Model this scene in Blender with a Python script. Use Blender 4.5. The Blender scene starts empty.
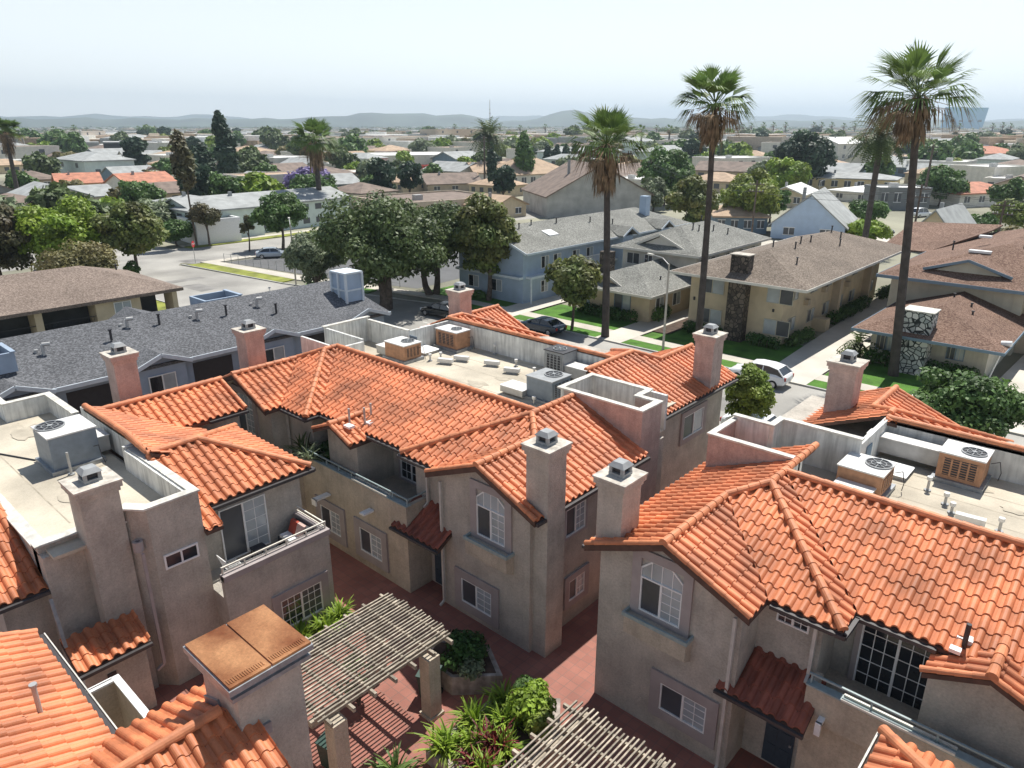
import bpy, math, random
from mathutils import Vector, Matrix
R = math.radians
random.seed(7)
S = bpy.context.scene
C = S.collection

# ------------------------------------------------------------------ camera, sky, sun, exposure
CAMH, PITCH, HEAD, FPX = 18.0, R(19.7), R(-42), 723.0
cam = bpy.data.cameras.new('camera'); cam.lens = FPX/1024*36; cam.sensor_width = 36
cam.clip_end = 60000; cam.clip_start = 0.3
co = bpy.data.objects.new('camera', cam); C.objects.link(co)
co.location = (0, 0, CAMH); co.rotation_euler = (math.pi/2-PITCH, 0, -HEAD)
S.camera = co
SUN_EL, SUN_AZ = R(61.5), R(-12)          # azimuth clockwise from +Y
world = bpy.data.worlds.new('World'); S.world = world; world.use_nodes = True
nt = world.node_tree; bg = nt.nodes['Background']
sky = nt.nodes.new('ShaderNodeTexSky'); sky.sky_type = 'NISHITA'; sky.sun_disc = False
sky.sun_elevation = SUN_EL; sky.sun_rotation = SUN_AZ
sky.altitude = 0; sky.air_density = 1.0; sky.dust_density = 0.6; sky.ozone_density = 2.0
# thin bright veil over the blue, strongest low down
tcw = nt.nodes.new('ShaderNodeTexCoord'); sxw = nt.nodes.new('ShaderNodeSeparateXYZ'); nt.links.new(tcw.outputs['Generated'], sxw.inputs[0])
mrw = nt.nodes.new('ShaderNodeMapRange'); mrw.inputs[1].default_value = -.02; mrw.inputs[2].default_value = .45; mrw.inputs[3].default_value = .9; mrw.inputs[4].default_value = .02
nt.links.new(sxw.outputs['Z'], mrw.inputs[0])
mxw = nt.nodes.new('ShaderNodeMix'); mxw.data_type = 'RGBA'; mxw.inputs[7].default_value = (13.9, 14.4, 14.4, 1)
nt.links.new(mrw.outputs[0], mxw.inputs[0]); nt.links.new(sky.outputs[0], mxw.inputs[6])
nt.links.new(mxw.outputs[2], bg.inputs[0]); bg.inputs[1].default_value = 0.075
sl = bpy.data.lights.new('sun', 'SUN'); sl.energy = 5.0; sl.angle = R(0.5); sl.color = (1, .965, .90)
so = bpy.data.objects.new('sun', sl); C.objects.link(so)
so.rotation_euler = (math.pi/2-SUN_EL, 0, math.pi-SUN_AZ)
so.location = (0, 0, 60)
S.view_settings.view_transform = 'Standard'; S.view_settings.look = 'None'
S.view_settings.exposure = 0.4; S.view_settings.gamma = 1
S.render.engine = 'CYCLES'
S.cycles.max_bounces = 6; S.cycles.volume_bounces = 0; S.cycles.transparent_max_bounces = 8

# ------------------------------------------------------------------ materials
def mat(name, col, rough=.8, var=.15, scale=3.0, col2=None, bump=0, bscale=None, metal=0, detail=4, attr=0, spec=.5, streak=0, grain=0):
    m = bpy.data.materials.new(name); m.use_nodes = True
    t = m.node_tree; b = t.nodes['Principled BSDF']; L = t.links.new
    b.inputs['Roughness'].default_value = rough; b.inputs['Metallic'].default_value = metal
    b.inputs['Specular IOR Level'].default_value = spec
    tc = t.nodes.new('ShaderNodeTexCoord')
    n = t.nodes.new('ShaderNodeTexNoise'); n.inputs['Scale'].default_value = scale; n.inputs['Detail'].default_value = detail
    L(tc.outputs['Object'], n.inputs['Vector'])
    r = t.nodes.new('ShaderNodeMapRange'); r.inputs[1].default_value = .3; r.inputs[2].default_value = .7
    L(n.outputs['Fac'], r.inputs[0])
    mx = t.nodes.new('ShaderNodeMix'); mx.data_type = 'RGBA'
    c2 = col2 or tuple(max(0, c*(1-var*1.6)) for c in col); c1 = col if col2 else tuple(min(1, c*(1+var)) for c in col)
    mx.inputs[6].default_value = (*c1, 1); mx.inputs[7].default_value = (*c2, 1)
    L(r.outputs[0], mx.inputs[0]); out = mx.outputs[2]
    if streak:
        mp = t.nodes.new('ShaderNodeMapping'); mp.inputs['Scale'].default_value = (3.5, 3.5, .35)
        L(tc.outputs['Object'], mp.inputs[0])
        n3 = t.nodes.new('ShaderNodeTexNoise'); n3.inputs['Scale'].default_value = 1.6; n3.inputs['Detail'].default_value = 5
        L(mp.outputs[0], n3.inputs['Vector'])
        r3 = t.nodes.new('ShaderNodeMapRange'); r3.inputs[1].default_value = .42; r3.inputs[2].default_value = .75
        r3.inputs[3].default_value = 1; r3.inputs[4].default_value = 1-streak
        L(n3.outputs['Fac'], r3.inputs[0])
        h = t.nodes.new('ShaderNodeVectorMath'); h.operation = 'SCALE'
        L(out, h.inputs[0]); L(r3.outputs[0], h.inputs['Scale']); out = h.outputs[0]
    if grain:
        n4 = t.nodes.new('ShaderNodeTexNoise'); n4.inputs['Scale'].default_value = 14; n4.inputs['Detail'].default_value = 6; n4.inputs['Roughness'].default_value = .8
        L(tc.outputs['Object'], n4.inputs['Vector'])
        r4 = t.nodes.new('ShaderNodeMapRange'); r4.inputs[1].default_value = .3; r4.inputs[2].default_value = .7; r4.inputs[3].default_value = 1-grain; r4.inputs[4].default_value = 1+grain
        L(n4.outputs['Fac'], r4.inputs[0]); h = t.nodes.new('ShaderNodeVectorMath'); h.operation = 'SCALE'
        L(out, h.inputs[0]); L(r4.outputs[0], h.inputs['Scale']); out = h.outputs[0]
    if attr:
        a = t.nodes.new('ShaderNodeAttribute'); a.attribute_name = 'tint'
        r2 = t.nodes.new('ShaderNodeMapRange'); r2.inputs[3].default_value = 1-attr; r2.inputs[4].default_value = 1+attr
        L(a.outputs['Fac'], r2.inputs[0])
        h = t.nodes.new('ShaderNodeVectorMath'); h.operation = 'SCALE'
        L(out, h.inputs[0]); L(r2.outputs[0], h.inputs['Scale']); out = h.outputs[0]
    L(out, b.inputs['Base Color'])
    if bump:
        n2 = t.nodes.new('ShaderNodeTexNoise'); n2.inputs['Scale'].default_value = bscale or scale*6; n2.inputs['Detail'].default_value = 3
        L(tc.outputs['Object'], n2.inputs['Vector'])
        bp = t.nodes.new('ShaderNodeBump'); bp.inputs['Strength'].default_value = bump; bp.inputs['Distance'].default_value = .05
        L(n2.outputs['Fac'], bp.inputs['Height']); L(bp.outputs[0], b.inputs['Normal'])
    return m

def shingle(name, c1, c2, c3=None):
    """asphalt shingles: small random tabs of three shades over a fine grain"""
    m = bpy.data.materials.new(name); m.use_nodes = True
    t = m.node_tree; b = t.nodes['Principled BSDF']; L = t.links.new
    b.inputs['Roughness'].default_value = .92; b.inputs['Specular IOR Level'].default_value = .2
    tc = t.nodes.new('ShaderNodeTexCoord')
    mp = t.nodes.new('ShaderNodeMapping'); mp.inputs['Scale'].default_value = (3.2, 3.2, 12)
    L(tc.outputs['Object'], mp.inputs[0])
    v = t.nodes.new('ShaderNodeTexVoronoi'); v.inputs['Scale'].default_value = 3.6
    L(mp.outputs[0], v.inputs['Vector'])
    cr = t.nodes.new('ShaderNodeValToRGB'); cr.color_ramp.interpolation = 'LINEAR'
    cr.color_ramp.elements[0].position = .2; cr.color_ramp.elements[0].color = (*c1, 1)
    cr.color_ramp.elements[1].position = .85; cr.color_ramp.elements[1].color = (*c2, 1)
    if c3:
        e = cr.color_ramp.elements.new(.55); e.color = (*c3, 1)
    sx = t.nodes.new('ShaderNodeSeparateColor'); L(v.outputs['Color'], sx.inputs[0]); L(sx.outputs[0], cr.inputs[0])
    n = t.nodes.new('ShaderNodeTexNoise'); n.inputs['Scale'].default_value = .35; n.inputs['Detail'].default_value = 5
    L(tc.outputs['Object'], n.inputs['Vector'])
    r = t.nodes.new('ShaderNodeMapRange'); r.inputs[1].default_value = .3; r.inputs[2].default_value = .7; r.inputs[3].default_value = .85; r.inputs[4].default_value = 1.15
    L(n.outputs['Fac'], r.inputs[0])
    h = t.nodes.new('ShaderNodeVectorMath'); h.operation = 'SCALE'
    L(cr.outputs[0], h.inputs[0]); L(r.outputs[0], h.inputs['Scale']); L(h.outputs[0], b.inputs['Base Color'])
    return m

def brickmat(name, c1, c2, mortar, scale, bw=.5, bh=.5, offset=0, msize=.02, rough=.8, rot=None):
    m = bpy.data.materials.new(name); m.use_nodes = True
    t = m.node_tree; b = t.nodes['Principled BSDF']; L = t.links.new
    b.inputs['Roughness'].default_value = rough
    tc = t.nodes.new('ShaderNodeTexCoord'); mp = t.nodes.new('ShaderNodeMapping')
    if rot: mp.inputs['Rotation'].default_value = rot
    L(tc.outputs['Object'], mp.inputs[0])
    k = t.nodes.new('ShaderNodeTexBrick'); k.offset = offset
    k.inputs['Scale'].default_value = scale; k.inputs['Brick Width'].default_value = bw; k.inputs['Row Height'].default_value = bh
    k.inputs['Mortar Size'].default_value = msize
    k.inputs['Color1'].default_value = (*c1, 1); k.inputs['Color2'].default_value = (*c2, 1); k.inputs['Mortar'].default_value = (*mortar, 1)
    L(mp.outputs[0], k.inputs['Vector'])
    n = t.nodes.new('ShaderNodeTexNoise'); n.inputs['Scale'].default_value = .8; n.inputs['Detail'].default_value = 5
    L(tc.outputs['Object'], n.inputs['Vector'])
    r = t.nodes.new('ShaderNodeMapRange'); r.inputs[1].default_value = .3; r.inputs[2].default_value = .7; r.inputs[3].default_value = .8; r.inputs[4].default_value = 1.12
    L(n.outputs['Fac'], r.inputs[0])
    h = t.nodes.new('ShaderNodeVectorMath'); h.operation = 'SCALE'
    L(k.outputs['Color'], h.inputs[0]); L(r.outputs[0], h.inputs['Scale']); L(h.outputs[0], b.inputs['Base Color'])
    return m

def stonemat(name, c1, c2, grout, scale):
    m = bpy.data.materials.new(name); m.use_nodes = True
    t = m.node_tree; b = t.nodes['Principled BSDF']; L = t.links.new
    b.inputs['Roughness'].default_value = .85
    tc = t.nodes.new('ShaderNodeTexCoord')
    v = t.nodes.new('ShaderNodeTexVoronoi'); v.inputs['Scale'].default_value = scale; L(tc.outputs['Object'], v.inputs['Vector'])
    v2 = t.nodes.new('ShaderNodeTexVoronoi'); v2.feature = 'DISTANCE_TO_EDGE'; v2.inputs['Scale'].default_value = scale; L(tc.outputs['Object'], v2.inputs['Vector'])
    sc = t.nodes.new('ShaderNodeSeparateColor'); L(v.outputs['Color'], sc.inputs[0])
    mx = t.nodes.new('ShaderNodeMix'); mx.data_type = 'RGBA'; mx.inputs[6].default_value = (*c1, 1); mx.inputs[7].default_value = (*c2, 1)
    L(sc.outputs[0], mx.inputs[0])
    r = t.nodes.new('ShaderNodeMapRange'); r.inputs[1].default_value = .05; r.inputs[2].default_value = .1; L(v2.outputs['Distance'], r.inputs[0])
    m2 = t.nodes.new('ShaderNodeMix'); m2.data_type = 'RGBA'; m2.inputs[6].default_value = (*grout, 1)
    L(r.outputs[0], m2.inputs[0]); L(mx.outputs[2], m2.inputs[7]); L(m2.outputs[2], b.inputs['Base Color'])
    return m

M = {}
M['stucco'] = mat('stucco', (.46,.42,.36), .92, .12, 1.3, bump=.5, bscale=22, streak=.10, grain=.22)
M['stucco_warm'] = mat('stucco_warm', (.50,.43,.335), .92, .12, 1.3, bump=.5, bscale=22, streak=.12, grain=.22)
M['stucco_rose'] = mat('stucco_rose', (.48,.38,.335), .92, .12, 1.5, bump=.5, bscale=22, streak=.15, grain=.22)
M['trim_stucco'] = mat('trim_stucco', (.36,.315,.30), .9, .08, 2)
M['cap'] = mat('cap_concrete', (.56,.51,.44), .9, .22, 3, streak=.3)
M['parapet'] = mat('parapet_white', (.74,.74,.70), .85, .1, 2, streak=.42)
M['coping'] = mat('coping_white', (.60,.58,.52), .8, .18, 3, grain=.1)
M['deckroof'] = mat('deck_roofing', (.53,.47,.37), .95, .2, .45, bump=.15, detail=9, grain=.12)
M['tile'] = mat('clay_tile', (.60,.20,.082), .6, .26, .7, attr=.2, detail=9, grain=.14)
M['tile_dirty_shaded'] = mat('clay_tile_dirty_shaded', (.30,.09,.055), .75, .3, 1.2, attr=.2, detail=6)  # dirty tile with the entry canopies' shade put into its colour
M['tilecap'] = mat('clay_cap', (.59,.215,.095), .62, .2, 2, attr=.16, grain=.12)
M['underroof'] = mat('roof_board', (.10,.055,.04), .8, .2, 3)
M['fascia'] = mat('fascia_brown', (.13,.06,.04), .7, .15, 3)
M['gutter'] = mat('gutter_dark', (.06,.055,.055), .5, .1, 4)
M['gutterlight'] = mat('gutter_light', (.55,.52,.47), .5, .1, 4)
M['white'] = mat('white_paint', (.8,.8,.78), .5, .05, 5)
M['rail'] = mat('rail_paint', (.30,.37,.37), .45, .1, 6)
M['railw'] = mat('rail_cream', (.72,.68,.58), .5, .1, 6)
M['door'] = mat('door_blue', (.05,.075,.10), .5, .1, 5)
M['flash'] = mat('flashing_grey', (.32,.34,.36), .45, .15, 5, metal=.4)
M['metal'] = mat('sheet_metal', (.42,.42,.41), .5, .1, 3, metal=.3)
M['acwhite'] = mat('ac_white', (.66,.65,.62), .5, .08, 3)
M['acblue'] = mat('ac_bluegrey', (.19,.23,.27), .5, .1, 3)
M['actan'] = mat('ac_rust_tan', (.45,.24,.135), .7, .15, 4)
M['acdark'] = mat('ac_dark', (.03,.03,.035), .6, .1, 5)
M['acgrey'] = mat('ac_grey', (.30,.31,.31), .55, .1, 4)
M['copper'] = mat('copper_sheet', (.72,.36,.16), .34, .3, .9, col2=(.22,.065,.02), metal=.5, detail=10, grain=.25)
M['wood'] = mat('pergola_wood', (.36,.31,.24), .85, .3, 4, attr=.28, grain=.2)
M['planter'] = mat('planter_stone', (.36,.31,.27), .9, .3, 3, streak=.3)
M['grey_sid'] = mat('siding_greyblue', (.30,.37,.46), .8, .08, 1.2)
M['bluetrim'] = mat('trim_bluewhite', (.60,.66,.70), .6, .05, 3)
M['blue_sid'] = mat('siding_blue', (.36,.45,.56), .8, .07, 1)
M['pale_blue'] = mat('wall_pale_blue', (.46,.58,.74), .8, .05, 1)
M['slate_blue'] = mat('wall_slate_blue', (.17,.24,.30), .8, .07, 1)
M['cream'] = mat('wall_cream', (.58,.48,.33), .85, .08, 1)
M['board'] = mat('board_siding', (.52,.49,.40), .85, .08, 1)
M['yellow'] = mat('wall_yellow', (.66,.53,.30), .85, .06, 1)
M['offwhite'] = mat('wall_offwhite', (.66,.63,.56), .85, .08, 1)
M['grey_wall'] = mat('wall_grey', (.20,.21,.21), .85, .08, 1)
M['mint'] = mat('wall_mint', (.56,.64,.60), .85, .06, 1)
M['tan'] = mat('wall_tan', (.48,.40,.30), .85, .1, 1)
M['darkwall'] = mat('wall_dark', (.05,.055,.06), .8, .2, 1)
M['sh_grey'] = shingle('shingle_charcoal', (.075,.077,.082), (.165,.168,.178), (.115,.118,.125))
M['sh_brown'] = shingle('shingle_brown', (.15,.115,.095), (.29,.23,.19), (.21,.165,.135))
M['sh_lgrey'] = shingle('shingle_light', (.13,.13,.115), (.30,.298,.27), (.20,.198,.18))
M['sh_taupe'] = shingle('shingle_taupe', (.11,.088,.07), (.26,.215,.175), (.175,.142,.115))
M['sh_red'] = shingle('shingle_rust', (.11,.062,.045), (.27,.18,.135), (.18,.115,.085))
M['far_orange'] = mat('far_tile_orange', (.46,.19,.115), .8, .2, .8)
M['far_tan'] = mat('far_roof_tan', (.42,.30,.20), .85, .15, .6)
M['far_brown'] = mat('far_roof_brown', (.20,.15,.12), .85, .2, .6)
M['far_grey'] = mat('far_roof_grey', (.33,.34,.33), .85, .15, .6)
M['far_white'] = mat('far_roof_white', (.75,.74,.70), .7, .08, .6)
M['far_red'] = mat('far_roof_red', (.42,.07,.05), .8, .15, .6)
M['brick'] = mat('white_brick', (.44,.43,.40), .9, .14, .5, detail=8, grain=.2)
M['stone_dark'] = stonemat('stone_dark', (.05,.04,.035), (.20,.16,.12), (.03,.025,.02), 2.6)
M['stone_white'] = stonemat('stone_white', (.72,.72,.67), (.30,.33,.32), (.02,.025,.025), 2.5)
M['paver'] = brickmat('terracotta_paver', (.36,.145,.105), (.29,.115,.085), (.22,.12,.095), 1, .36, .36, 0, .012)
M['asphalt'] = mat('asphalt', (.33,.315,.285), .9, .2, .16, bump=.1, detail=10, grain=.1)
M['asphaltd'] = mat('asphalt_dark', (.12,.12,.12), .9, .1, .3)
M['concrete'] = mat('concrete', (.50,.46,.39), .9, .1, .5, detail=6)
M['concretel'] = mat('drive_concrete', (.56,.52,.45), .9, .1, .4, detail=6)
M['kerb'] = mat('kerb_concrete', (.42,.41,.38), .9, .12, 1)
M['line'] = mat('road_paint', (.7,.7,.66), .8, .15, 2)
M['grass'] = mat('lawn', (.075,.19,.018), .95, .25, .8, bump=.8, bscale=30, detail=8)
M['drygrass'] = mat('verge_grass', (.24,.26,.045), .95, .3, .6, bump=.8, bscale=30, detail=8)
M['ground'] = mat('ground', (.27,.26,.19), .95, .4, .03, detail=12)
M['soil'] = mat('soil', (.08,.05,.035), .95, .3, 3)
M['glass'] = mat('window_glass', (.02,.026,.035), .08, .2, .8, spec=.8)
M['glassb'] = mat('window_blind', (.38,.42,.44), .25, .12, 1.2, spec=.8)
M['screen'] = mat('window_screen', (.07,.078,.09), .35, .15, 1.5, spec=.6)
M['trunk'] = mat('bark', (.13,.10,.08), .95, .3, 3, bump=.6)
M['palmtrunk'] = mat('palm_bark', (.075,.062,.055), .95, .25, 2, bump=.8, bscale=12)
M['skirt'] = mat('dead_frond', (.24,.165,.10), .95, .35, 1.5, attr=.4)
def leaf(name, col, col2=None, attr=.45):
    m = mat(name, col, .55, .3, .35, col2=col2, attr=attr, spec=.35)
    t = m.node_tree; b = t.nodes['Principled BSDF']; out = t.nodes['Material Output']
    tr = t.nodes.new('ShaderNodeBsdfTranslucent'); ms = t.nodes.new('ShaderNodeMixShader'); ms.inputs[0].default_value = .28
    src = b.inputs['Base Color'].links[0].from_socket
    t.links.new(src, tr.inputs['Color']); t.links.new(b.outputs[0], ms.inputs[1]); t.links.new(tr.outputs[0], ms.inputs[2]); t.links.new(ms.outputs[0], out.inputs[0])
    return m
M['l_dark'] = leaf('leaf_dark', (.085,.125,.045), (.125,.165,.06))
M['l_grey'] = leaf('leaf_grey', (0.17,0.21,0.115), (0.22,0.26,0.15))
M['l_mag'] = leaf('leaf_magnolia', (0.11,0.17,0.04), (0.19,0.18,0.06), .6)
M['l_mid'] = leaf('leaf_mid', (.085,.16,.045), (.12,.20,.05))
M['l_bright'] = leaf('leaf_bright', (.17,.29,.03), (.29,.36,.045))
M['l_yel'] = leaf('leaf_yellow', (.16,.24,.04), (.26,.28,.055))
M['l_olive'] = leaf('leaf_olive', (0.17,0.165,0.06), (0.22,0.18,0.08))
M['l_con'] = leaf('leaf_conifer', (0.03,0.06,0.035), (0.05,0.085,0.045))
M['l_purple'] = leaf('leaf_jacaranda', (.26,.20,.42), (.20,.17,.30))
M['l_red'] = leaf('leaf_red', (.22,.03,.035), (.12,.03,.03))
M['l_plum'] = leaf('leaf_plum', (.11,.12,.05), (.13,.10,.055))
M['l_palm'] = leaf('leaf_palm', (.095,.165,.04), (.14,.20,.05), .35)
M['l_palm2'] = leaf('leaf_date_palm', (0.08,0.12,0.04), (0.12,0.155,0.05), .35)
M['l_hedge'] = leaf('leaf_hedge', (0.04,0.1,0.025), (0.07,0.14,0.03))

# ------------------------------------------------------------------ mesh builder
class MB:
    def __init__(s): s.v = []; s.f = []; s.t = []; s.smooth = False
    def add(s, vs, fs, tint=.5):
        n = len(s.v); s.v.extend(vs)
        for f in fs: s.f.append(tuple(n+i for i in f)); s.t.append(tint)
    def box(s, x0, x1, y0, y1, z0, z1, tint=.5):
        s.add([(x0,y0,z0),(x1,y0,z0),(x1,y1,z0),(x0,y1,z0),(x0,y0,z1),(x1,y0,z1),(x1,y1,z1),(x0,y1,z1)],
              [(0,3,2,1),(4,5,6,7),(0,1,5,4),(1,2,6,5),(2,3,7,6),(3,0,4,7)], tint)
    def obox(s, c, d, w, h, L, tint=.5):
        """box centred on c, long axis along unit vector d, section w (sideways) by h (up)"""
        d = Vector(d).normalized(); c = Vector(c)
        sd = d.cross(Vector((0,0,1)));
        if sd.length < .01: sd = Vector((1,0,0))
        sd.normalize(); u = sd.cross(d)
        vs = [tuple(c+d*(L/2*a)+sd*(w/2*b)+u*(h/2*e)) for e in (-1,1) for a,b in ((-1,-1),(1,-1),(1,1),(-1,1))]
        s.add(vs, [(0,3,2,1),(4,5,6,7),(0,1,5,4),(1,2,6,5),(2,3,7,6),(3,0,4,7)], tint)
    def beam(s, p, q, w, h=None, tint=.5):
        p = Vector(p); q = Vector(q); s.obox((p+q)/2, q-p, w, h or w, (q-p).length, tint)
    def prism(s, poly, z0, z1):
        """poly: list of (x,y) ccw; z0,z1 numbers or per-vertex lists"""
        n = len(poly)
        a = z0 if isinstance(z0, (list,tuple)) else [z0]*n
        b = z1 if isinstance(z1, (list,tuple)) else [z1]*n
        vs = [(p[0],p[1],a[i]) for i,p in enumerate(poly)]+[(p[0],p[1],b[i]) for i,p in enumerate(poly)]
        fs = [tuple(reversed(range(n))), tuple(range(n,2*n))]+[(i,(i+1)%n,n+(i+1)%n,n+i) for i in range(n)]
        s.add(vs, fs)
    def ext(s, pts, vec):
        """3D polygon swept along vec"""
        n = len(pts); vec = Vector(vec)
        vs = [tuple(p) for p in pts]+[tuple(Vector(p)+vec) for p in pts]
        s.add(vs, [tuple(range(n)), tuple(reversed(range(n,2*n)))]+[(i,n+i,n+(i+1)%n,(i+1)%n) for i in range(n)])
    def quad(s, *p, tint=.5): s.add([tuple(q) for q in p], [tuple(range(len(p)))], tint)
    def tube(s, p, q, r0, r1=None, n=8, cap=True, tint=.5):
        p = Vector(p); q = Vector(q); r1 = r0 if r1 is None else r1
        d = (q-p).normalized(); a = d.cross(Vector((0,0,1)))
        if a.length < .01: a = Vector((1,0,0))
        a.normalize(); b = d.cross(a)
        vs = []
        for c, r in ((p,r0),(q,r1)):
            for i in range(n):
                t = 2*math.pi*i/n; vs.append(tuple(c+a*(r*math.cos(t))+b*(r*math.sin(t))))
        fs = [(i,(i+1)%n,n+(i+1)%n,n+i) for i in range(n)]
        if cap: fs += [tuple(reversed(range(n))), tuple(range(n,2*n))]
        s.add(vs, fs, tint)
    def path(s, pts, rs, n=8):
        for i in range(len(pts)-1): s.tube(pts[i], pts[i+1], rs[i], rs[i+1], n, cap=(i in (0,len(pts)-2)))
    def ring(s, c, r0, r1, z0, z1, n=20):
        vs = []
        for r, z in ((r0,z0),(r1,z0),(r1,z1),(r0,z1)):
            for i in range(n):
                t = 2*math.pi*i/n; vs.append((c[0]+r*math.cos(t), c[1]+r*math.sin(t), z))
        fs = []
        for k in range(4):
            for i in range(n): fs.append((k*n+i, k*n+(i+1)%n, ((k+1)%4)*n+(i+1)%n, ((k+1)%4)*n+i))
        s.add(vs, fs)
    def build(s, name, m, parent=None, loc=None):
        me = bpy.data.meshes.new(name)
        off = Vector(loc) if loc is not None else (Vector(parent['org']) if parent is not None and 'org' in parent else Vector((0,0,0)))
        me.from_pydata([(v[0]-off.x, v[1]-off.y, v[2]-off.z) for v in s.v], [], s.f)
        if s.t and any(t != .5 for t in s.t):
            a = me.attributes.new('tint', 'FLOAT', 'FACE'); a.data.foreach_set('value', s.t)
        else:
            a = me.attributes.new('tint', 'FLOAT', 'FACE'); a.data.foreach_set('value', [.5]*len(s.f))
        if s.smooth:
            me.polygons.foreach_set('use_smooth', [True]*len(me.polygons))
        me.update()
        o = bpy.data.objects.new(name, me); C.objects.link(o)
        me.materials.append(M[m] if isinstance(m, str) else m)
        if parent is not None:
            o.parent = parent
            o['org'] = list(off)
        elif loc is not None: o.location = off; o['org'] = list(off)
        return o

def tag(o, label=None, cat=None, group=None, kind=None):
    if label: o['label'] = label
    if cat: o['category'] = cat
    if group: o['group'] = group
    if kind: o['kind'] = kind
    return o
def thing(name, label, cat, loc=(0,0,0), rz=0, group=None, world=True):
    """world=True: parts are written in world coordinates; False: in the thing's own"""
    o = bpy.data.objects.new(name, None); C.objects.link(o); o.location = loc; o.rotation_euler = (0,0,rz)
    o['org'] = list(loc) if world else [0,0,0]
    return tag(o, label, cat, group)
def dup(o, parent=None):
    c = o.copy(); C.objects.link(c); c.parent = parent
    for ch in list(o.children): dup(ch, c)
    return c
def structure(name, mb, m): return tag(mb.build(name, m), kind='structure')

# ------------------------------------------------------------------ tiles
def clip(poly, clipper):
    """Sutherland-Hodgman of a list of (x,y,z) against a ccw convex clipper in plan"""
    out = poly
    n = len(clipper)
    for i in range(n):
        ax, ay = clipper[i]; bx, by = clipper[(i+1)%n]
        ex, ey = bx-ax, by-ay
        src = out; out = []
        if not src: return out
        for j in range(len(src)):
            p = src[j-1]; q = src[j]
            dp = ex*(p[1]-ay)-ey*(p[0]-ax); dq = ex*(q[1]-ay)-ey*(q[0]-ax)
            if dq >= 0:
                if dp < 0:
                    t = dp/(dp-dq); out.append(tuple(p[k]+(q[k]-p[k])*t for k in range(3)))
                out.append(q)
            elif dp >= 0:
                t = dp/(dp-dq); out.append(tuple(p[k]+(q[k]-p[k])*t for k in range(3)))
    return out
def ccw(p):
    a = sum(p[i-1][0]*p[i][1]-p[i][0]*p[i-1][1] for i in range(len(p)))
    return p if a > 0 else list(reversed(p))
def inside(x, y, c):
    for i in range(len(c)):
        ax, ay = c[i]; bx, by = c[(i+1)%len(c)]
        if (bx-ax)*(y-ay)-(by-ay)*(x-ax) < 0: return False
    return True
PER, EXPO = .345, .42
PROF = [(0,0),(.05,.42),(.12,.74),(.21,.95),(.31,1.0),(.41,.95),(.50,.74),(.57,.42),(.62,0),(.81,-.24)]
def tiles(mb, polys, z0, axis, sgn, e0, slope=.42, lift=0):
    """barrel tiles on z = z0 + slope*dist, dist measured upslope from the eave line.
    axis 'x'/'y': direction of slope; sgn=+1 rises with the coordinate; e0: eave coordinate"""
    H = .10
    for poly in polys:
        poly = ccw(poly)
        def TU(x, y):
            a, b = (x, y) if axis == 'x' else (y, x)
            return (a-e0)*sgn, b
        tu = [TU(*p) for p in poly]
        t0, t1 = min(t for t,u in tu), max(t for t,u in tu); u0, u1 = min(u for t,u in tu), max(u for t,u in tu)
        rng = random.Random(int(u0*100)+int(e0*10))
        for ci in range(int(math.floor(u0/PER))-1, int(math.ceil(u1/PER))+1):
            for ri in range(int(math.floor(t0/EXPO)), int(math.ceil(t1/EXPO))+1):
                ta, tb = ri*EXPO, (ri+1)*EXPO
                if tb < t0-.01 or ta > t1 or (ci+1)*PER < u0 or ci*PER > u1: continue
                jit = rng.uniform(-.003, .003); tint = min(1, max(0, rng.gauss(.5, .18))); ju = rng.uniform(-.002,.002)
                prof = [((ci+f)*PER+ju, h*H) for f, h in PROF]+[((ci+1)*PER+ju, 0)]
                # whole-tile test
                cs = [(t,u) for t in (ta,tb) for u in (prof[0][0], prof[-1][0])]
                xy = [((e0+sgn*t, u) if axis == 'x' else (u, e0+sgn*t)) for t,u in cs]
                ins = [inside(x, y, poly) for x, y in xy]
                full = all(ins)
                def P3(t, u, dz):
                    z = z0+slope*t+dz+lift
                    return (e0+sgn*t, u, z) if axis == 'x' else (u, e0+sgn*t, z)
                for k in range(len(prof)-1):
                    (ua, ha), (ub, hb) = prof[k], prof[k+1]
                    q = [P3(ta,ua,ha+.034+jit), P3(ta,ub,hb+.034+jit), P3(tb,ub,hb*.93+.004), P3(tb,ua,ha*.93+.004)]
                    if not full: q = clip(ccw3(q), poly)
                    if len(q) >= 3: mb.add(q, [tuple(range(len(q)))], tint)
                    # lip at the lower end, tinted darker to paint in the course shadow
                    mx, my = ((e0+sgn*ta, (ua+ub)/2) if axis == 'x' else ((ua+ub)/2, e0+sgn*ta))
                    if full or inside(mx+ (.004*sgn if axis=='x' else 0), my+(.004*sgn if axis=='y' else 0), poly):
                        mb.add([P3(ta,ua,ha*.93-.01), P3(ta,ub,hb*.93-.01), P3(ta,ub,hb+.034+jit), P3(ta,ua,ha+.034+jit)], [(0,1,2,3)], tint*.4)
def ccw3(p):
    a = sum(p[i-1][0]*p[i][1]-p[i][0]*p[i-1][1] for i in range(len(p)))
    return p if a > 0 else list(reversed(p))
class Runs(list):
    def fresh(s): m = MB(); s.append(m); return m
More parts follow.
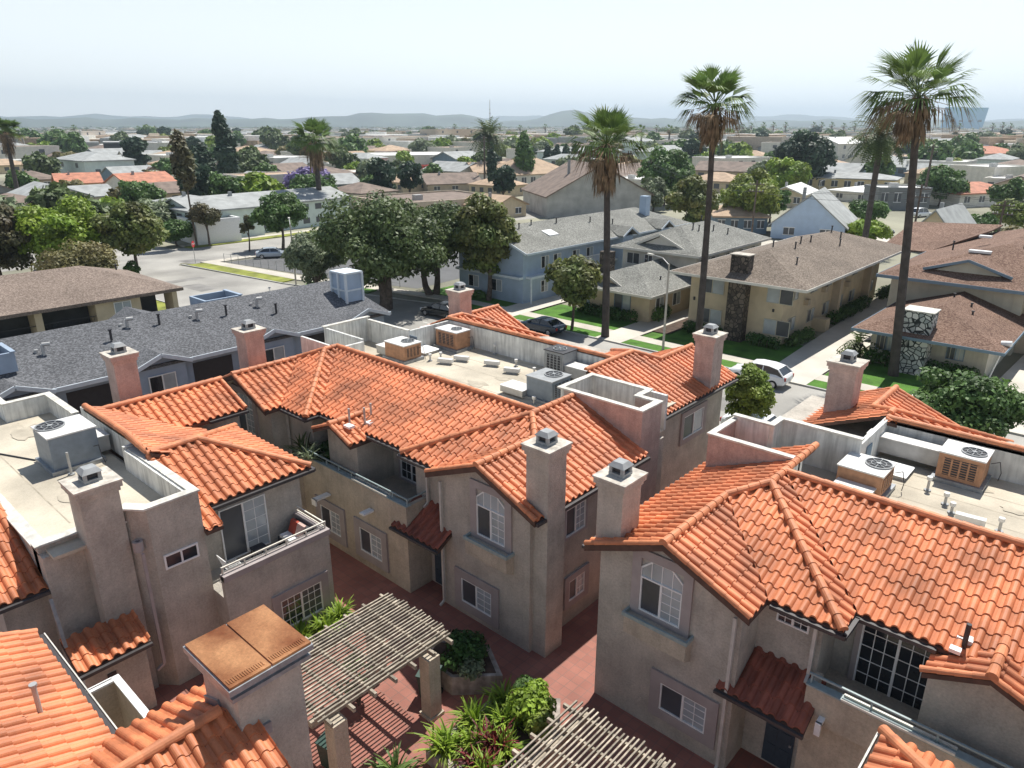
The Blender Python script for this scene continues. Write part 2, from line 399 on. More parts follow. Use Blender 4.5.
def caps(mb, p, q, r=.125, lift=.05, rnd=random.Random(3)):
    """row of overlapping half-round cap tiles from p (low end) to q"""
    if isinstance(mb, Runs): mb = mb.fresh()
    p = Vector(p)+Vector((0,0,lift)); q = Vector(q)+Vector((0,0,lift)); L = (q-p).length; n = max(1, round(L/.42)); d = (q-p)/L
    sd = d.cross(Vector((0,0,1))).normalized(); u = sd.cross(d)
    for i in range(n):
        a = p+d*(L*i/n); b = p+d*(L*(i+1)/n+.03); tint = min(1, max(0, rnd.gauss(.5,.2)))
        vs = []
        for c, rr in ((a, r*1.1), (b, r*.92)):
            for k in range(9):
                t = math.pi*(k/8*1.16-.08); vs.append(tuple(c+sd*(rr*math.cos(t))+u*(rr*math.sin(t))))
        fs = [(k,k+1,10+k,9+k) for k in range(8)]+[tuple(range(9)), tuple(reversed(range(9,18)))]
        mb.add(vs, fs, tint)

def lin(z0, axis, sgn, e0, slope, x, y): return z0+slope*(((x if axis=='x' else y)-e0)*sgn)
def slab(mb, poly, z0, axis, sgn, e0, slope, th=.14, drop=.015):
    poly = ccw(poly); t = [lin(z0,axis,sgn,e0,slope,*p)-drop for p in poly]
    mb.prism(poly, [z-th for z in t], t)

class Roof:
    """collects slopes of one tile roof: tiles, caps, board below"""
    def __init__(s): s.t = MB(); s.c = Runs(); s.b = MB(); s.g = Runs()
    def slope(s, polys, axis, sgn, e0, z0=5.7, slope=.42):
        tiles(s.t, polys, z0, axis, sgn, e0, slope)
        for p in polys: slab(s.b, p, z0, axis, sgn, e0, slope)
    def gutter(s, p, q, w=.11):
        s.g.fresh().beam(p, q, w, w)
    def build(s, parent):
        r = s.t.build('roof', 'tile', parent)
        for k in s.c: k.build('ridge_cap', 'tilecap', r)
        s.b.build('roof_board', 'underroof', r)
        for k in s.g: k.build('gutter', 'gutter', parent)
        return r
SL = .42
def wing(rf, xo, sx, yf, sy, bS, bM, bEnd, a2=7.5, ze=5.7, hip=True):
    """one gabled wing of the townhouse: xo outer eave, sx inward direction, yf gable front, sy backward direction"""
    X = lambda a: xo+sx*a
    Y = lambda b: yf+sy*b
    P = lambda *l: [(X(a), Y(b)) for a, b in l]
    g = a2/2-1.0; pk = a2/2; gi = 2*g
    zg, zp = ze+SL*g, ze+SL*pk
    h1, h2 = bS+g, bS+pk
    rf.slope([P((0,0),(g,0),(g,h1),(0,h1)), P((0,h1),(g,h1),(pk,h2),(pk,bEnd),(0,bEnd))], 'x', sx, xo, ze)
    rf.slope([P((g,0),(gi,0),(gi,bS),(g,h1))], 'x', -sx, X(gi), ze)
    rf.slope([P((gi,bS),(a2,bS),(pk,h2),(g,h1))], 'y', sy, Y(bS), ze)
    rf.slope([P((a2,bS),(a2,bM),(pk,bM+pk),(pk,h2))], 'x', -sx, X(a2), ze)
    V = lambda a, b, z: (X(a), Y(b), z+.03)
    caps(rf.c, V(g,-.04,zg), V(g,h1,zg)); caps(rf.c, V(g,h1,zg), V(pk,h2,zp)); caps(rf.c, V(pk,h2,zp), V(pk,bEnd,zp))
    caps(rf.c, V(a2,bS,ze), V(pk,h2,zp))
    caps(rf.c, V(0,.03,ze), V(g,.03,zg), r=.09, lift=.03); caps(rf.c, V(gi,.03,ze), V(g,.03,zg), r=.09, lift=.03)
    # fascia along the rake and gutters at the eaves
    for a in ((0,g),(gi,g)):
        rf.b.ext([V(a[0],-.03,ze-.22), V(a[1],-.03,zg-.22), V(a[1],-.03,zg+.02), V(a[0],-.03,ze+.02)], (0, sy*.06, 0))
    zz = ze-.1
    rf.gutter((X(gi+.1),Y(bS)-sy*.07,zz), (X(a2)+sx*.1,Y(bS)-sy*.07,zz))
    rf.gutter((X(a2)+sx*.07,Y(bS)-sy*.07,zz), (X(a2)+sx*.07,Y(bM)-sy*.07,zz))
    rf.gutter((X(0)-sx*.07,Y(0),zz), (X(0)-sx*.07,Y(bEnd),zz))
    return zg, zp

# ------------------------------------------------------------------ windows, doors, chimneys
def face(fc, plane):
    """u along the wall, n outward"""
    if fc == 'S': return lambda u, n, z: (u, plane-n, z)
    if fc == 'N': return lambda u, n, z: (u, plane+n, z)
    if fc == 'E': return lambda u, n, z: (plane+n, u, z)
    if fc == 'W': return lambda u, n, z: (plane-n, u, z)
def fbox(mb, F, u0, u1, n0, n1, z0, z1):
    a = F(u0, n0, z0); b = F(u1, n1, z1)
    mb.box(min(a[0],b[0]), max(a[0],b[0]), min(a[1],b[1]), max(a[1],b[1]), z0, z1)
def window(par, fc, plane, u0, u1, z0, z1, cols=4, rows=4, lite='right', trim=.25, frame='white', arch=0, gl='screen', gr='glassb', both=False, sub=True):
    F = face(fc, plane); w = MB(); mid = (u0+u1)/2
    def pane(mb, a, b, za, zb): fbox(mb, F, a, b, .0, .022, za, zb)
    flip = (lite == 'left')
    lm, rm = (gr, gl) if flip else (gl, gr)
    pl = MB(); pane(pl, u0+.03, mid-.02, z0+.03, z1-.03)
    win = pl.build('window', lm, par)
    pr = MB(); pane(pr, mid+.02, u1-.03, z0+.03, z1-.03); pr.build('pane', rm, win)
    fr = MB(); t = .05; n0, n1 = 0, .065
    fbox(fr, F, u0, u1, n0, n1, z0, z0+t); fbox(fr, F, u0, u1, n0, n1, z1-t, z1)
    fbox(fr, F, u0, u0+t, n0, n1-.002, z0+t, z1-t); fbox(fr, F, u1-t, u1, n0, n1-.002, z0+t, z1-t)
    fbox(fr, F, mid-.035, mid+.035, n0, n1-.003, z0+t, z1-t)
    sides = []
    if both or not flip: sides.append((mid+.035, u1-t))
    if both or flip: sides.append((u0+t, mid-.035))
    for a, b in sides:
        k = max(1, cols//2)
        for i in range(1, k+0): fbox(fr, F, a+(b-a)*i/k-.011, a+(b-a)*i/k+.011, .018, .035, z0+t, z1-t)
        for i in range(1, rows): fbox(fr, F, a, b, .018, .037, z0+(z1-z0)*i/rows-.011, z0+(z1-z0)*i/rows+.011)
    if arch:
        # clipped-corner transom light over the pair
        za = z1+.0; zt = z1+arch; c = (u1-u0)*.28
        pts = [F(u0+.03,.0,za), F(u1-.03,.0,za), F(u1-.03,.0,za+arch*.45), F(u1-c,.0,zt), F(u0+c,.0,zt), F(u0+.03,.0,za+arch*.45)]
        n = Vector(F(0,1,0))-Vector(F(0,0,0))
        tp = MB(); tp.ext(pts, n*.022); tp.build('transom_pane', gr, win)
        P3 = [Vector(F(u0,.035,za)), Vector(F(u0,.035,za+arch*.45)), Vector(F(u0+c,.035,zt)), Vector(F(u1-c,.035,zt)), Vector(F(u1,.035,za+arch*.45)), Vector(F(u1,.035,za))]
        for i in range(5): fr.beam(P3[i], P3[i+1], .05, .05)
        for i in range(1, 4):
            u = u0+(u1-u0)*i/4; fbox(fr, F, u-.011, u+.011, .018, .04, za, zt-.02 if i == 2 else za+arch*.9)
    fr.build('frame', frame, win)
    if trim:
        tr = MB(); q = trim; zt = z1+arch
        fbox(tr, F, u0-q, u0, 0, .085, z0-q, zt+q); fbox(tr, F, u1, u1+q, 0, .085, z0-q, zt+q)
        fbox(tr, F, u0, u1, 0, .083, z0-q, z0); fbox(tr, F, u0, u1, 0, .083, zt, zt+q)
        tr.build('surround', 'trim_stucco', win)
    return win
def small_window(par, fc, plane, u0, u1, z0, z1, m='glass', frame='white', parts=True):
    F = face(fc, plane); w = MB(); fbox(w, F, u0, u1, 0, .02, z0, z1); win = w.build('window', m, par)
    if parts:
        fr = MB(); t = .06
        fbox(fr, F, u0-t, u1+t, 0, .05, z0-t, z0); fbox(fr, F, u0-t, u1+t, 0, .05, z1, z1+t)
        fbox(fr, F, u0-t, u0, 0, .048, z0, z1); fbox(fr, F, u1, u1+t, 0, .048, z0, z1)
        fbox(fr, F, (u0+u1)/2-.03, (u0+u1)/2+.03, 0, .046, z0, z1)
        fr.build('frame', frame, win)
    return win
def chimney(par, x, y, zt, zb=0, w=1.0, d=1.0, m='stucco'):
    c = MB(); c.box(x-w/2, x+w/2, y-d/2, y+d/2, zb, zt-.38); o = c.build('chimney', m, par)
    k = MB()
    k.box(x-w/2-.05, x+w/2+.05, y-d/2-.05, y+d/2+.05, zt-.378, zt-.24); k.box(x-w/2-.11, x+w/2+.11, y-d/2-.11, y+d/2+.11, zt-.238, zt-.06)
    k.build('crown', m, o)
    k = MB(); k.box(x-w/2-.14, x+w/2+.14, y-d/2-.14, y+d/2+.14, zt-.058, zt); k.build('cap', 'cap', o)
    f = MB(); a = .26
    f.prism([(x-a,y-a),(x+a,y-a),(x+a,y+a),(x-a,y+a)], zt, zt+.1)
    for sx in (-1,1):
        for sy in (-1,1): f.box(x+sx*.2-.05, x+sx*.2+.05, y+sy*.2-.05, y+sy*.2+.05, zt+.1, zt+.3)
    n = len(f.v)
    f.add([(x-.29,y-.29,zt+.3),(x+.29,y-.29,zt+.3),(x+.29,y+.29,zt+.3),(x-.29,y+.29,zt+.3),(x-.17,y-.17,zt+.44),(x+.17,y-.17,zt+.44),(x+.17,y+.17,zt+.44),(x-.17,y+.17,zt+.44)],
          [(0,3,2,1),(4,5,6,7),(0,1,5,4),(1,2,6,5),(2,3,7,6),(3,0,4,7)])
    f.build('flue', 'acgrey', o)
    g = MB(); g.box(x-.17, x+.17, y-.17, y+.17, zt+.1, zt+.299); g.build('flue_mesh', 'acdark', o)
    return o
def gable_wall(mb, x0, x1, y0, y1, zs, zap):
    """wall box along x with a pointed top"""
    mb.ext([(x0,y0,0),(x1,y0,0),(x1,y0,zs),((x0+x1)/2,y0,zap),(x0,y0,zs)], (0,y1-y0,0))
def canopy(par, x0, x1, y0, y1, z0, z1, fc='S'):
    """small tiled pent roof over an entry: eave at y0 height z0 rising to y1 height z1"""
    rf = Roof(); s = (z1-z0)/abs(y1-y0)
    if fc == 'S': tiles(rf.t, [[(x0,y0),(x1,y0),(x1,y1),(x0,y1)]], z0, 'y', 1, y0, s); slab(rf.b, [(x0,y0),(x1,y0),(x1,y1),(x0,y1)], z0, 'y', 1, y0, s)
    r = rf.t.build('canopy', 'tile_dirty_shaded', par); rf.b.build('canopy_board', 'underroof', r)
    g = MB()
    if fc == 'S': g.beam((x0-.02,y0-.06,z0-.08),(x1+.02,y0-.06,z0-.08),.1,.1)
    if g.v: g.build('canopy_gutter', 'gutter', r)
    return r
def downspout(par, x, y, z0, z1, m='gutterlight'):
    d = MB(); d.box(x-.045,x+.045,y-.045,y+.045,z0,z1); d.beam((x,y,z0),(x+.02,y-.25,z0-.12),.08,.08); return d.build('downspout', m, par)
def sill_box(par, x0, x1, y, zt, h=.8, d=.38):
    b = MB(); b.prism([(x0,y-d),(x1,y-d),(x1,y),(x0,y)], [zt-h*.75]*2+[zt-h]*2, zt)
    o = b.build('planter_ledge', 'stucco_warm', par)
    r = MB(); r.box(x0-.05, x1+.05, y-d-.06, y-d+.02, zt, zt+.12); r.box(x0-.05,x0+.02,y-d+.02,y,zt,zt+.12); r.box(x1-.02,x1+.05,y-d+.02,y,zt,zt+.12)
    r.build('ledge_rim', 'rail', o); return o

# ================================================================== THE SETTING
g = MB(); g.quad((-14000,-3000,0),(14000,-3000,0),(14000,24000,0),(-14000,24000,0)); structure('ground', g, 'ground')
g = MB(); g.quad((-36,-25,.004),(14,-25,.004),(14,36,.004),(-36,36,.004)); structure('courtyard_paving', g, 'paver')
# street in front of the palms, bending towards the junction on the left
def poly(name, pts, z, m):
    b = MB(); p = ccw(pts); b.add([(x,y,z) for x,y in p], [tuple(range(len(p)))]); return structure(name, b, m)
poly('street', [(40,38.5),(40,51.2),(-54,51.2),(-78,45.4),(-99.5,42.6),(-101,43.6),(-99.5,47),(-99,85),(-97,140),(-108,140),(-111.5,85),(-112,52),(-114,48),(-175,42),(-175,31),(-120,30),(-70,32),(-54,36.5)], .008, 'asphalt')
poly('side_street', [(-112,44),(-112,-20),(-124,-20),(-124,44)], .0075, 'asphalt')
poly('north_street', [(-60,150),(-40,120),(-30,120),(-44,158)], .008, 'concretel')
# far kerb, verge, sidewalk, lawns
def strip(name, pts_a, pts_b, z0, z1, m):
    """ribbon between two polylines with thickness"""
    b = MB()
    for i in range(len(pts_a)-1):
        b.prism(ccw([pts_a[i], pts_a[i+1], pts_b[i+1], pts_b[i]]), z0, z1)
    return structure(name, b, m)
KA = [(40,51.2),(-54,51.2),(-78,45.4),(-99.5,42.9)]
def offs(pl, d): return [(x, y+d) for x, y in pl]
strip('kerb', KA, offs(KA,.18), 0, .13, 'kerb')
strip('verge', offs(KA[:2],.18), offs(KA[:2],1.75), 0, .125, 'grass')
strip('far_verge', [(-78.6,45.45),(-98.5,43.3)], [(-78.9,47.6),(-98,45.9)], 0, .125, 'drygrass')
strip('corner_verge', [(-66,48.6),(-75,46.4)], [(-67,52),(-76.5,48.3)], 0, .125, 'grass')
strip('pavement', [(40,52.95),(-54,52.95),(-66,50.8)], [(40,54.4),(-54,54.4),(-66,52.4)], 0, .134, 'concrete')
strip('corner_pavement', [(-66,50.8),(-78.7,47.65),(-99.2,45.5),(-99.2,86)], [(-66,52.4),(-79.5,49.6),(-97.4,47.4),(-97.4,86)], 0, .134, 'concrete')
strip('verge_across', [(-112.2,50.2),(-113,85)], [(-114.2,50.2),(-115,85)], 0, .13, 'drygrass')
strip('pavement_across', [(-114.2,50.2),(-115,85)], [(-115.8,50.2),(-116.6,85)], 0, .134, 'concrete')
strip('near_kerb', [(40,38.3),(-54,36.3),(-70,31.8),(-100,30.8)], [(40,38.48),(-54,36.48),(-70,31.98),(-100,30.98)], 0, .13, 'kerb')
poly('near_lawn', [(40,38.3),(40,35.5),(-54,33),(-54,36.3)], .05, 'grass')
poly('near_left_verge', [(-70,31.8),(-58,34),(-58,30),(-80,28),(-100,28.5),(-100,30.8)], .05, 'drygrass')
poly('car_park', [(-96.8,48),(-80,50.6),(-64,54.5),(-66,80),(-96.8,76)], .012, 'asphaltd')
poly('lawn', [(-20.9,54.4),(-20.9,61.3),(-33.4,63),(-33.4,54.4)], .06, 'grass')
poly('small_house_lawn', [(-36.3,54.4),(-36.3,59),(-46.5,59.5),(-46.5,54.4)], .06, 'grass')
poly('blue_house_lawn', [(-50,54.4),(-50,58),(-62,58.5),(-62,52.5)], .06, 'grass')
poly('corner_lawn', [(-17.2,54.4),(-7.6,54.4),(-7.6,60.5),(-17.2,60.5)], .06, 'grass')
poly('driveway', [(-17.3,51.2),(-20.8,51.2),(-21,56),(-23,97),(-16.5,97),(-17.2,60),(-17.3,56)], .14, 'concretel')
poly('middle_driveway', [(-33.5,51.2),(-36.2,51.2),(-36.3,60),(-36.6,90),(-33.2,90)], .14, 'concretel')
poly('blue_driveway', [(-46.6,51.2),(-49.8,51.2),(-50,60),(-52,66),(-46.8,66)], .14, 'concretel')
poly('right_driveway', [(-7.5,51.2),(9,51.2),(4,90),(-6,90)], .14, 'concretel')
poly('planting_bed', [(-33.5,56.5),(-31.8,56.5),(-31.8,64),(-33.5,64)], .145, 'soil')
poly('far_lot', [(-60,86),(-34,88),(-30,120),(-62,118)], .01, 'concrete')
b = MB()
for x0 in range(-52, 30, 9): b.box(x0, x0+3, 44.8, 44.92, .01, .0125)
structure('road_marking', b, 'line')
# distant hills
def hills(name, az0, az1, dist, hfun, depth, m):
    b = MB(); n = 90; rows = 5
    for i in range(n+1):
        a = R(az0+(az1-az0)*i/n)+HEAD
        for j in range(rows):
            f = j/(rows-1); r = dist+depth*(f-.5); h = hfun(az0+(az1-az0)*i/n)*math.sin(math.pi*f)**.8 if 0<j<rows-1 else -2
            b.v.append((r*math.sin(a), r*math.cos(a), h))
    for i in range(n):
        for j in range(rows-1):
            q = (i*rows+j, (i+1)*rows+j, (i+1)*rows+j+1, i*rows+j+1); b.f.append(q); b.t.append(.5)
    b.smooth = True
    return structure(name, b, m)
M['hill'] = mat('hill_scrub', (.07,.09,.06), .95, .35, .004, detail=12)
def ns(a, s, k): return math.sin(a*s+k)+.5*math.sin(a*s*2.3+k*2)+.25*math.sin(a*s*5.1+k*3)+.12*math.sin(a*s*13+k)
def bump_(a, c, w): return math.exp(-((a-c)/w)**2)
hills('near_hills', -42, 42, 5200, lambda a: 18+26*bump_(a,-30,9)+22*bump_(a,-18,7)+62*bump_(a,-9,5)+34*bump_(a,-3.5,2.5)+74*bump_(a,4.2,2.6)+34*bump_(a,9,4)+22*bump_(a,24,10)+5*ns(a,1.7,1)+10, 1500, 'hill')
hills('far_hills', -44, 44, 9500, lambda a: 55+40*bump_(a,-32,8)+38*bump_(a,-22,5)+60*bump_(a,3,5)+45*bump_(a,16,4)+35*bump_(a,22,5)+14*ns(a,.9,2)+18, 2500, 'hill')

# ================================================================== TOWNHOUSES
ZE = 5.7; ZD = 5.95
def parapet(mb, x0, x1, y0, y1, z0, z1): mb.box(x0,x1,y0,y1,z0,z1)

# ---- middle townhouse
mt = thing('townhouse', 'middle stucco townhouse with clay tile roof, its front chimney rising beside an arched gable window', 'townhouse', (-24,16,0))
YR = 20.45; YB = 28.3
rf = Roof()
zg, zp = wing(rf, -13.38, -1, 16.0, 1, .45, .75, 6.9, a2=7.4)
wing(rf, -34.2, 1, 15.2, 1, .8, 1.55, 5.25, a2=7.4)
rf.slope([[(-30.5,YR),(-17.1,YR),(-20.78,16.75),(-26.8,16.75)]], 'y', 1, 16.75, ZE)
caps(rf.c, (-30.5,YR,zp+.03), (-17.1,YR,zp+.03))
rf.gutter((-26.75,16.68,5.6),(-20.8,16.68,5.6))
# west outer slope closing behind the left wing, and the rear wings
wing(rf, -15.0, -1, 34.0, -1, .5, 2.1, 8.1, a2=7.4)
wing(rf, -34.2, 1, 33.6, -1, .5, 1.6, 5.3, a2=7.4)
rf.slope([[(-30.5,YB),(-18.7,YB),(-22.4,32.1),(-26.8,32.1)]], 'y', -1, 32.05, ZE)
caps(rf.c, (-30.5,YB,7.26), (-18.7,YB,7.26))
# dormer over the balcony
rf.slope([[(-24.55,15.75),(-23.2,15.75),(-23.2,16.9),(-24.55,18.4)]], 'x', -1, -23.2, 5.5)
rf.slope([[(-24.55,15.75),(-25.9,15.75),(-25.9,16.9),(-24.55,18.4)]], 'x', 1, -25.9, 5.5)
caps(rf.c, (-24.55,15.7,6.1), (-24.55,18.3,6.1)); caps(rf.c,(-23.2,15.78,5.53),(-24.55,15.78,6.08),r=.09,lift=.03); caps(rf.c,(-25.9,15.78,5.53),(-24.55,15.78,6.08),r=.09,lift=.03)
rf.build(mt)
w = MB()
gable_wall(w, -19.0+.7, -13.85, 16.3, 20.2, 5.75, 6.72)            # arched gable
w.box(-20.5,-18.3,16.95,20.2,0,5.8)                                  # hip bay over the door
w.box(-27,-20.5,18.2,20.2,0,5.9)                                    # back wall of the balcony
gable_wall(w, -33.7, -29.1, 15.6, 20.2, 5.75, 6.72)
w.box(-29.1,-27.1,16.5,20.2,0,5.75)
w.box(-33.7,-15.5,20.2,33,0,5.9)
w.box(-15.5,-13.85,20.2,24.9,0,5.7)
w.box(-15.5,-15.4,24.9,33.4,0,5.7); w.box(-20.2,-15.5,33,33.4,0,5.7)
w.box(-25.6,-23.5,16.3,18.2,3.0,5.55)                               # dormer bay
w.ext([(-25.6,16.3,5.55),(-23.5,16.3,5.55),(-24.55,16.3,6.0)],(0,1.2,0))
w.build('wall','stucco',mt)
w = MB(); w.box(-27.1,-19.75,15.75,18.2,0,3.2); w.box(-28.6,-27.1,15.0,16.5,0,3.0); w.build('ground_floor_wall','stucco_warm',mt)
w = MB(); w.box(-27.1,-19.75,15.75,15.95,3.2,3.95); w.box(-19.95,-19.75,15.95,17.0,3.2,3.95); w.build('balcony_wall','stucco_warm',mt)
r = MB()
r.box(-27.1,-19.7,15.72,15.98,3.955,4.0); r.beam((-27.1,15.85,4.25),(-19.72,15.85,4.25),.05,.05); r.beam((-19.75,15.85,4.25),(-19.75,17.0,4.25),.05,.05)
for i in range(9): r.box(-27.0+i*.9,-26.95+i*.9,15.83,15.87,4.0,4.25)
ro = r.build('balcony_rail','rail',mt)
r = MB(); r.box(-23.2,-20.9,15.70,15.76,4.01,4.07); r.box(-23.2,-20.9,15.9,15.95,4.01,4.07); r.build('rail_board','railw',ro)
r = MB(); r.box(-25.2,-24.9,14.95,15.72,2.62,2.70); r.box(-25.2,-24.9,14.93,15.0,2.4,2.7); r.box(-22.1,-21.8,15.2,15.72,3.0,3.08); r.build('drain_spout','white',mt)
# parapet boxes and deck
w = MB(); w.box(-33.9,-15.2,YR+.1,YB-.1,5.9,ZD); w.box(-17.6,-13.95,22.0,25.0,5.9,ZD+.002); w.build('roof_deck','deckroof',mt)
w = MB()
w.box(-33.9,-17.2,YR,YR+.12,5.6,7.2)
w.box(-30.3,-18.8,YB-.1,YB+.02,5.7,7.2); w.box(-30.42,-30.3,25.0,YB,5.7,7.2); w.box(-34.0,-30.42,25.0,25.12,5.7,7.2)
w.box(-30.6,-30.45,20.57,22.1,5.7,7.2); w.box(-34.0,-30.6,22.1,22.22,5.7,7.3)
w.box(-34.12,-34.0,22.1,25.1,5.7,7.35)
w.box(-17.9,-17.75,23.0,25.25,5.9,7.45); w.box(-17.75,-14.0,25.1,25.25,5.9,7.45)
w.build('parapet','parapet',mt)
w = MB(); w.box(-13.99,-13.72,22.85,24.3,0,7.45); w.box(-17.6,-13.99,22.85,23.0,5.9,7.45); w.box(-14.9,-13.99,24.15,24.3,5.9,7.45)
w.build('tower_wall','stucco_rose',mt)
w = MB()
w.box(-17.95,-17.7,23.02,25.3,7.45,7.52); w.box(-17.7,-14.75,25.05,25.3,7.452,7.522); w.box(-17.95,-13.68,22.8,23.04,7.451,7.521); w.box(-13.99,-13.68,23.04,24.35,7.45,7.52)
w.box(-14.95,-13.99,24.1,24.35,7.449,7.519); w.box(-14.98,-14.7,24.35,25.05,7.45,7.52)
w.box(-34.2,-33.95,22.0,25.2,7.35,7.4); w.box(-34.0,-30.3,24.97,25.17,7.2,7.26)
w.build('coping','coping',mt)
w = MB(); w.box(-30.2,-29.6,25.02,25.05,6.1,7.0); w.build('roof_access_door','slate_blue',mt)
chimney(mt,-13.72,16.95,8.15,0,.95,.95)
chimney(mt,-34.0,17.6,8.2,0,1.0,1.0,'stucco_rose'); chimney(mt,-15.6,31.8,8.45,5.5,1.0,1.0,'stucco_rose'); chimney(mt,-31.7,30.4,8.5,0,1.0,1.0,'stucco_rose')
window(mt,'S',16.3,-16.35,-14.95,3.95,5.2,4,4,arch=.62,trim=.3); sill_box(mt,-16.65,-14.6,16.3,3.78)
window(mt,'S',16.3,-17.25,-15.65,.62,1.68,4,4,trim=.35)
window(mt,'S',15.75,-22.9,-21.4,.75,1.9,4,4,trim=.35); window(mt,'S',15.75,-25.8,-24.3,.75,1.9,4,4,trim=.35)
window(mt,'S',15.6,-32.2,-30.6,3.6,5.2,4,5,arch=.62,trim=.3)
window(mt,'S',16.95,-20.25,-19.15,5.15,5.45,4,2,trim=0,both=True); window(mt,'S',16.5,-28.7,-27.7,5.1,5.42,4,2,trim=0,both=True)
window(mt,'S',18.2,-22.95,-21.5,3.3,5.3,4,5,trim=.12,gr='glass',gl='glass',both=True); window(mt,'S',18.2,-27.0,-25.85,3.3,5.3,4,5,trim=.1,gr='screen',both=True)
window(mt,'E',-13.85,18.2,19.4,3.9,5.05,4,4,trim=.1); window(mt,'E',-13.85,18.5,19.5,1.0,1.9,4,3,trim=.25)
window(mt,'E',-15.4,29.4,31.4,3.6,4.8,2,1,trim=.25,gr='glassb')
d = MB(); d.box(-19.5,-18.7,16.9,16.94,.1,2.15); do = d.build('door','door',mt)
d = MB()
for i in range(3):
    for j in range(2): d.box(-19.42+j*.38,-19.16+j*.38,16.88,16.9,.3+i*.62,.75+i*.62)
d.build('door_panel','door',do)
d = MB(); d.box(-18.86,-18.8,16.84,16.89,1.0,1.08); d.build('handle','metal',do)
canopy(mt,-20.5,-17.75,15.55,16.95,2.95,3.75)
downspout(mt,-18.15,16.15,.25,5.5); downspout(mt,-19.65,16.8,3.8,5.5); downspout(mt,-29.0,16.35,2.9,5.5)
p = MB()
for x,y in ((-24.3,16.6),(-23.9,17.1),(-24.1,17.6)): p.tube((x,y,5.9),(x,y,6.65),.05,n=10)
p.build('vent_pipe','metal',mt)
p = MB(); p.box(-24.2,-23.8,16.2,16.5,5.95,6.05); p.box(-23.9,-23.6,17.1,17.4,5.9,6.0); p.build('flashing_patch','white',mt)

# ---- right townhouse
rt = thing('townhouse', 'right foreground grey stucco townhouse with orange clay tile roof and long balcony under the dormer', 'townhouse', (-6,16,0))
rf = Roof()
YRr = 18.15+3.7; YBr = 29.2
wing(rf, -11.35, 1, 16.0, 1, 1.12, 2.15, 8.6, a2=7.4)
rf.slope([[(-7.65,YRr),(6,YRr),(6,18.15),(-3.95,18.15)]], 'y', 1, 18.15, ZE)
caps(rf.c, (-7.65,YRr,7.28), (6,YRr,7.28))
rf.gutter((-3.95,18.08,5.6),(-2.0,18.08,5.6))
wing(rf, -10.3, 1, 34.2, -1, .5, 1.7, 4.6, a2=7.4)
rf.slope([[(-6.6,YBr),(6,YBr),(6,32.7),(-2.9,32.7)]], 'y', -1, 32.75, ZE)
caps(rf.c, (-6.6,YBr,7.22), (6,YBr,7.22))
zb = 5.35
rf.slope([[(-.75,17.35),(-2.1,17.35),(-2.1,18.2),(-.75,20.2)]], 'x', 1, -2.15, zb)
rf.slope([[(-.75,17.35),(.7,17.35),(.7,18.2),(-.75,20.2)]], 'x', -1, .7, zb)
caps(rf.c, (-.75,17.3,6.0), (-.75,20.0,6.0)); caps(rf.c,(-2.15,17.38,5.4),(-.75,17.38,5.97),r=.09,lift=.03); caps(rf.c,(.7,17.38,5.4),(-.75,17.38,5.97),r=.09,lift=.03)
rf.build(rt)
w = MB()
gable_wall(w, -10.95, -6.25, 16.3, 21.6, 5.75, 6.72)
w.box(-6.25,-4.5,17.45,21.6,0,5.75); w.box(-4.5,6,18.75,21.6,0,5.9)
w.box(-10.95,6,21.6,33.5,0,5.9)
w.box(-2.0,.55,17.7,18.75,3,5.35); w.ext([(-2.0,17.7,5.35),(.55,17.7,5.35),(-.72,17.7,5.85)],(0,1.0,0))
w.build('wall','stucco',rt)
w = MB(); w.box(-4.5,-.2,16.9,18.75,0,3.2); w.box(-.2,6,17.2,18.75,0,3.2); w.build('ground_floor_wall','stucco_warm',rt)
w = MB(); w.box(-4.5,6,16.75,16.95,2.9,3.95); w.box(-4.5,-4.3,16.95,17.45,3.2,3.95); w.build('balcony_wall','stucco_warm',rt)
r = MB(); r.box(-4.52,6,16.72,16.98,3.955,4.0); r.beam((-4.5,16.85,4.28),(6,16.85,4.28),.06,.05)
for i in range(7): r.box(-4.45+i*1.5,-4.4+i*1.5,16.83,16.87,4.0,4.28)
ro = r.build('balcony_rail','rail',rt)
r = MB(); r.box(-3.6,-1.0,16.68,16.75,4.005,4.07); r.box(-3.6,-1.0,16.9,16.96,4.005,4.07); r.build('rail_board','railw',ro)
w = MB(); w.box(-7.65,6,YRr+.1,YBr,5.9,ZD); w.box(-10.7,-7.6,23.2,25.9,5.9,ZD+.002); w.build('roof_deck','deckroof',rt)
w = MB(); w.box(-7.6,6,YRr,YRr+.12,5.6,7.15); w.box(-6.55,6,YBr,YBr+.12,5.6,7.15)
w.box(-6.67,-6.5,25.9,YBr,5.6,7.25); w.box(-9.35,-6.5,25.75,25.9,5.6,7.45); w.box(-9.5,-9.35,25.0,25.9,5.6,7.45); w.box(-10.9,-9.5,24.9,25.05,5.6,7.45)
w.box(-7.75,-7.6,YRr+.12,23.3,5.6,7.2)
w.build('parapet','parapet',rt)
w = MB(); w.box(-10.95,-7.6,22.95,23.1,5.6,7.3); w.box(-10.95,-10.8,23.1,25.05,0,7.3); w.build('tower_wall','stucco_rose',rt)
w = MB(); w.box(-11.0,-7.55,22.9,23.15,7.3,7.37); w.box(-11.0,-10.75,23.15,25.1,7.3,7.371); w.box(-10.95,-9.3,24.85,25.1,7.45,7.52); w.box(-9.55,-9.3,25.1,25.95,7.45,7.52); w.box(-9.3,-6.45,25.7,25.95,7.45,7.521)
w.build('coping','coping',rt)
w = MB(); w.box(-6.5,-6.46,26.6,27.2,6.1,6.9); w.box(-7.6,-7.56,22.2,22.8,6.1,6.8); w.build('roof_access_door','slate_blue',rt)
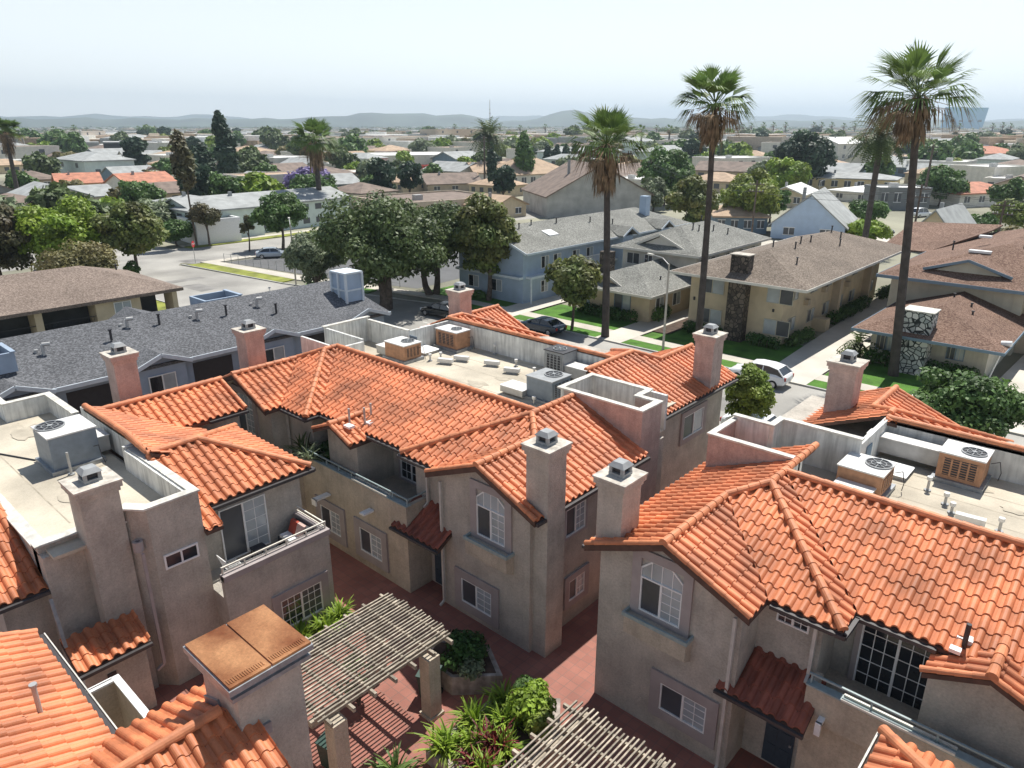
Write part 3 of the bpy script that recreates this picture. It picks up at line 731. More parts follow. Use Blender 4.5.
chimney(rt,-10.75,16.85,8.05,5.5,.9,1.0); chimney(rt,-9.05,31.6,8.5,0,1.1,1.0,'stucco_rose')
window(rt,'S',16.3,-9.45,-8.05,4.15,5.35,4,4,arch=.62,trim=.3); sill_box(rt,-9.75,-7.65,16.3,3.98)
window(rt,'S',16.3,-8.5,-6.95,.95,1.95,4,4,trim=.35)
window(rt,'S',17.45,-5.75,-4.85,5.0,5.4,4,2,trim=0,both=True,gl='glass',gr='glass')
window(rt,'S',18.75,-3.85,-1.95,3.1,5.35,6,5,trim=.14,gl='glass',gr='glass',both=True)
d = MB(); d.box(-4.95,-4.1,16.86,16.9,.1,2.25) if 0 else d.box(-5.6,-4.75,17.41,17.45,.1,2.25); do = d.build('door','door',rt)
d = MB()
for i in range(3):
    for j in range(2): d.box(-5.52+j*.4,-5.24+j*.4,17.39,17.41,.35+i*.62,.8+i*.62)
d.build('door_panel','door',do); d = MB(); d.box(-4.86,-4.8,17.35,17.4,1.05,1.13); d.build('handle','metal',do)
canopy(rt,-6.7,-4.2,16.1,17.45,2.95,3.75)
downspout(rt,-6.4,16.15,.25,5.45); downspout(rt,-4.65,17.3,3.85,5.5)
p = MB(); p.box(-4.05,-3.9,16.45,16.75,3.1,3.2); p.box(-4.05,-3.9,16.42,16.5,2.8,3.2); p.build('drain_spout','white',rt)
p = MB()
for x,y in ((-1.5,18.4),(-.1,18.5)): p.tube((x,y,5.6),(x,y,6.5),.06,n=10)
p.build('vent_pipe','acdark',rt)
p = MB(); p.box(-1.7,-1.35,18.5,18.75,5.85,5.97); p.box(-1.75,-1.5,18.0,18.2,5.8,5.9); p.build('flashing_patch','white',rt)

# ---- left townhouse
lt = thing('townhouse', 'left foreground grey stucco townhouse with flat roof, tall chimney and furnished balcony beside the courtyard', 'townhouse', (-24,8,0))
rf = Roof()
rf.slope([[(-22.4,8.6),(-22.4,13.4),(-25.3,10.5),(-25.3,8.6)], [(-21.5,8.75),(-21.5,9.35),(-22.5,9.35),(-22.5,8.75)]], 'x', -1, -22.4, ZE)
rf.slope([[(-22.4,13.4),(-28.2,13.4),(-25.3,10.5)]], 'y', -1, 13.4, ZE)
rf.slope([[(-28.2,13.4),(-28.2,8.9),(-25.3,8.9),(-25.3,10.5)]], 'x', 1, -28.2, ZE)
rf.slope([[(-25.0,8.75),(-31.6,8.75),(-31.6,12.6),(-27.0,12.6),(-25.0,10.0)]], 'y', -1, 12.4, 5.55)
rf.slope([[(-29.3,10.2),(-29.3,14.6),(-31.4,14.6),(-31.4,9.0)]], 'x', -1, -29.3, 5.9)
rf.slope([[(-31.4,9.0),(-31.4,14.6),(-33.5,14.6),(-33.5,9.0)]], 'x', 1, -33.5, 5.9)
caps(rf.c,(-22.4,13.4,5.72),(-25.3,10.5,6.95)); caps(rf.c,(-28.2,13.4,5.72),(-25.3,10.5,6.95)); caps(rf.c,(-25.3,10.5,6.95),(-25.3,8.7,6.95))
caps(rf.c,(-31.4,14.6,6.82),(-31.4,8.9,6.82)); caps(rf.c,(-31.5,8.8,7.1),(-27,8.8,7.1))
caps(rf.c,(-27.0,8.75,7.12),(-25.4,8.75,6.95)); caps(rf.c,(-29.3,14.55,5.93),(-31.4,14.55,6.8),r=.09)
rf.gutter((-22.3,9.4,5.58),(-22.3,13.45,5.58)); rf.gutter((-22.3,13.48,5.58),(-28.2,13.48,5.58)); rf.gutter((-29.2,12.8,5.8),(-29.2,14.6,5.8))
# lower lean-to roofs
rf.slope([[(-22.2,4.2),(-20.95,4.2),(-20.95,6.3),(-22.2,6.3)]], 'x', -1, -20.95, 2.75, .42)
rf.gutter((-20.88,4.15,2.65),(-20.88,6.3,2.65))
rf.slope([[(-27,2.95),(-22.9,2.95),(-22.9,4.4),(-27,4.4)]], 'x', -1, -22.9, 4.75)
rf.gutter((-22.83,2.9,4.66),(-22.83,4.4,4.66))
rf.build(lt)
w = MB()
w.box(-28,-22.75,8.7,13.05,0,5.7)
w.box(-37,-22.75,4.4,8.7,0,5.85); w.box(-33.2,-29.6,8.7,14.3,0,5.85)
w.prism([(-23.7,4.4),(-23.3,4.4),(-23.3,6.35),(-22.3,6.6),(-21.65,7.1),(-21.65,8.75),(-23.7,8.75)], 0, 5.86)
w.prism(ccw([(-22.3,6.6),(-21.65,7.1),(-21.65,8.75),(-21.85,8.75),(-21.85,7.2),(-22.4,6.78)]), 5.86, 6.78)
w.box(-23.3,-23.1,4.4,5.6,5.8,6.1)
w.box(-27,-21.85,8.55,8.75,5.86,6.78)
w.box(-27,-23.3,3.2,4.4,0,4.8); w.box(-22.2,-21.3,4.4,6.2,0,2.8)
w.build('wall','stucco',lt)
w = MB(); w.box(-22.75,-20.75,8.75,12.85,0,3.0); w.box(-20.95,-20.75,8.75,12.85,3.0,3.85); w.box(-22.75,-20.95,12.65,12.85,3.0,3.85); w.build('balcony_wall','stucco',lt)
w = MB(); w.box(-20.98,-20.70,8.75,12.9,3.68,3.9); w.box(-22.75,-20.98,12.62,12.9,3.68,3.898); w.build('balcony_band','trim_stucco',lt)
w = MB(); w.box(-36.5,-22.4,4.6,8.55,5.85,ZD); w.build('roof_deck','deckroof',lt)
w = MB(); w.box(-26.7,-21.9,8.4,8.55,ZD,6.78); w.box(-26.85,-26.7,8.4,8.75,ZD,6.9); w.box(-32.0,-26.85,8.75,8.9,ZD,7.0); w.box(-35.3,-32.0,8.45,8.6,ZD,6.75)
w.box(-35.42,-35.3,6.8,8.6,ZD,6.75); w.box(-40,-35.42,6.8,6.95,ZD,6.75)
w.build('parapet','parapet',lt)
w = MB(); w.box(-27,-21.6,8.5,8.8,6.78,6.84); w.box(-21.92,-21.6,7.15,8.5,6.78,6.841); w.prism(ccw([(-22.25,6.5),(-21.6,7.0),(-21.6,7.15),(-21.92,7.25),(-22.5,6.8)]),6.779,6.842)
w.box(-35.6,-32.0,8.4,8.68,6.75,6.81); w.box(-35.6,-35.3,6.75,8.4,6.75,6.811); w.box(-40,-35.6,6.75,7.0,6.75,6.812)
w.box(-23.42,-23.02,4.32,5.6,6.1,6.15); w.box(-32,-23.42,4.32,4.7,6.0,6.06)
w.box(-22.7,-22.2,6.2,6.75,6.3,6.36)
w.build('coping','coping',lt)
chimney(lt,-22.6,6.05,7.9,0,1.0,1.1)
small_window(lt,'E',-21.65,7.4,8.4,4.55,4.95); small_window(lt,'E',-23.3,4.55,5.4,4.55,4.9)
window(lt,'E',-22.75,9.75,11.55,3.1,5.2,4,5,trim=.0,gr='glassb'); window(lt,'E',-20.75,10.6,12.3,.7,1.95,6,4,trim=.3,gr='screen',gl='glass',both=True)
r = MB()
for z,t in ((3.97,.035),(4.13,.05)):
    r.box(-20.90-t/2,-20.90+t/2,8.78,12.85,z,z+t); r.box(-22.7,-20.9,12.78-t/2,12.78+t/2,z,z+t*.98)
for i in range(6): r.box(-20.93,-20.87,8.8+i*.8,8.84+i*.8,3.9,4.14)
r.build('balcony_rail','railw',lt)
downspout(lt,-21.6,6.75,1.2,5.4,'trim_stucco')
p = MB(); p.ring((-21.85,6.75),.08,.16,5.4,5.75,8); p.build('rain_hopper','trim_stucco',lt)
p = MB(); p.beam((-22.0,4.2,4.9),(-21.6,4.2,3.4),.09,.09); p.build('drain_pipe','flash',lt)
chimney(lt,-34.6,11.5,8.2,0,1.0,1.0,'stucco_rose')
# balcony pit with rails in the light well
pit = MB(); pit.box(-19.2,-19.05,3.55,4.75,0,3.4); pit.box(-19.05,-16.5,4.6,4.75,0,3.4); pit.build('light_well_wall','stucco_warm',lt)
r = MB(); r.box(-19.22,-19.03,3.5,4.78,3.4,3.46); r.box(-19.03,-16.5,4.58,4.78,3.4,3.461); r.beam((-19.0,3.5,3.6),(-19.0,4.55,3.6),.04,.04); r.beam((-19.0,4.55,3.6),(-16.5,4.55,3.6),.04,.04); r.build('light_well_rail','white',lt)
l = MB(); l.box(-21.3,-21.26,5.0,5.25,1.6,2.05); l.build('wall_lamp','acdark',lt)

# ---- nearest townhouse (bottom left): roof and copper-capped chimney
nt_ = thing('townhouse', 'nearest townhouse at the bottom left with clay tile slopes below the copper-capped chimney', 'townhouse', (-14,2,0))
rf = Roof()
rf.slope([[(-20.35,3.4),(-14.2,3.4),(-13.2,-4),(-20.35,-4)]], 'y', -1, 3.4, 5.0)
caps(rf.c,(-20.4,3.4,5.02),(-20.4,-3,7.7),r=.1)
rf.slope([[(-15.2,-3),(-13.1,-3),(-13.1,5.55),(-15.2,5.55)]], 'x', 1, -15.2, 5.0)
rf.slope([[(-10.7,-3),(-13.1,-3),(-13.1,5.55),(-10.7,5.55)]], 'x', -1, -11.0, 5.0)
caps(rf.c,(-13.1,5.0,5.9),(-13.1,-2.5,5.9))
rf.g.fresh().beam((-20.35,3.47,4.92),(-15.2,3.47,4.92),.1,.1)
rf.build(nt_)
w = MB(); w.box(-19.9,-14.8,-4,3.0,0,4.9); w.box(-14.8,-11.4,-3,5.2,0,5.05); w.build('wall','stucco',nt_)
w = MB(); w.box(-20.35,-15.3,3.54,3.57,4.9,4.98); w.build('gutter_edge','coping',nt_)
w = MB(); w.prism([(-14.1,5.15),(-12.5,5.15),(-12.5,6.7),(-14.1,6.7)],0,6.62); ch = w.build('chimney','stucco',nt_)
w = MB(); w.box(-14.3,-12.32,4.98,6.87,6.62,6.72); w.box(-14.36,-12.26,4.92,6.93,6.86,7.0); w.box(-14.2,-12.4,5.06,6.8,6.72,6.86); w.build('crown','flash',ch)
w = MB(); w.box(-14.32,-12.3,4.96,5.91,7.0,7.06); w.box(-14.32,-12.3,5.95,6.9,7.0,7.06)
for y0_ in (5.0,5.99):
    for i in range(16): w.box(-12.56,-12.4,y0_+i*.053,y0_+.022+i*.053,7.06,7.075)
w.build('copper_cap','copper',ch)
w = MB(); w.beam((-12.47,5.12,5.35),(-12.47,5.8,5.35),.07,.3); w.beam((-14.1,5.12,5.55),(-13.4,5.12,5.85),.06,.2); w.build('flashing','flash',ch)
p = MB(); p.tube((-16.6,2.45,5.3),(-16.6,2.45,6.2),.055,n=10); p.tube((-16.6,2.45,6.2),(-16.6,2.45,6.26),.085,n=10); p.build('vent_pipe','metal',nt_)

# ---- townhouse whose roof corner enters at the bottom right
n2 = thing('townhouse', 'townhouse roof corner of clay tiles cut off at the bottom right of the balcony', 'townhouse', (-2,13,0))
rf = Roof()
X0,Y0 = -2.2,14.5
rf.slope([[(X0,Y0),(X0,8),(4,8),(4,Y0-6.45)] if 0 else [(X0,Y0),(X0,8.0),(X0+6.3,8.0)]], 'x', 1, X0, 5.55)
rf.slope([[(X0,Y0),(X0+6.3,8.0),(6,8.0),(6,Y0)]], 'y', -1, Y0, 5.55)
caps(rf.c,(X0,Y0,5.57),(X0+6.2,Y0-6.2,8.18))
rf.build(n2)
w = MB(); w.box(X0+.4,5.8,8,Y0-.4,0,5.4); w.build('wall','stucco',n2)
w = MB(); w.box(X0-.1,X0-.06,8,Y0+.05,5.43,5.57); w.build('gutter_edge','coping',n2)

TOWN_M, TOWN_R, TOWN_L = mt, rt, lt
# ================================================================== OTHER HOUSES
def slope_poly(mb, pts3, th=.16):
    """flat roof panel given by 3D points (ccw from above), thickened downwards"""
    n = len(pts3); vs = [tuple(p) for p in pts3]+[(p[0],p[1],p[2]-th) for p in pts3]
    mb.add(vs, [tuple(range(n)), tuple(reversed(range(n,2*n)))]+[(i,n+i,n+(i+1)%n,(i+1)%n) for i in range(n)])
def hip_roof(mb, x0, x1, y0, y1, ze, rise, axis='y', hip0=True, hip1=True, th=.16):
    """ridge along axis; hips or gables at each end"""
    if axis == 'y':
        cx = (x0+x1)/2; d = (x1-x0)/2
        a = y0+(d if hip0 else 0); b = y1-(d if hip1 else 0); zr = ze+rise
        A,B,C_,D = (x0,y0,ze),(x1,y0,ze),(x1,y1,ze),(x0,y1,ze); P,Q = (cx,a,zr),(cx,b,zr)
        slope_poly(mb,[B,C_,Q,P],th); slope_poly(mb,[D,A,P,Q],th)
        if hip0: slope_poly(mb,[A,B,P],th)
        if hip1: slope_poly(mb,[C_,D,Q],th)
    else:
        cy = (y0+y1)/2; d = (y1-y0)/2
        a = x0+(d if hip0 else 0); b = x1-(d if hip1 else 0); zr = ze+rise
        A,B,C_,D = (x0,y0,ze),(x1,y0,ze),(x1,y1,ze),(x0,y1,ze); P,Q = (a,cy,zr),(b,cy,zr)
        slope_poly(mb,[A,B,Q,P],th); slope_poly(mb,[C_,D,P,Q],th)
        if hip0: slope_poly(mb,[D,A,P],th)
        if hip1: slope_poly(mb,[B,C_,Q],th)
def fascia(mb, x0, x1, y0, y1, z, h=.22, t=.05):
    mb.box(x0-t,x1+t,y0-t,y0,z-h,z+.02); mb.box(x0-t,x1+t,y1,y1+t,z-h,z+.02); mb.box(x0-t,x0,y0,y1,z-h,z+.02); mb.box(x1,x1+t,y0,y1,z-h,z+.02)
def vents(par, pts, m='acdark', r=.07, h=.45):
    for x,y,z in pts:
        p = MB(); p.tube((x,y,z-.2),(x,y,z+h),r,n=8); p.tube((x,y,z+h),(x,y,z+h+.06),r*1.7,n=8); p.build('roof_vent', m, par)

# ---- long slate-roofed block with blue-grey siding
gb = thing('apartment_block', 'long blue-grey block with charcoal shingle roof and white-edged gables behind the left townhouse', 'apartments', (-44,16,0))
xe, ze_, sg = -40.0, 5.5, .36
xr = -45.0; zr_ = ze_+sg*5.0
b = MB()
slope_poly(b, [(xe,-8,ze_),(xe,31.5,ze_),(xr,30.6,zr_),(xr,-8,zr_)]); slope_poly(b, [(-50,-8,ze_),(xr,-8,zr_),(xr,30.6,zr_),(-50,31.5,ze_)])
slope_poly(b, [(xe,31.5,ze_),(-50,31.5,ze_),(xr,30.6,zr_)])
ga = []
for yc, hw in ((8.3,1.6),(15.3,1.6),(22.2,1.65),(29.4,1.75)):
    za = ze_+.62; L_ = .62/sg+.2
    slope_poly(b, [(xe+.28,yc-hw,ze_-.02),(xe+.28,yc,za),(xe-L_,yc,za),(xe-.1,yc-hw,ze_+.02)][::-1] if 0 else [(xe+.28,yc-hw,ze_+.03),(xe+.28,yc,za+.03),(xe-L_,yc,za+.03),(xe,yc-hw,ze_+.03)], .1)
    slope_poly(b, [(xe+.28,yc,za+.03),(xe+.28,yc+hw,ze_+.03),(xe,yc+hw,ze_+.03),(xe-L_,yc,za+.03)], .1); ga.append((yc,hw,za))
slope_poly(b, [(-49,14.6,5.6),(-49,17.2,7.0),(-45.5,17.2,7.0),(-44.9,14.6,6.2)]) ; slope_poly(b, [(-49,17.2,7.0),(-49,19.8,5.6),(-45.3,19.8,6.2),(-45.5,17.2,7.0)])
rfo = b.build('roof','sh_grey',gb)
b = MB()
ys = [-8]+sum([[yc-hw, yc+hw] for yc,hw,za in ga],[])+[31.5]
for i in range(0,len(ys),2):
    b.beam((xe+.05,ys[i],ze_-.08),(xe+.05,ys[i+1],ze_-.08),.07,.22)
for yc,hw,za in ga:
    b.beam((xe+.33,yc-hw-.05,ze_-.06),(xe+.33,yc,za-.04),.07,.22); b.beam((xe+.33,yc,za-.04),(xe+.33,yc+hw+.05,ze_-.06),.07,.22)
b.build('fascia','bluetrim',gb)
b = MB(); b.box(-49.5,-40.6,-8,31,0,5.35)
for yc,hw,za in ga: b.ext([(-40.6,yc-hw+.2,0),(-40.6,yc+hw-.2,0),(-40.6,yc+hw-.2,5.4),(-40.6,yc,za-.1),(-40.6,yc-hw+.2,5.4)],(.5,0,0))
b.build('wall','grey_sid',gb)
for y0,y1 in ((10.6,13.6),(17.3,19.7),(24.6,27.2)):
    small_window(gb,'E',-40.6,y0,y1,3.7,4.95,'acdark','bluetrim',parts=False)
for yc,hw,za in ga: window(gb,'E',-40.1,yc-.75,yc+.75,3.4,4.9,2,1,trim=0,gl='glass')
for y0 in (14.9,19.4,21.8): window(gb,'E',-40.6 if y0!=14.9 else -40.1,y0,y0+1.1,.9,2.4,2,1,trim=0,gl='glass')
vents(gb,[(-42.3,8.9,6.5),(-42.9,14.0,6.8),(-43.2,21.0,6.9),(-42.4,24.0,6.6),(-43.6,17.0,7.0)],h=.4)
p = MB()
for x,y,z in ((-42.9,10.6,6.6),(-43.9,15.3,6.9),(-43.5,23.3,6.8),(-43.4,19.2,6.75)):
    p = MB(); p.tube((x,y,z-.2),(x,y,z+.5),.09,n=8); p.tube((x,y,z+.5),(x+.1,y+.35,z+.5),.11,n=8); p.tube((x-.3,y-.25,z-.2),(x-.3,y-.25,z+.22),.1,n=8); p.build('flue_pipe','metal',gb)
b = MB(); b.box(-43.6,-42.0,29.3,30.6,5.8,8.2); o = b.build('rooftop_shaft','blue_sid',gb)
b = MB()
for x in (-43.65,-42.8,-41.95):
    for y in (29.25,30.65): b.box(x-.08,x+.08,y-.08,y+.08,5.8,8.22)
for z in (7.0,8.18): b.box(-43.7,-41.9,29.2,30.7,z,z+.12)
b.build('shaft_frame','bluetrim',o)
for k,(x0,y0) in enumerate(((-47.5,20.7),(-43.9,6.5))):
    b = MB(); b.box(x0,x0+2.2,y0,y0+.15,6.3,7.3); b.box(x0,x0+2.2,y0+2.4,y0+2.55,6.3,7.3); b.box(x0,x0+.15,y0+.15,y0+2.4,6.3,7.3); b.box(x0+2.05,x0+2.2,y0+.15,y0+2.4,6.3,7.3); b.box(x0-.05,x0+2.25,y0+2.38,y0+2.6,7.3,7.36); b.build('roof_well','grey_sid',gb)

# ---- brown-roofed two-storey with open balconies, far left
cb = thing('apartment_block', 'low tan apartments with wide brown shingle roof and dark recessed balconies at the left edge', 'apartments', (-66,14,0))
b = MB(); hip_roof(b,-72,-60.5,-20,26.0,5.2,1.9,'y',False,True,.25); b.build('roof','sh_brown',cb)
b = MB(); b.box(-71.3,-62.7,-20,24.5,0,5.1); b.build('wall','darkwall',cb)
b = MB()
for y0,y1 in ((-12,3.0),(6.6,8.6),(15.0,15.5),(19.2,22.6),(25.2,25.6)): b.box(-62.7,-61.0,y0,y1,0,5.0)
b.box(-62.7,-61.6,3.0,25.2,0,3.0)
b.build('partition_wall','cream',cb)
small_window(cb,'E',-61.0,20.6,21.8,3.4,4.7,'glassb','white')
for y0 in (8.6,15.5):
    b = MB(); b.box(-61.15,-61.1,y0,y0+(6.4 if y0<10 else 3.7),3.9,3.96); b.box(-61.15,-61.1,y0,y0+(6.4 if y0<10 else 3.7),3.1,3.14)
    for i in range(16): b.box(-61.14,-61.11,y0+.2+i*.22,y0+.22+i*.22,3.14,3.9)
    b.build('balcony_rail','acdark',cb)
b = MB(); b.box(-67.3,-66.6,8.8,9.5,7.0,7.15); b.build('skylight','metal',cb)
vents(cb,[(-69,24,5.9),(-70,18,6.1)],h=.4)

# ---- beige two-storey apartments with dark stone chimney
pb = thing('apartment_block', 'two-storey cream apartments with taupe hip roof and dark stone chimney', 'apartments', (-26,64,0))
b = MB(); hip_roof(b,-32.6,-20.3,57.3,86.2,5.7,1.85,'y',True,True,.18); b.build('roof','sh_taupe',pb)
b = MB(); fascia(b,-32.6,-20.3,57.3,86.2,5.7,.2); b.build('fascia','offwhite',pb)
b = MB(); b.box(-31.6,-22.9,59.6,85.5,0,5.6); b.box(-22.9,-22.0,62.5,66,3.0,5.6) if 0 else None; b.build('wall','cream',pb)
b = MB(); b.box(-22.9,-22.2,71.4,72,0,5.6); b.box(-22.9,-22.2,80.5,81,0,5.6); b.build('fin_wall','tan',pb)
for x in (-30.6,-25.0+.6):
    for z in (1.0,3.75): window(pb,'S',59.6,x,x+2.3,z,z+1.35,2,1,trim=.0,lite='right' if x<-28 else 'left',gl='screen',frame='board')
for y in (61.0,65.5,69.2,73.0,76.5,82.5):
    for z in (1.0,3.7): window(pb,'E',-22.9,y,y+1.7,z,z+1.2,2,1,trim=0,gl='screen',frame='board')
c = MB(); c.box(-27.5,-25.9,58.6,59.6,0,5.5); c.box(-27.5,-25.9,58.6,59.6,5.5,7.6); o = c.build('chimney','stone_dark',pb)
c = MB(); c.box(-27.6,-25.8,58.5,59.7,7.6,7.68); c.build('chimney_cap','cap',o)
vents(pb,[(-27,66,7.45),(-25.5,67.5,7.3),(-25.8,72,7.4),(-24,75,6.9),(-25,78,7.2),(-26,70,7.5),(-23.5,63,6.7),(-26.3,79,7.6)],h=.5)
for y in (64.3,68.4,74.8):
    p = MB(); p.box(-22.9,-22.5,y,y+.6,2.9 if y!=68.4 else 3.4,3.4 if y!=68.4 else 3.9); p.build('wall_unit','tan',pb)
p = MB(); p.box(-22.9,-21.6,67.0,68.0,.0,1.2); p.build('entry_wall','cream',pb)
p = MB(); p.box(-23.75,-23.6,59.5,59.6,3.0,3.25); p.box(-31.2,-31.05,59.5,59.6,2.9,3.2); p.build('wall_lamp','acdark',pb)

# ---- small beige single-storey house with light grey roof
sb = thing('house', 'small single-storey beige house with pale grey shingle roof between the driveways', 'house', (-41,62,0))
b = MB(); hip_roof(b,-44.2,-34.2,57.2,72.5,3.05,1.75,'y',True,True,.18)
slope_poly(b,[(-41.9,58.2,3.4),(-40.1,58.2,4.35),(-40.1,61.6,4.45),(-41.9,59.6,3.5)]); slope_poly(b,[(-40.1,58.2,4.35),(-38.3,58.2,3.4),(-38.3,59.6,3.5),(-40.1,61.6,4.45)]); b.build('roof','sh_lgrey',sb)
b = MB(); fascia(b,-44.2,-34.2,57.2,72.5,3.05,.2); b.beam((-42,58.15,3.3),(-40.1,58.15,4.3),.08,.22); b.beam((-40.1,58.15,4.3),(-38.2,58.15,3.3),.08,.22); b.build('fascia','offwhite',sb)
b = MB(); b.box(-43.6,-35.4,58.9,72,0,2.95); b.ext([(-41.7,58.4,3.2),(-38.5,58.4,3.2),(-40.1,58.4,4.1)],(0,.3,0)); b.build('wall','cream',sb)
window(sb,'S',58.9,-43.4,-42.4,.9,2.5,2,1,trim=0,frame='slate_blue'); window(sb,'S',58.9,-39.4,-37.5,.8,2.5,2,1,trim=0,gr='glassb',gl='screen',frame='slate_blue')
for y in (60.0,63.2,67): window(sb,'E',-35.4,y,y+1.5,1.0,2.3,2,1,trim=0,gl='screen')
c = MB(); c.box(-43.9,-42.7,62.5,63.6,2.6,5.6); o = c.build('chimney','stone_dark',sb)
vents(sb,[(-39.8,65,4.6),(-38.4,65.5,4.4),(-36.2,62,3.7)],h=.3)
# ---- two-storey pale grey roofed apartments behind it
sc = thing('apartment_block', 'two-storey off-white apartments with small front gable behind the small beige house', 'apartments', (-40,74,0))
b = MB(); hip_roof(b,-44.8,-34.3,65.9,83,5.7,2.1,'y',True,True,.2)
slope_poly(b,[(-42.3,66.9,6.1),(-39.5,66.9,7.3),(-39.5,70.5,7.4),(-42.3,68.3,6.2)]); slope_poly(b,[(-39.5,66.9,7.3),(-36.7,66.9,6.1),(-36.7,68.3,6.2),(-39.5,70.5,7.4)]); b.build('roof','sh_lgrey',sc)
b = MB(); fascia(b,-44.8,-34.3,65.9,83,5.7,.22); b.beam((-42.4,66.85,5.98),(-39.5,66.85,7.24),.09,.24); b.beam((-39.5,66.85,7.24),(-36.6,66.85,5.98),.09,.24); b.build('fascia','offwhite',sc)
b = MB(); b.box(-44.0,-35.1,67.0,82.3,0,5.6); b.ext([(-41.9,67.1,5.9),(-37.1,67.1,5.9),(-39.5,67.1,7.05)],(0,.3,0)); b.build('wall','offwhite',sc)
for x,w_ in ((-43.4,1.5),(-41.2,.9)): small_window(sc,'S',67.0,x,x+w_,3.9,5.0,'screen','white')
for y in (67.6,70,73.2,76.5,79.6): window(sc,'E',-35.1,y,y+1.9,4.0,5.1,2,1,trim=0,gl='screen')
vents(sc,[(-38.5,72,7.5),(-38.1,72.6,7.3),(-37.6,75,7.1),(-36.6,76.5,6.7),(-40.2,77,7.7)],h=.5)

# ---- blue two-storey townhouses with light grey roof
bb = thing('apartment_block', 'two-storey powder-blue townhouses with pale grey roof, white balcony rails and skylight', 'apartments', (-54,70,0))
b = MB(); hip_roof(b,-59.5,-48.4,56.0,90,5.6,2.1,'y',False,True,.2)
for yc in (74,82.5): 
    slope_poly(b,[(-47.6,yc-1.6,5.75),(-47.6,yc,6.7),(-51.5,yc,6.7),(-48.4,yc-1.6,5.75)]); slope_poly(b,[(-47.6,yc,6.7),(-47.6,yc+1.6,5.75),(-48.4,yc+1.6,5.75),(-51.5,yc,6.7)])
b.build('roof','sh_lgrey',bb)
b = MB(); b.beam((-48.35,56,5.5),(-48.35,90,5.5),.06,.22); b.beam((-48.4,55.95,5.5),(-53.95,55.95,7.6),.06,.22); b.beam((-53.95,55.95,7.6),(-59.5,55.95,5.5),.06,.22)
b.box(-49.4,-48.6,57,76,2.75,3.0); b.box(-59,-49.4,56.0,56.6,2.75,3.0)
for yc in (74,82.5): b.beam((-47.5,yc-1.7,5.65),(-47.5,yc,6.6),.07,.2); b.beam((-47.5,yc,6.6),(-47.5,yc+1.7,5.65),.07,.2)
for y in (57,66,76): b.box(-48.75,-48.6,y,y+.15,0,2.75)
b.build('fascia','bluetrim',bb)
b = MB(); b.ext([(-59,56.6,0),(-49.4,56.6,0),(-49.4,56.6,5.5),(-54.2,56.6,7.3),(-59,56.6,5.5)],(0,28,0)); b.box(-58,-49.4,84.6,89.4,0,5.5); b.box(-49.4,-48.0,72.9,75.1,0,5.6); b.box(-49.4,-48.0,81.4,83.6,0,5.6); b.build('wall','blue_sid',bb)
for y in (59.5,61.6,65,67.6,77,79,85.5): window(bb,'E',-49.4,y,y+1.3,3.5,4.8,2,1,trim=0,gl='glass')
for y in (59.5,66,78): window(bb,'E',-49.4,y,y+1.2,.9,2.2,2,2,trim=0,gl='glass',both=True)
d = MB(); d.box(-49.42,-49.36,62.3,63.4,0,2.2); d.build('door','door',bb)
for x in (-57.5,-54): window(bb,'S',56.6,x,x+1.6,1,2.3,2,1,trim=0,gl='glass')
r = MB()
for i in range(20): r.box(-48.72,-48.68,64.5+i*.25,64.54+i*.25,3.0,3.9)
r.box(-48.75,-48.65,64.5,69.4,3.9,3.97); r.build('balcony_rail','white',bb)
s_ = MB(); s_.add([(-51.9,62.5,7.0),(-50.7,62.5,6.6),(-50.7,64.1,6.6),(-51.9,64.1,7.0),(-51.9,62.5,6.7),(-50.7,62.5,6.25),(-50.7,64.1,6.25),(-51.9,64.1,6.7)],[(0,1,2,3),(0,4,5,1),(1,5,6,2),(2,6,7,3),(3,7,4,0)]); s_.build('skylight','white',bb)
c = MB(); c.box(-52.6,-51.6,83.4,84.4,6,9.3); c.build('chimney','blue_sid',bb)
c = MB(); c.box(-57.3,-56.1,58.2,59.2,6,8.8); c.build('chimney','blue_sid',bb)
vents(bb,[(-53.0,60,7.5),(-53,66.5,7.5),(-52.2,72,7.2),(-53.4,62.5,7.6),(-51,75,6.8)],h=.4)
# ---- right-hand brown roofed houses
qb = thing('house', 'single-storey house with rust-brown hip roof and tall white stone chimney beside the right palm', 'house', (-12,64,0))
b = MB(); hip_roof(b,-16.9,-6.7,58.6,75,3.05,1.75,'y',True,False,.18); b.build('roof','sh_red',qb)
b = MB(); fascia(b,-16.9,-6.7,58.6,75,3.05,.2); b.build('fascia','slate_blue',qb)
b = MB(); b.box(-16.0,-7.9,61.0,75,0,3.0)
for i in range(26): b.box(-15.95+i*.31,-15.91+i*.31,60.97,61.0,.2,2.95)
b.build('wall','board',qb)
c = MB(); c.prism([(-13.6,59.2),(-11.6,59.2),(-11.6,60.9),(-13.6,60.9)],0,4.9); o = c.build('chimney','stone_white',qb)
c = MB(); c.box(-13.7,-11.5,59.1,61.0,4.9,4.98); c.build('chimney_cap','coping',o)
window(qb,'S',61.0,-15.6,-14.1,1.1,2.4,2,1,trim=0,frame='slate_blue'); window(qb,'S',61.0,-10.6,-9.4,1.3,2.4,2,1,trim=0,frame='slate_blue')
vents(qb,[(-11.7,64,4.3),(-10.5,66.5,4.3),(-12,67.5,4.7),(-10,64.5,4.1)],h=.3)
qc = thing('apartment_block', 'two-storey board-sided apartments with rust-brown roof and wide low gable at the right edge', 'apartments', (-10,75,0))
b = MB(); hip_roof(b,-18.5,-2.0,68.8,100,5.6,2.6,'y',True,True,.2)
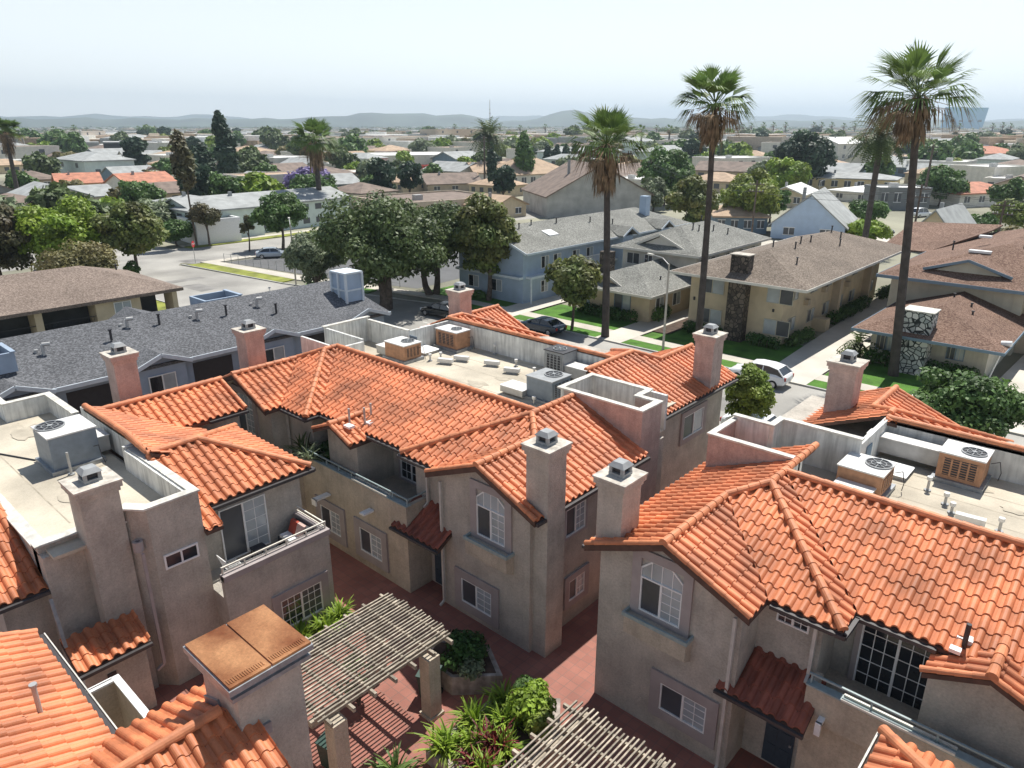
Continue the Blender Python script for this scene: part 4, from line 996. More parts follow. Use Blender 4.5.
slope_poly(b,[(-15.2,70.4,6.35),(-12.0,70.4,7.4),(-12.0,76,7.4),(-15.2,72,6.35)]); slope_poly(b,[(-12.0,70.4,7.4),(-8.8,70.4,6.35),(-8.8,72,6.35),(-12.0,76,7.4)])
slope_poly(b,[(-23,85,5.6),(-18.4,85,5.6),(-14,91,7.6),(-14,97,7.6),(-23,97,7.2)])
b.build('roof','sh_red',qc)
b = MB(); fascia(b,-18.5,-2.0,68.8,100,5.6,.25); b.beam((-15.3,70.35,6.25),(-12,70.35,7.32),.07,.22); b.beam((-12,70.35,7.32),(-8.7,70.35,6.25),.07,.22); b.build('fascia','slate_blue',qc)
b = MB(); b.box(-17.6,-7.6,70.2,99,0,5.5); b.box(-7.6,-2.6,71.5,99,0,5.5); b.ext([(-14.8,70.8,6.1),(-9.2,70.8,6.1),(-12,70.8,7.2)],(0,.3,0))
for i in range(14): b.box(-17.4+i*.7,-17.33+i*.7,70.17,70.2,3.0,5.45)
b.build('wall','board',qc)
b = MB(); b.box(-7.58,-2.55,71.45,71.5,0,5.5); b.build('side_wall','tan',qc)
b = MB(); b.box(-15.6,-13.8,80,80.8,7.35,7.6) if 0 else b.box(-12.9,-11.2,74.5,75.1,7.45,7.65); b.box(-13.2,-12.2,79.6,80.2,8.15,8.35); b.build('skylight','white',qc)
vents(qc,[(-9,80,8.0),(-8,81,7.9),(-7,83,7.5),(-9.2,77,7.9),(-14.8,78,7.2),(-6.5,86,7.4)],h=.6)
for x in (-6.6,-4.6): small_window(qc,'S',71.45,x,x+1.1,3.8,4.9,'screen','white')
# ---- white brick hall with brown roof
wb = thing('hall', 'big white-brick gabled hall with brown roof behind the nearest palm', 'hall', (-66,117,0))
b = MB(); b.ext([(-69.5,108,0),(-51.5,108,0),(-51.5,108,5.2),(-60.5,108,9.6),(-69.5,108,5.2)],(0,30,0)); b.build('wall','brick',wb)
b = MB(); slope_poly(b,[(-61.2+.7,107,9.9),(-61.2+.7,139,9.9),(-71,139,4.9),(-71,107,4.9)]); slope_poly(b,[(-60.5,107,9.9),(-50,107,4.9),(-50,139,4.9),(-60.5,139,9.9)]); b.build('roof','far_brown',wb)
b = MB(); b.box(-61.2,-59.6,107.9,108,0,4.4); b.box(-70.2,-69.5,109,111,0,3); b.build('buttress','grey_wall',wb)
b = MB(); b.box(-52,-51.4,107.9,108,5,7.4) if 0 else b.box(-57.5,-55.5,107.94,108,.2,2.4); b.build('door','acgrey',wb)

# ================================================================== TREES
def leafcloud(mb, clumps, n, size, rng, asp=1.6, droop=0):
    """n leaf quads spread over the shells of the clumps (cx,cy,cz,r,rz,tint)"""
    tot = sum(c[3]**2 for c in clumps)
    for cx,cy,cz,r,rz,ti in clumps:
        k = max(3, int(n*r*r/tot))
        for _ in range(k):
            u = rng.uniform(-.55,1); a = rng.uniform(0,2*math.pi); q = math.sqrt(max(0,1-u*u)); rr = r*rng.uniform(.62,1.06)
            x = cx+rr*q*math.cos(a); y = cy+rr*q*math.sin(a); z = cz+rz/r*rr*u
            nrm = Vector((q*math.cos(a)+rng.gauss(0,.5), q*math.sin(a)+rng.gauss(0,.5), u+.35+rng.gauss(0,.5))).normalized()
            t = nrm.cross(Vector((rng.gauss(0,1),rng.gauss(0,1),rng.gauss(0,1)-droop))).normalized(); b = nrm.cross(t)
            s = size*rng.uniform(.6,1.3); c = Vector((x,y,z)); L_ = t*(s*asp/2); W = b*(s/2)
            i = len(mb.v)
            mb.v.extend([tuple(c-L_),tuple(c+W),tuple(c+L_),tuple(c-W)]); mb.f.append((i,i+1,i+2,i+3)); mb.t.append(min(1,max(0,ti+rng.gauss(0,.17))))
def crown_clumps(w, h, z0, n, rng, top=.5, rough=.3, cr=.3):
    out = []
    for i in range(n):
        for _ in range(40):
            x,y,z = rng.uniform(-1,1), rng.uniform(-1,1), rng.uniform(-1,1)
            d = x*x+y*y+z*z
            if .25 < d < 1: break
        r = cr*w/2*rng.uniform(.6,1.25)
        f = 1-rough*rng.random()
        out.append((x*f*(w/2-r*.6), y*f*(w/2-r*.6), z0+h/2+z*f*(h/2-r*.5), r, r*rng.uniform(.65,.95), min(1,max(0,rng.gauss(.5,.2)))))
    return out
TREES = {}
def tree_proto(kind, w, h, trunk_h, leafm, n, size, clumps, seed, cr=.32, name='tree', trunk_r=.22, rough=.3, asp=1.6, multi=1):
    rng = random.Random(seed)
    o = bpy.data.objects.new(name, None); C.objects.link(o); o['org'] = [0,0,0]
    cl = crown_clumps(w, h, trunk_h, clumps, rng, rough=rough, cr=cr)
    mb = MB(); leafcloud(mb, cl, n, size, rng, asp); mb.build('crown', leafm, o)
    t = MB()
    for m_ in range(multi):
        bx, by = (rng.uniform(-.3,.3), rng.uniform(-.3,.3)) if multi > 1 else (0,0)
        mid = (bx*2+rng.uniform(-.25,.25), by*2+rng.uniform(-.25,.25), trunk_h*.6); top = (mid[0]*1.4, mid[1]*1.4, trunk_h+h*.25)
        t.path([(bx,by,-.2),mid,top],[trunk_r*1.3,trunk_r,trunk_r*.6],8)
        for c in rng.sample(cl, min(7,len(cl))):
            s = (mid[0],mid[1],mid[2]+(top[2]-mid[2])*rng.uniform(.2,1)); e = (c[0]*.85,c[1]*.85,c[2]-c[3]*.3)
            k = tuple((s[i]+e[i])/2+(.1*h if i==2 else 0)*.3 for i in range(3)); t.path([s,k,e],[trunk_r*.5,trunk_r*.33,trunk_r*.12],6)
    t.build('trunk', 'trunk', o)
    o['used'] = 0
    return o
def place(o, x, y, z=0, rz=None, s=1, label=None, cat=None, group=None, sz=None):
    if o['used']: o = dup(o)
    else: o['used'] = 1
    o.location = (x,y,z); o.rotation_euler = (0,0, rz if rz is not None else random.uniform(0,6.28)); o.scale = (s,s,sz or s)
    o['used'] = 1
    return tag(o, label, cat, group)
def single_tree(x, y, w, h, th, leafm, label, n=7000, size=.34, clumps=34, seed=1, cr=.34, tr=.22, cat='tree', group=None, name='tree', rough=.3, asp=1.6, multi=1):
    o = tree_proto('', w, h-th, th, leafm, n, size, clumps, seed, cr, name, tr, rough, asp, multi); return place(o, x, y, rz=seed*1.3, label=label, cat=cat, group=group)

single_tree(-59,45.8,15.5,12.6,1.6,'l_dark','big dark spreading oak overhanging the street behind the slate-roofed block',30400,0.274,81,1,.26,.5,rough=.5,multi=3)
single_tree(-60,53.5,12,10.6,1.8,'l_dark','right-hand half of the dark oak mass, between the oak and the magnolia',17000,.28,60,45,.3,.35,rough=.5,multi=2)
single_tree(-53.5,55.6,7.6,11.6,2.5,'l_mag','magnolia with glossy mottled leaves between the dark oak and the powder-blue townhouses',15200,0.302,48,2,.33,.25)
single_tree(-39.3,51.9,5.4,7.2,2.0,'l_mag','small round magnolia on the verge left of the nearest palm',7980,0.274,35,3,.36,.13)
single_tree(-71,45.5,8.0,7.6,.8,'l_grey','wispy grey-green olive at the left skirt of the dark oak',13300,0.216,45,4,.3,.2,rough=.5,asp=3,multi=3)
single_tree(-66,51,7,9.5,1.5,'l_dark','dark oak standing behind the grey-green olive at the car park corner',11400,0.259,40,44,.3,.3,rough=.4)
single_tree(-101,22.5,10,10.2,1.5,'l_plum','dark reddish-green tree at the left frame edge',10450,0.302,45,5,.33)
single_tree(-98,28.5,10.5,10.4,1.5,'l_bright','bright yellow-green tree standing second from the left frame edge',17100,0.302,59,6,.3)
single_tree(-94,35.0,9.4,9.6,2.6,'l_mag','magnolia at the junction to the right of the bright yellow-green tree',14250,0.324,54,7,.3)
single_tree(-90,27.5,10,6.0,.6,'l_olive','low olive-brown tree spreading above the wide brown roof',13300,0.238,54,8,.3,rough=.5)
single_tree(-92.5,34.0,1.8,3.6,.2,'l_mid','ivy-wrapped stump below the junction magnolia',1710,0.18,13,9,.5,.2)
single_tree(-100.4,59.1,9.2,8.8,2.4,'l_mid','round mid-green tree in front of the long white apartments',13300,0.302,54,10,.3)
single_tree(-112.5,53.5,5.6,6.8,2.6,'l_plum','small dark brownish tree before the white garage',4940,0.259,27,11,.35,.14)
single_tree(-103,55,2.6,5.4,2.4,'l_plum','slim brownish sapling at the end of the white garage',1710,0.216,16,111,.4,.1)
single_tree(-116.2,50.1,6.4,4.4,.7,'l_mid','low bright shrub tree on the lawn left of the white garage',5700,0.259,29,12,.35,.14)
single_tree(-90.3,154,13.5,13.6,1.5,'l_mid','large rounded green tree behind the brick hall',12350,0.54,54,13,.3)
single_tree(-86,142,8.6,7.6,.6,'l_grey','pale grey-green tree at the right corner of the brick hall',6650,0.396,35,14,.3)
single_tree(-59.2,110.5,9.8,10.4,1.8,'l_mag','magnolia in front of the slate-blue house, left of the second palm',14250,0.36,48,15,.3)
single_tree(-57.5,128,11.5,11.0,1,'l_yel','yellow-green tree right of the magnolia by the slate-blue house',13300,0.396,48,16,.3)
single_tree(-58.5,140,8,7.8,1,'l_mid','green tree behind the slate-blue house roof',6650,0.396,35,116,.3)
single_tree(-85,222,22,17,1,'l_con','broad near-black tree mass left of the date palm',14250,0.72,59,17,.3,.4)
single_tree(-79,198,13,10.5,.6,'l_bright','vivid green round tree below the near-black tree mass',9500,0.54,45,18,.3)
single_tree(-42.5,198,13,9.6,.5,'l_mid','olive-green tree group behind the flat grey building',8550,0.468,45,19,.3)
single_tree(-27,188,9,8.2,.5,'l_mid','green tree beside the red-roofed white house',5700,0.432,32,20,.3)
single_tree(-22,160,9,5.5,.3,'l_yel','yellow-green shrubs beneath the red-roofed white house',5700,0.36,32,120,.3)
single_tree(-36.5,126,8.5,3.8,.2,'l_bright','long yellow-green bush behind the light-blue gabled house',8550,0.288,45,21,.25)
single_tree(-6.4,46.3,7.4,5.0,.7,'l_mid','wide leafy tree by the kerb at the right, in front of the right-hand palm',17100,0.187,67,22,.27,.16,rough=.25)
single_tree(-16.6,39.6,3.4,4.9,1.0,'l_yel','upright yellow-green tree beside the rear chimney of the middle townhouse',10450,0.144,40,23,.3,.1,rough=.35)
single_tree(-28.5,39.5,4.2,1.8,.1,'l_yel','sparse flowering shrub behind the rear roof edge, right of the nearest palm',2850,0.101,21,24,.3,.05,rough=.5)
single_tree(-33.5,41,4.5,1.7,.1,'l_olive','sparse shrub behind the rear roof edge, left of the nearest palm',2470,0.101,21,25,.3,.05,rough=.5)
single_tree(-24,142,7,4.6,.4,'l_mid','leafy tree right of the cream cottage with the grey gabled roof',4200,.36,30,141,.3)
single_tree(-44,150,8,5.0,.5,'l_mid','low green tree in front of the flat grey building',4500,.4,30,142,.3)
single_tree(-16,130,7,4.4,.4,'l_olive','olive tree beyond the rust-brown roof at the right',3800,.36,28,143,.3)
# conical and slim trees
def slim_tree(x, y, h, w, z0, label, leafm='l_con', n=2500, size=.4, seed=1, lean=0, bend=.3, name='cypress', tr=.16, cat='tree', dense=26):
    rng = random.Random(seed); o = thing(name, label, cat, (x,y,0), world=False)
    cl = []
    for i in range(dense):
        f = i/(dense-1); r = w/2*(.35+1.1*math.sin(math.pi*min(1,.16+f*.84))**.8)*.62*rng.uniform(.6,1.2)
        cl.append((lean*(z0+(h-z0)*f)+rng.uniform(-1,1)*w*.12*(1-f)+bend*math.sin(f*5), rng.uniform(-1,1)*w*.12, z0+(h-z0)*f, r, r*1.1, min(1,max(0,rng.gauss(.5,.2)))))
    m = MB(); leafcloud(m, cl, n, size, rng, 2.2); m.build('crown', leafm, o)
    t = MB(); t.path([(0,0,0),(lean*h*.5,0,h*.5),(lean*h*.97,0,h*.97)],[tr,tr*.8,tr*.3],7); t.build('trunk','trunk',o); return o
slim_tree(-113,51.7,17.0,3.2,8.8,'thin tall tree with a narrow dark crown rising over the junction','l_plum',1800,.38,31,-.06)
slim_tree(-208,108,21.5,5.6,1.5,'tall leaning conifer above the left rooftops','l_con',5000,.8,32,-.08,.8)
slim_tree(-216,104,12,9,1,'short broad conifer just left of the tall leaning one','l_con',2500,.8,33,0,.3)
for i,(dx,dy) in enumerate(((0,0),(3,2.6),(6,5.4),(8.6,8))): slim_tree(-204+dx,249+dy,10.2,4.4,.2,'dark cypress in the tight row of four right of the date palm','l_con',700,.8,34+i,0,.1)['group'] = 'cypresses in a tight row'
slim_tree(-150,158,13,3.4,.3,'narrow dark cypress among the rooftops left of centre','l_con',1200,.5,39,0,.1)
slim_tree(-150,172,16,6.5,.3,'feathery pale-green pine left of the date palm in the centre','l_mid',2200,.7,40,.02,.3)

# ------------------------------------------------------------------ palms
def fan_frond(mb, base, d, L, spread, rng, droop, n=15, pet=.45, w=.07):
    """petiole then a fan of blades"""
    d = d.normalized(); side = d.cross(Vector((0,0,1)))
    if side.length < .05: side = Vector((1,0,0))
    side.normalize(); up = side.cross(d).normalized()
    p = base+d*(L*pet); ti = min(1,max(0,rng.gauss(.5,.25)))
    mb.beam(base, p, .05, .03, tint=ti)
    for i in range(n):
        a = (i/(n-1)-.5)*2*spread
        bd = (d*math.cos(a)+side*math.sin(a)+up*(.12*math.cos(a))).normalized(); bl = L*(1-pet)*(1-.18*abs(a)/spread)*rng.uniform(.9,1.08)
        q = p+bd*bl*.55; e = p+bd*bl+Vector((0,0,-droop*bl*rng.uniform(.6,1.2)))
        sd = bd.cross(up).normalized()*(w*.9)
        k = len(mb.v); mb.v.extend([tuple(p),tuple(q-sd),tuple(e),tuple(q+sd)]); mb.f.append((k,k+1,k+2,k+3)); mb.t.append(min(1,max(0,ti+rng.gauss(0,.1))))
def fan_palm(x, y, h, label, seed, cw=4.2, lean=(0,0), skirt=3.2, tr=.34, det=1.0, group=None, nf=46, sk=1.0, bw=1):
    rng = random.Random(seed); o = thing('palm_tree', label, 'palm', (x,y,0), group=group, world=False)
    tx, ty = lean; t = MB(); N = 14; pts = []; rs = []
    for i in range(N+1):
        f = i/N; pts.append((tx*f+math.sin(f*3)*.12, ty*f, h*f-.1)); rs.append(tr*(1.25-.45*f)+(.18*tr if i == 0 else 0)+rng.uniform(-.01,.01))
    t.path(pts, rs, 10); t.build('trunk','palmtrunk',o)
    top = Vector((pts[-1][0], ty, h)); c = MB()
    for i in range(int(nf*det)):
        a = rng.uniform(0,2*math.pi); el = math.asin(rng.uniform(-.25,.98)); d = Vector((math.cos(a)*math.cos(el), math.sin(a)*math.cos(el), math.sin(el)))
        L = cw/2*rng.uniform(.85,1.1)*(1.0 if el < .9 else .85); fan_frond(c, top+Vector((0,0,rng.uniform(-.3,.4))), d, L, R(44), rng, .16+.55*max(0,.6-math.sin(el)), 13 if det >= 1 else 8, .44, (.075 if det >= 1 else .12)*bw)
    c.build('crown','l_palm',o)
    s = MB()
    for i in range(int(120*det*sk)):
        a = rng.uniform(0,2*math.pi); f = rng.random(); z = h+.2-skirt*.55*f
        r0 = rs[-1]+.1; out = rng.uniform(.35,1)*(1.15-.5*f)*cw*.14
        b = Vector((top.x+r0*math.cos(a), ty+r0*math.sin(a), z)); L = skirt*rng.uniform(.3,.52)
        e = b+Vector((math.cos(a)*out, math.sin(a)*out, -L)); m_ = b+Vector((math.cos(a)*out*.8, math.sin(a)*out*.8, -L*.35)); s.beam(b, m_, .05, .03, tint=rng.random())
        ti = rng.random()
        for k in range(5):
            w_ = Vector((-math.sin(a), math.cos(a), 0))*rng.uniform(-.28,.28); e2 = e+w_+Vector((0,0,rng.uniform(-.3,.2)))
            sd = Vector((-math.sin(a), math.cos(a), 0))*.05; i0 = len(s.v)
            s.v.extend([tuple(m_),tuple((m_+e2)/2-sd),tuple(e2),tuple((m_+e2)/2+sd)]); s.f.append((i0,i0+1,i0+2,i0+3)); s.t.append(min(1,max(0,ti+rng.gauss(0,.15))))
    # half-dead drooping fronds around the crown base
    for i in range(int(16*det)):
        a = rng.uniform(0,2*math.pi); d = Vector((math.cos(a), math.sin(a), rng.uniform(-.7,-.15)))
        fan_frond(s, top, d, cw/2*rng.uniform(.75,1), R(40), rng, .75, 9, .5, .05)
    s.build('dead_frond_skirt','skirt',o)
    return o
def date_palm(x, y, h, label, seed, cw=6, tr=.4, nf=46, det=14, group=None, blade=.5, bw=1):
    rng = random.Random(seed); o = thing('date_palm', label, 'palm', (x,y,0), world=False, group=group)
    t = MB(); t.path([(0,0,0),(0,0,h*.5),(0,0,h*.92),(0,0,h)],[tr*1.2,tr,tr*1.05,tr*1.5],10); t.build('trunk','palmtrunk',o)
    c = MB()
    for i in range(nf):
        a = rng.uniform(0,2*math.pi); el = rng.uniform(-.35,1.35); L = cw/2*1.25*rng.uniform(.9,1.1); ti = rng.random()
        hd = Vector((math.cos(a), math.sin(a), 0)); sd = Vector((-math.sin(a), math.cos(a), 0)); p = Vector((0,0,h)); d = hd*math.cos(el)+Vector((0,0,math.sin(el)))
        for k in range(det):
            q = p+d*(L/det); c.beam(p,q,.05,.03,tint=ti)
            for s_ in (-1,1):
                bl = blade*math.sin(math.pi*min(1,(k+1.5)/(det+1)))+.12; e = q+sd*s_*bl+d*bl*.5+Vector((0,0,-.12)); w_ = d*(.07*6/det*2*bw)
                i0 = len(c.v); c.v.extend([tuple(q-w_),tuple(q+w_),tuple(e)]); c.f.append((i0,i0+1,i0+2)); c.t.append(min(1,max(0,ti+rng.gauss(0,.1))))
            p = q; d = (d+Vector((0,0,-1.6/det))).normalized()
    c.build('crown','l_palm2',o); return o
fan_palm(-35.63,52.06,16.4,'fan palm with shaggy brown skirt, nearest left of the three tall ones on the verge',51,8.4,(-.5,-.3),4.4,.28,nf=46,sk=1.3)
fan_palm(-27.41,53.74,19.4,'fan palm of middle height standing between the other two tall verge palms',52,7.2,(-.3,-.2),3.5,.245,nf=44,sk=.9)
fan_palm(-13.27,58.13,19.8,'tallest fan palm, at the right in front of the white stone chimney',53,8.8,(-1.55,-.45),3.5,.28,nf=50,sk=1.1)
fan_palm(-125,82.7,15.2,'shaggy fan palm rising behind the long white apartments',54,11,(-.8,.4),6.5,.5,nf=50,sk=1.5,bw=1.8)
fan_palm(-206,53,16.5,'slim fan palm at the far left edge',55,9,(-1,.5),6,.45,1,nf=46,bw=2.4)
date_palm(-34.6,119.2,16.3,'dark date palm just left of the tallest fan palm',56,8.4,.42,110,14,blade=.85,bw=1.8)
date_palm(-180,188,14,'date palm with a round dark head standing alone in the centre distance',57,12.5,.6,110,10,blade=1.3,bw=3)

# ================================================================== THE TOWN BEYOND
# measured plots: front-left corner (x, y), frontage, bearing, eave, depth, roof kind, rise, wall, roof, windows, storeys
MID = [
(-96.12,117.52,22.8,0.967,4.4,20,'front',6.0,'brick','far_brown',0,1,'big white-brick gabled hall with brown roof behind the nearest palm','hall'),
(-191.18,72.9,12.6,1.679,4.2,12,'side',2.4,'offwhite','far_orange',4,1,'white house with vivid orange tile roof among the left trees','house'),
(-50.25,121.12,11.4,0.228,2.6,16,'front',4.8,'pale_blue','far_grey',2,1,'light-blue house with one huge steep gable and grey roof','house'),
(-60.16,120.32,8.9,0.592,3.0,12,'hip',1.6,'slate_blue','far_tan',4,1,'slate-blue bungalow with tan roof and white chimney below the magnolia','house'),
(-72.54,170.31,8.1,0.164,3.0,15,'front',1.6,'cream','far_white',3,1,'cream bungalow with pale low gable roof behind the light-blue gable','house'),
(-83.62,220.6,24.2,0.158,3.8,12,'hip',1.3,'yellow','far_grey',7,1,'long pale-yellow house with white roof left of the date palm trunk','house'),
(-66.94,194.94,11.9,-0.254,2.6,12,'hip',1.2,'offwhite','far_white',2,1,'low white-roofed house between the yellow house and the grey flat building','house'),
(-50.51,178.64,11.2,0.642,4.6,9,'flat',0,'grey_wall','far_white',4,1,'dark grey flat-roofed house with white roof behind the tallest palm','house'),
(-37.77,195.72,19.0,1.092,3.2,12,'hip',2.0,'offwhite','far_orange',4,1,'white house with red-orange hip roof at the right edge','house'),
(-147.57,163.01,24.5,1.386,4.2,16,'hip',4.2,'offwhite','far_tan',7,1,'wide white house with high tan hip roof and dormers in the centre','house'),
(-171.26,172.73,12.5,1.086,3.0,16,'side',3.4,'tan','far_tan',2,1,'low house with plain orange-tan roof behind the date palm trunk','house'),
(-114.12,92.53,26.2,1.366,3.2,20,'flat',0,'tan','far_brown',5,1,'long dark flat-roofed building beyond the big oak','building'),
(-101.94,107.79,9.5,1.536,2.6,10,'front',1.8,'cream','far_tan',2,1,'small cream cottage with tan gable beside the brick hall','house'),
(-158.02,140.14,16.3,1.147,2.4,12,'side',2.4,'tan','far_brown',3,1,'brown-roofed bungalow with low gable left of the date palm','house'),
(-437.9,305.91,90.1,1.516,9.5,30,'flat',0,'offwhite','far_tan',22,3,'long white apartment row with terracotta roof on the skyline','apartments'),
(-518.14,471.4,61.6,1.346,14,30,'flat',0,'tan','far_tan',14,3,'broad beige block beside the long white apartment row','building'),
(-267.27,211.52,39.3,1.173,5,40,'flat',0,'offwhite','far_white',0,1,'low white warehouse with bright roof in the centre left','warehouse'),
(-237.42,181.82,31.4,0.934,2.6,8,'flat',0,'far_red','far_red',0,1,'long low building with a red roof edge before the white warehouse','building'),
(-442.84,159.16,27.0,1.213,9,30,'flat',0,'darkwall','far_white',0,1,'black-walled flat building in the left distance','building'),
(-408.99,173.85,27.3,1.822,9,30,'flat',0,'offwhite','far_white',3,2,'windowless pale block right of the black-walled building','building'),
(-805.41,212.74,74.8,2.381,9,30,'flat',0,'slate_blue','far_white',10,1,'blue-grey striped office at the far left','building'),
(-691.12,232.87,29.7,2.148,13,25,'flat',0,'offwhite','far_white',8,3,'white stepped block left of the black-walled building','building'),
(-125.61,251.91,24.3,1.198,6.5,16,'flat',0,'offwhite','far_white',9,2,'two-storey white apartments right of the second palm','apartments'),
(-137.29,403.55,21.6,1.273,9,18,'side',3,'offwhite','far_white',5,2,'tall white gabled building right of the near-black tree','building'),
(-101.56,360.73,47.6,1.093,4.4,22,'flat',0,'darkwall','far_tan',0,1,'low dark flat-roofed building behind the tallest palm','building'),
(-141.21,573.05,61.3,1.059,6,20,'side',3,'far_grey','far_grey',6,1,'grey-roofed workshops on the right skyline','building'),
(-76.15,406.16,31.6,1.022,5.5,20,'hip',3,'offwhite','far_orange',6,1,'long white building with salmon roof at the right skyline','building'),
(-29.08,123.36,5.2,-0.038,3.2,13,'front',3.0,'cream','far_grey',2,1,'cream cottage with grey gabled roof between the tallest palm and the leaning pole','house'),
(-41.04,249.82,17.4,1.133,6.5,14,'flat',0,'offwhite','far_white',0,1,'plain white flat-roofed box building at the right edge','building'),
(-189.25,926.44,118.2,1.158,7,24,'side',3,'tan','far_tan',8,1,'long tan-roofed building under the skyline palms at the right','building'),
(-113.76,52.35,7.0,1.473,3.6,8,'flat',0,'white','far_grey',0,1,'low white garage block at the junction','garage'),
(-137.6,54.04,20.6,-0.022,5.0,12,'hip',1.4,'mint','far_grey',12,2,'pale-mint two-storey apartments left of the thin tall tree','apartments'),
(-118.98,54.71,31.8,1.630,4.9,12,'side',1.5,'mint','far_grey',22,2,'long pale-mint apartments with grey roof behind the round green tree','apartments'),
(-272.26,186.49,21.5,1.524,4,14,'side',3,'cream','far_tan',4,1,'cream house with tan gables right of the shaggy fan palm','house'),
(-198.63,137.05,14.3,1.343,3.6,14,'flat',0,'cream','far_white',6,1,'cream flat-roofed apartments right of the shaggy fan palm','apartments'),
(-214.37,102.86,10.2,1.522,3.2,12,'side',2.2,'offwhite','far_grey',3,1,'grey-gabled house left of the purple jacaranda','house'),
(-517.52,319.72,38.6,1.427,8,20,'flat',0,'offwhite','far_tan',9,2,'pale block with tan roof behind the shaggy fan palm','building'),
(-360.49,88.25,16.0,1.798,4,14,'flat',0,'offwhite','far_white',2,1,'white flat-roofed shed at the left edge','building'),
(-311.03,84.95,9.4,1.342,3.5,14,'hip',2,'tan','far_tan',2,1,'tan-roofed house right of the far left palm','house'),
(-248.41,63.1,11.4,1.369,3.2,14,'hip',2.2,'tan','far_brown',2,1,'brown-roofed house under the far left palm','house'),
(-224.93,67.58,10.6,1.339,3.2,14,'side',2.2,'cream','far_orange',3,1,'cream house with dull orange roof left of the vivid orange one','house'),
]
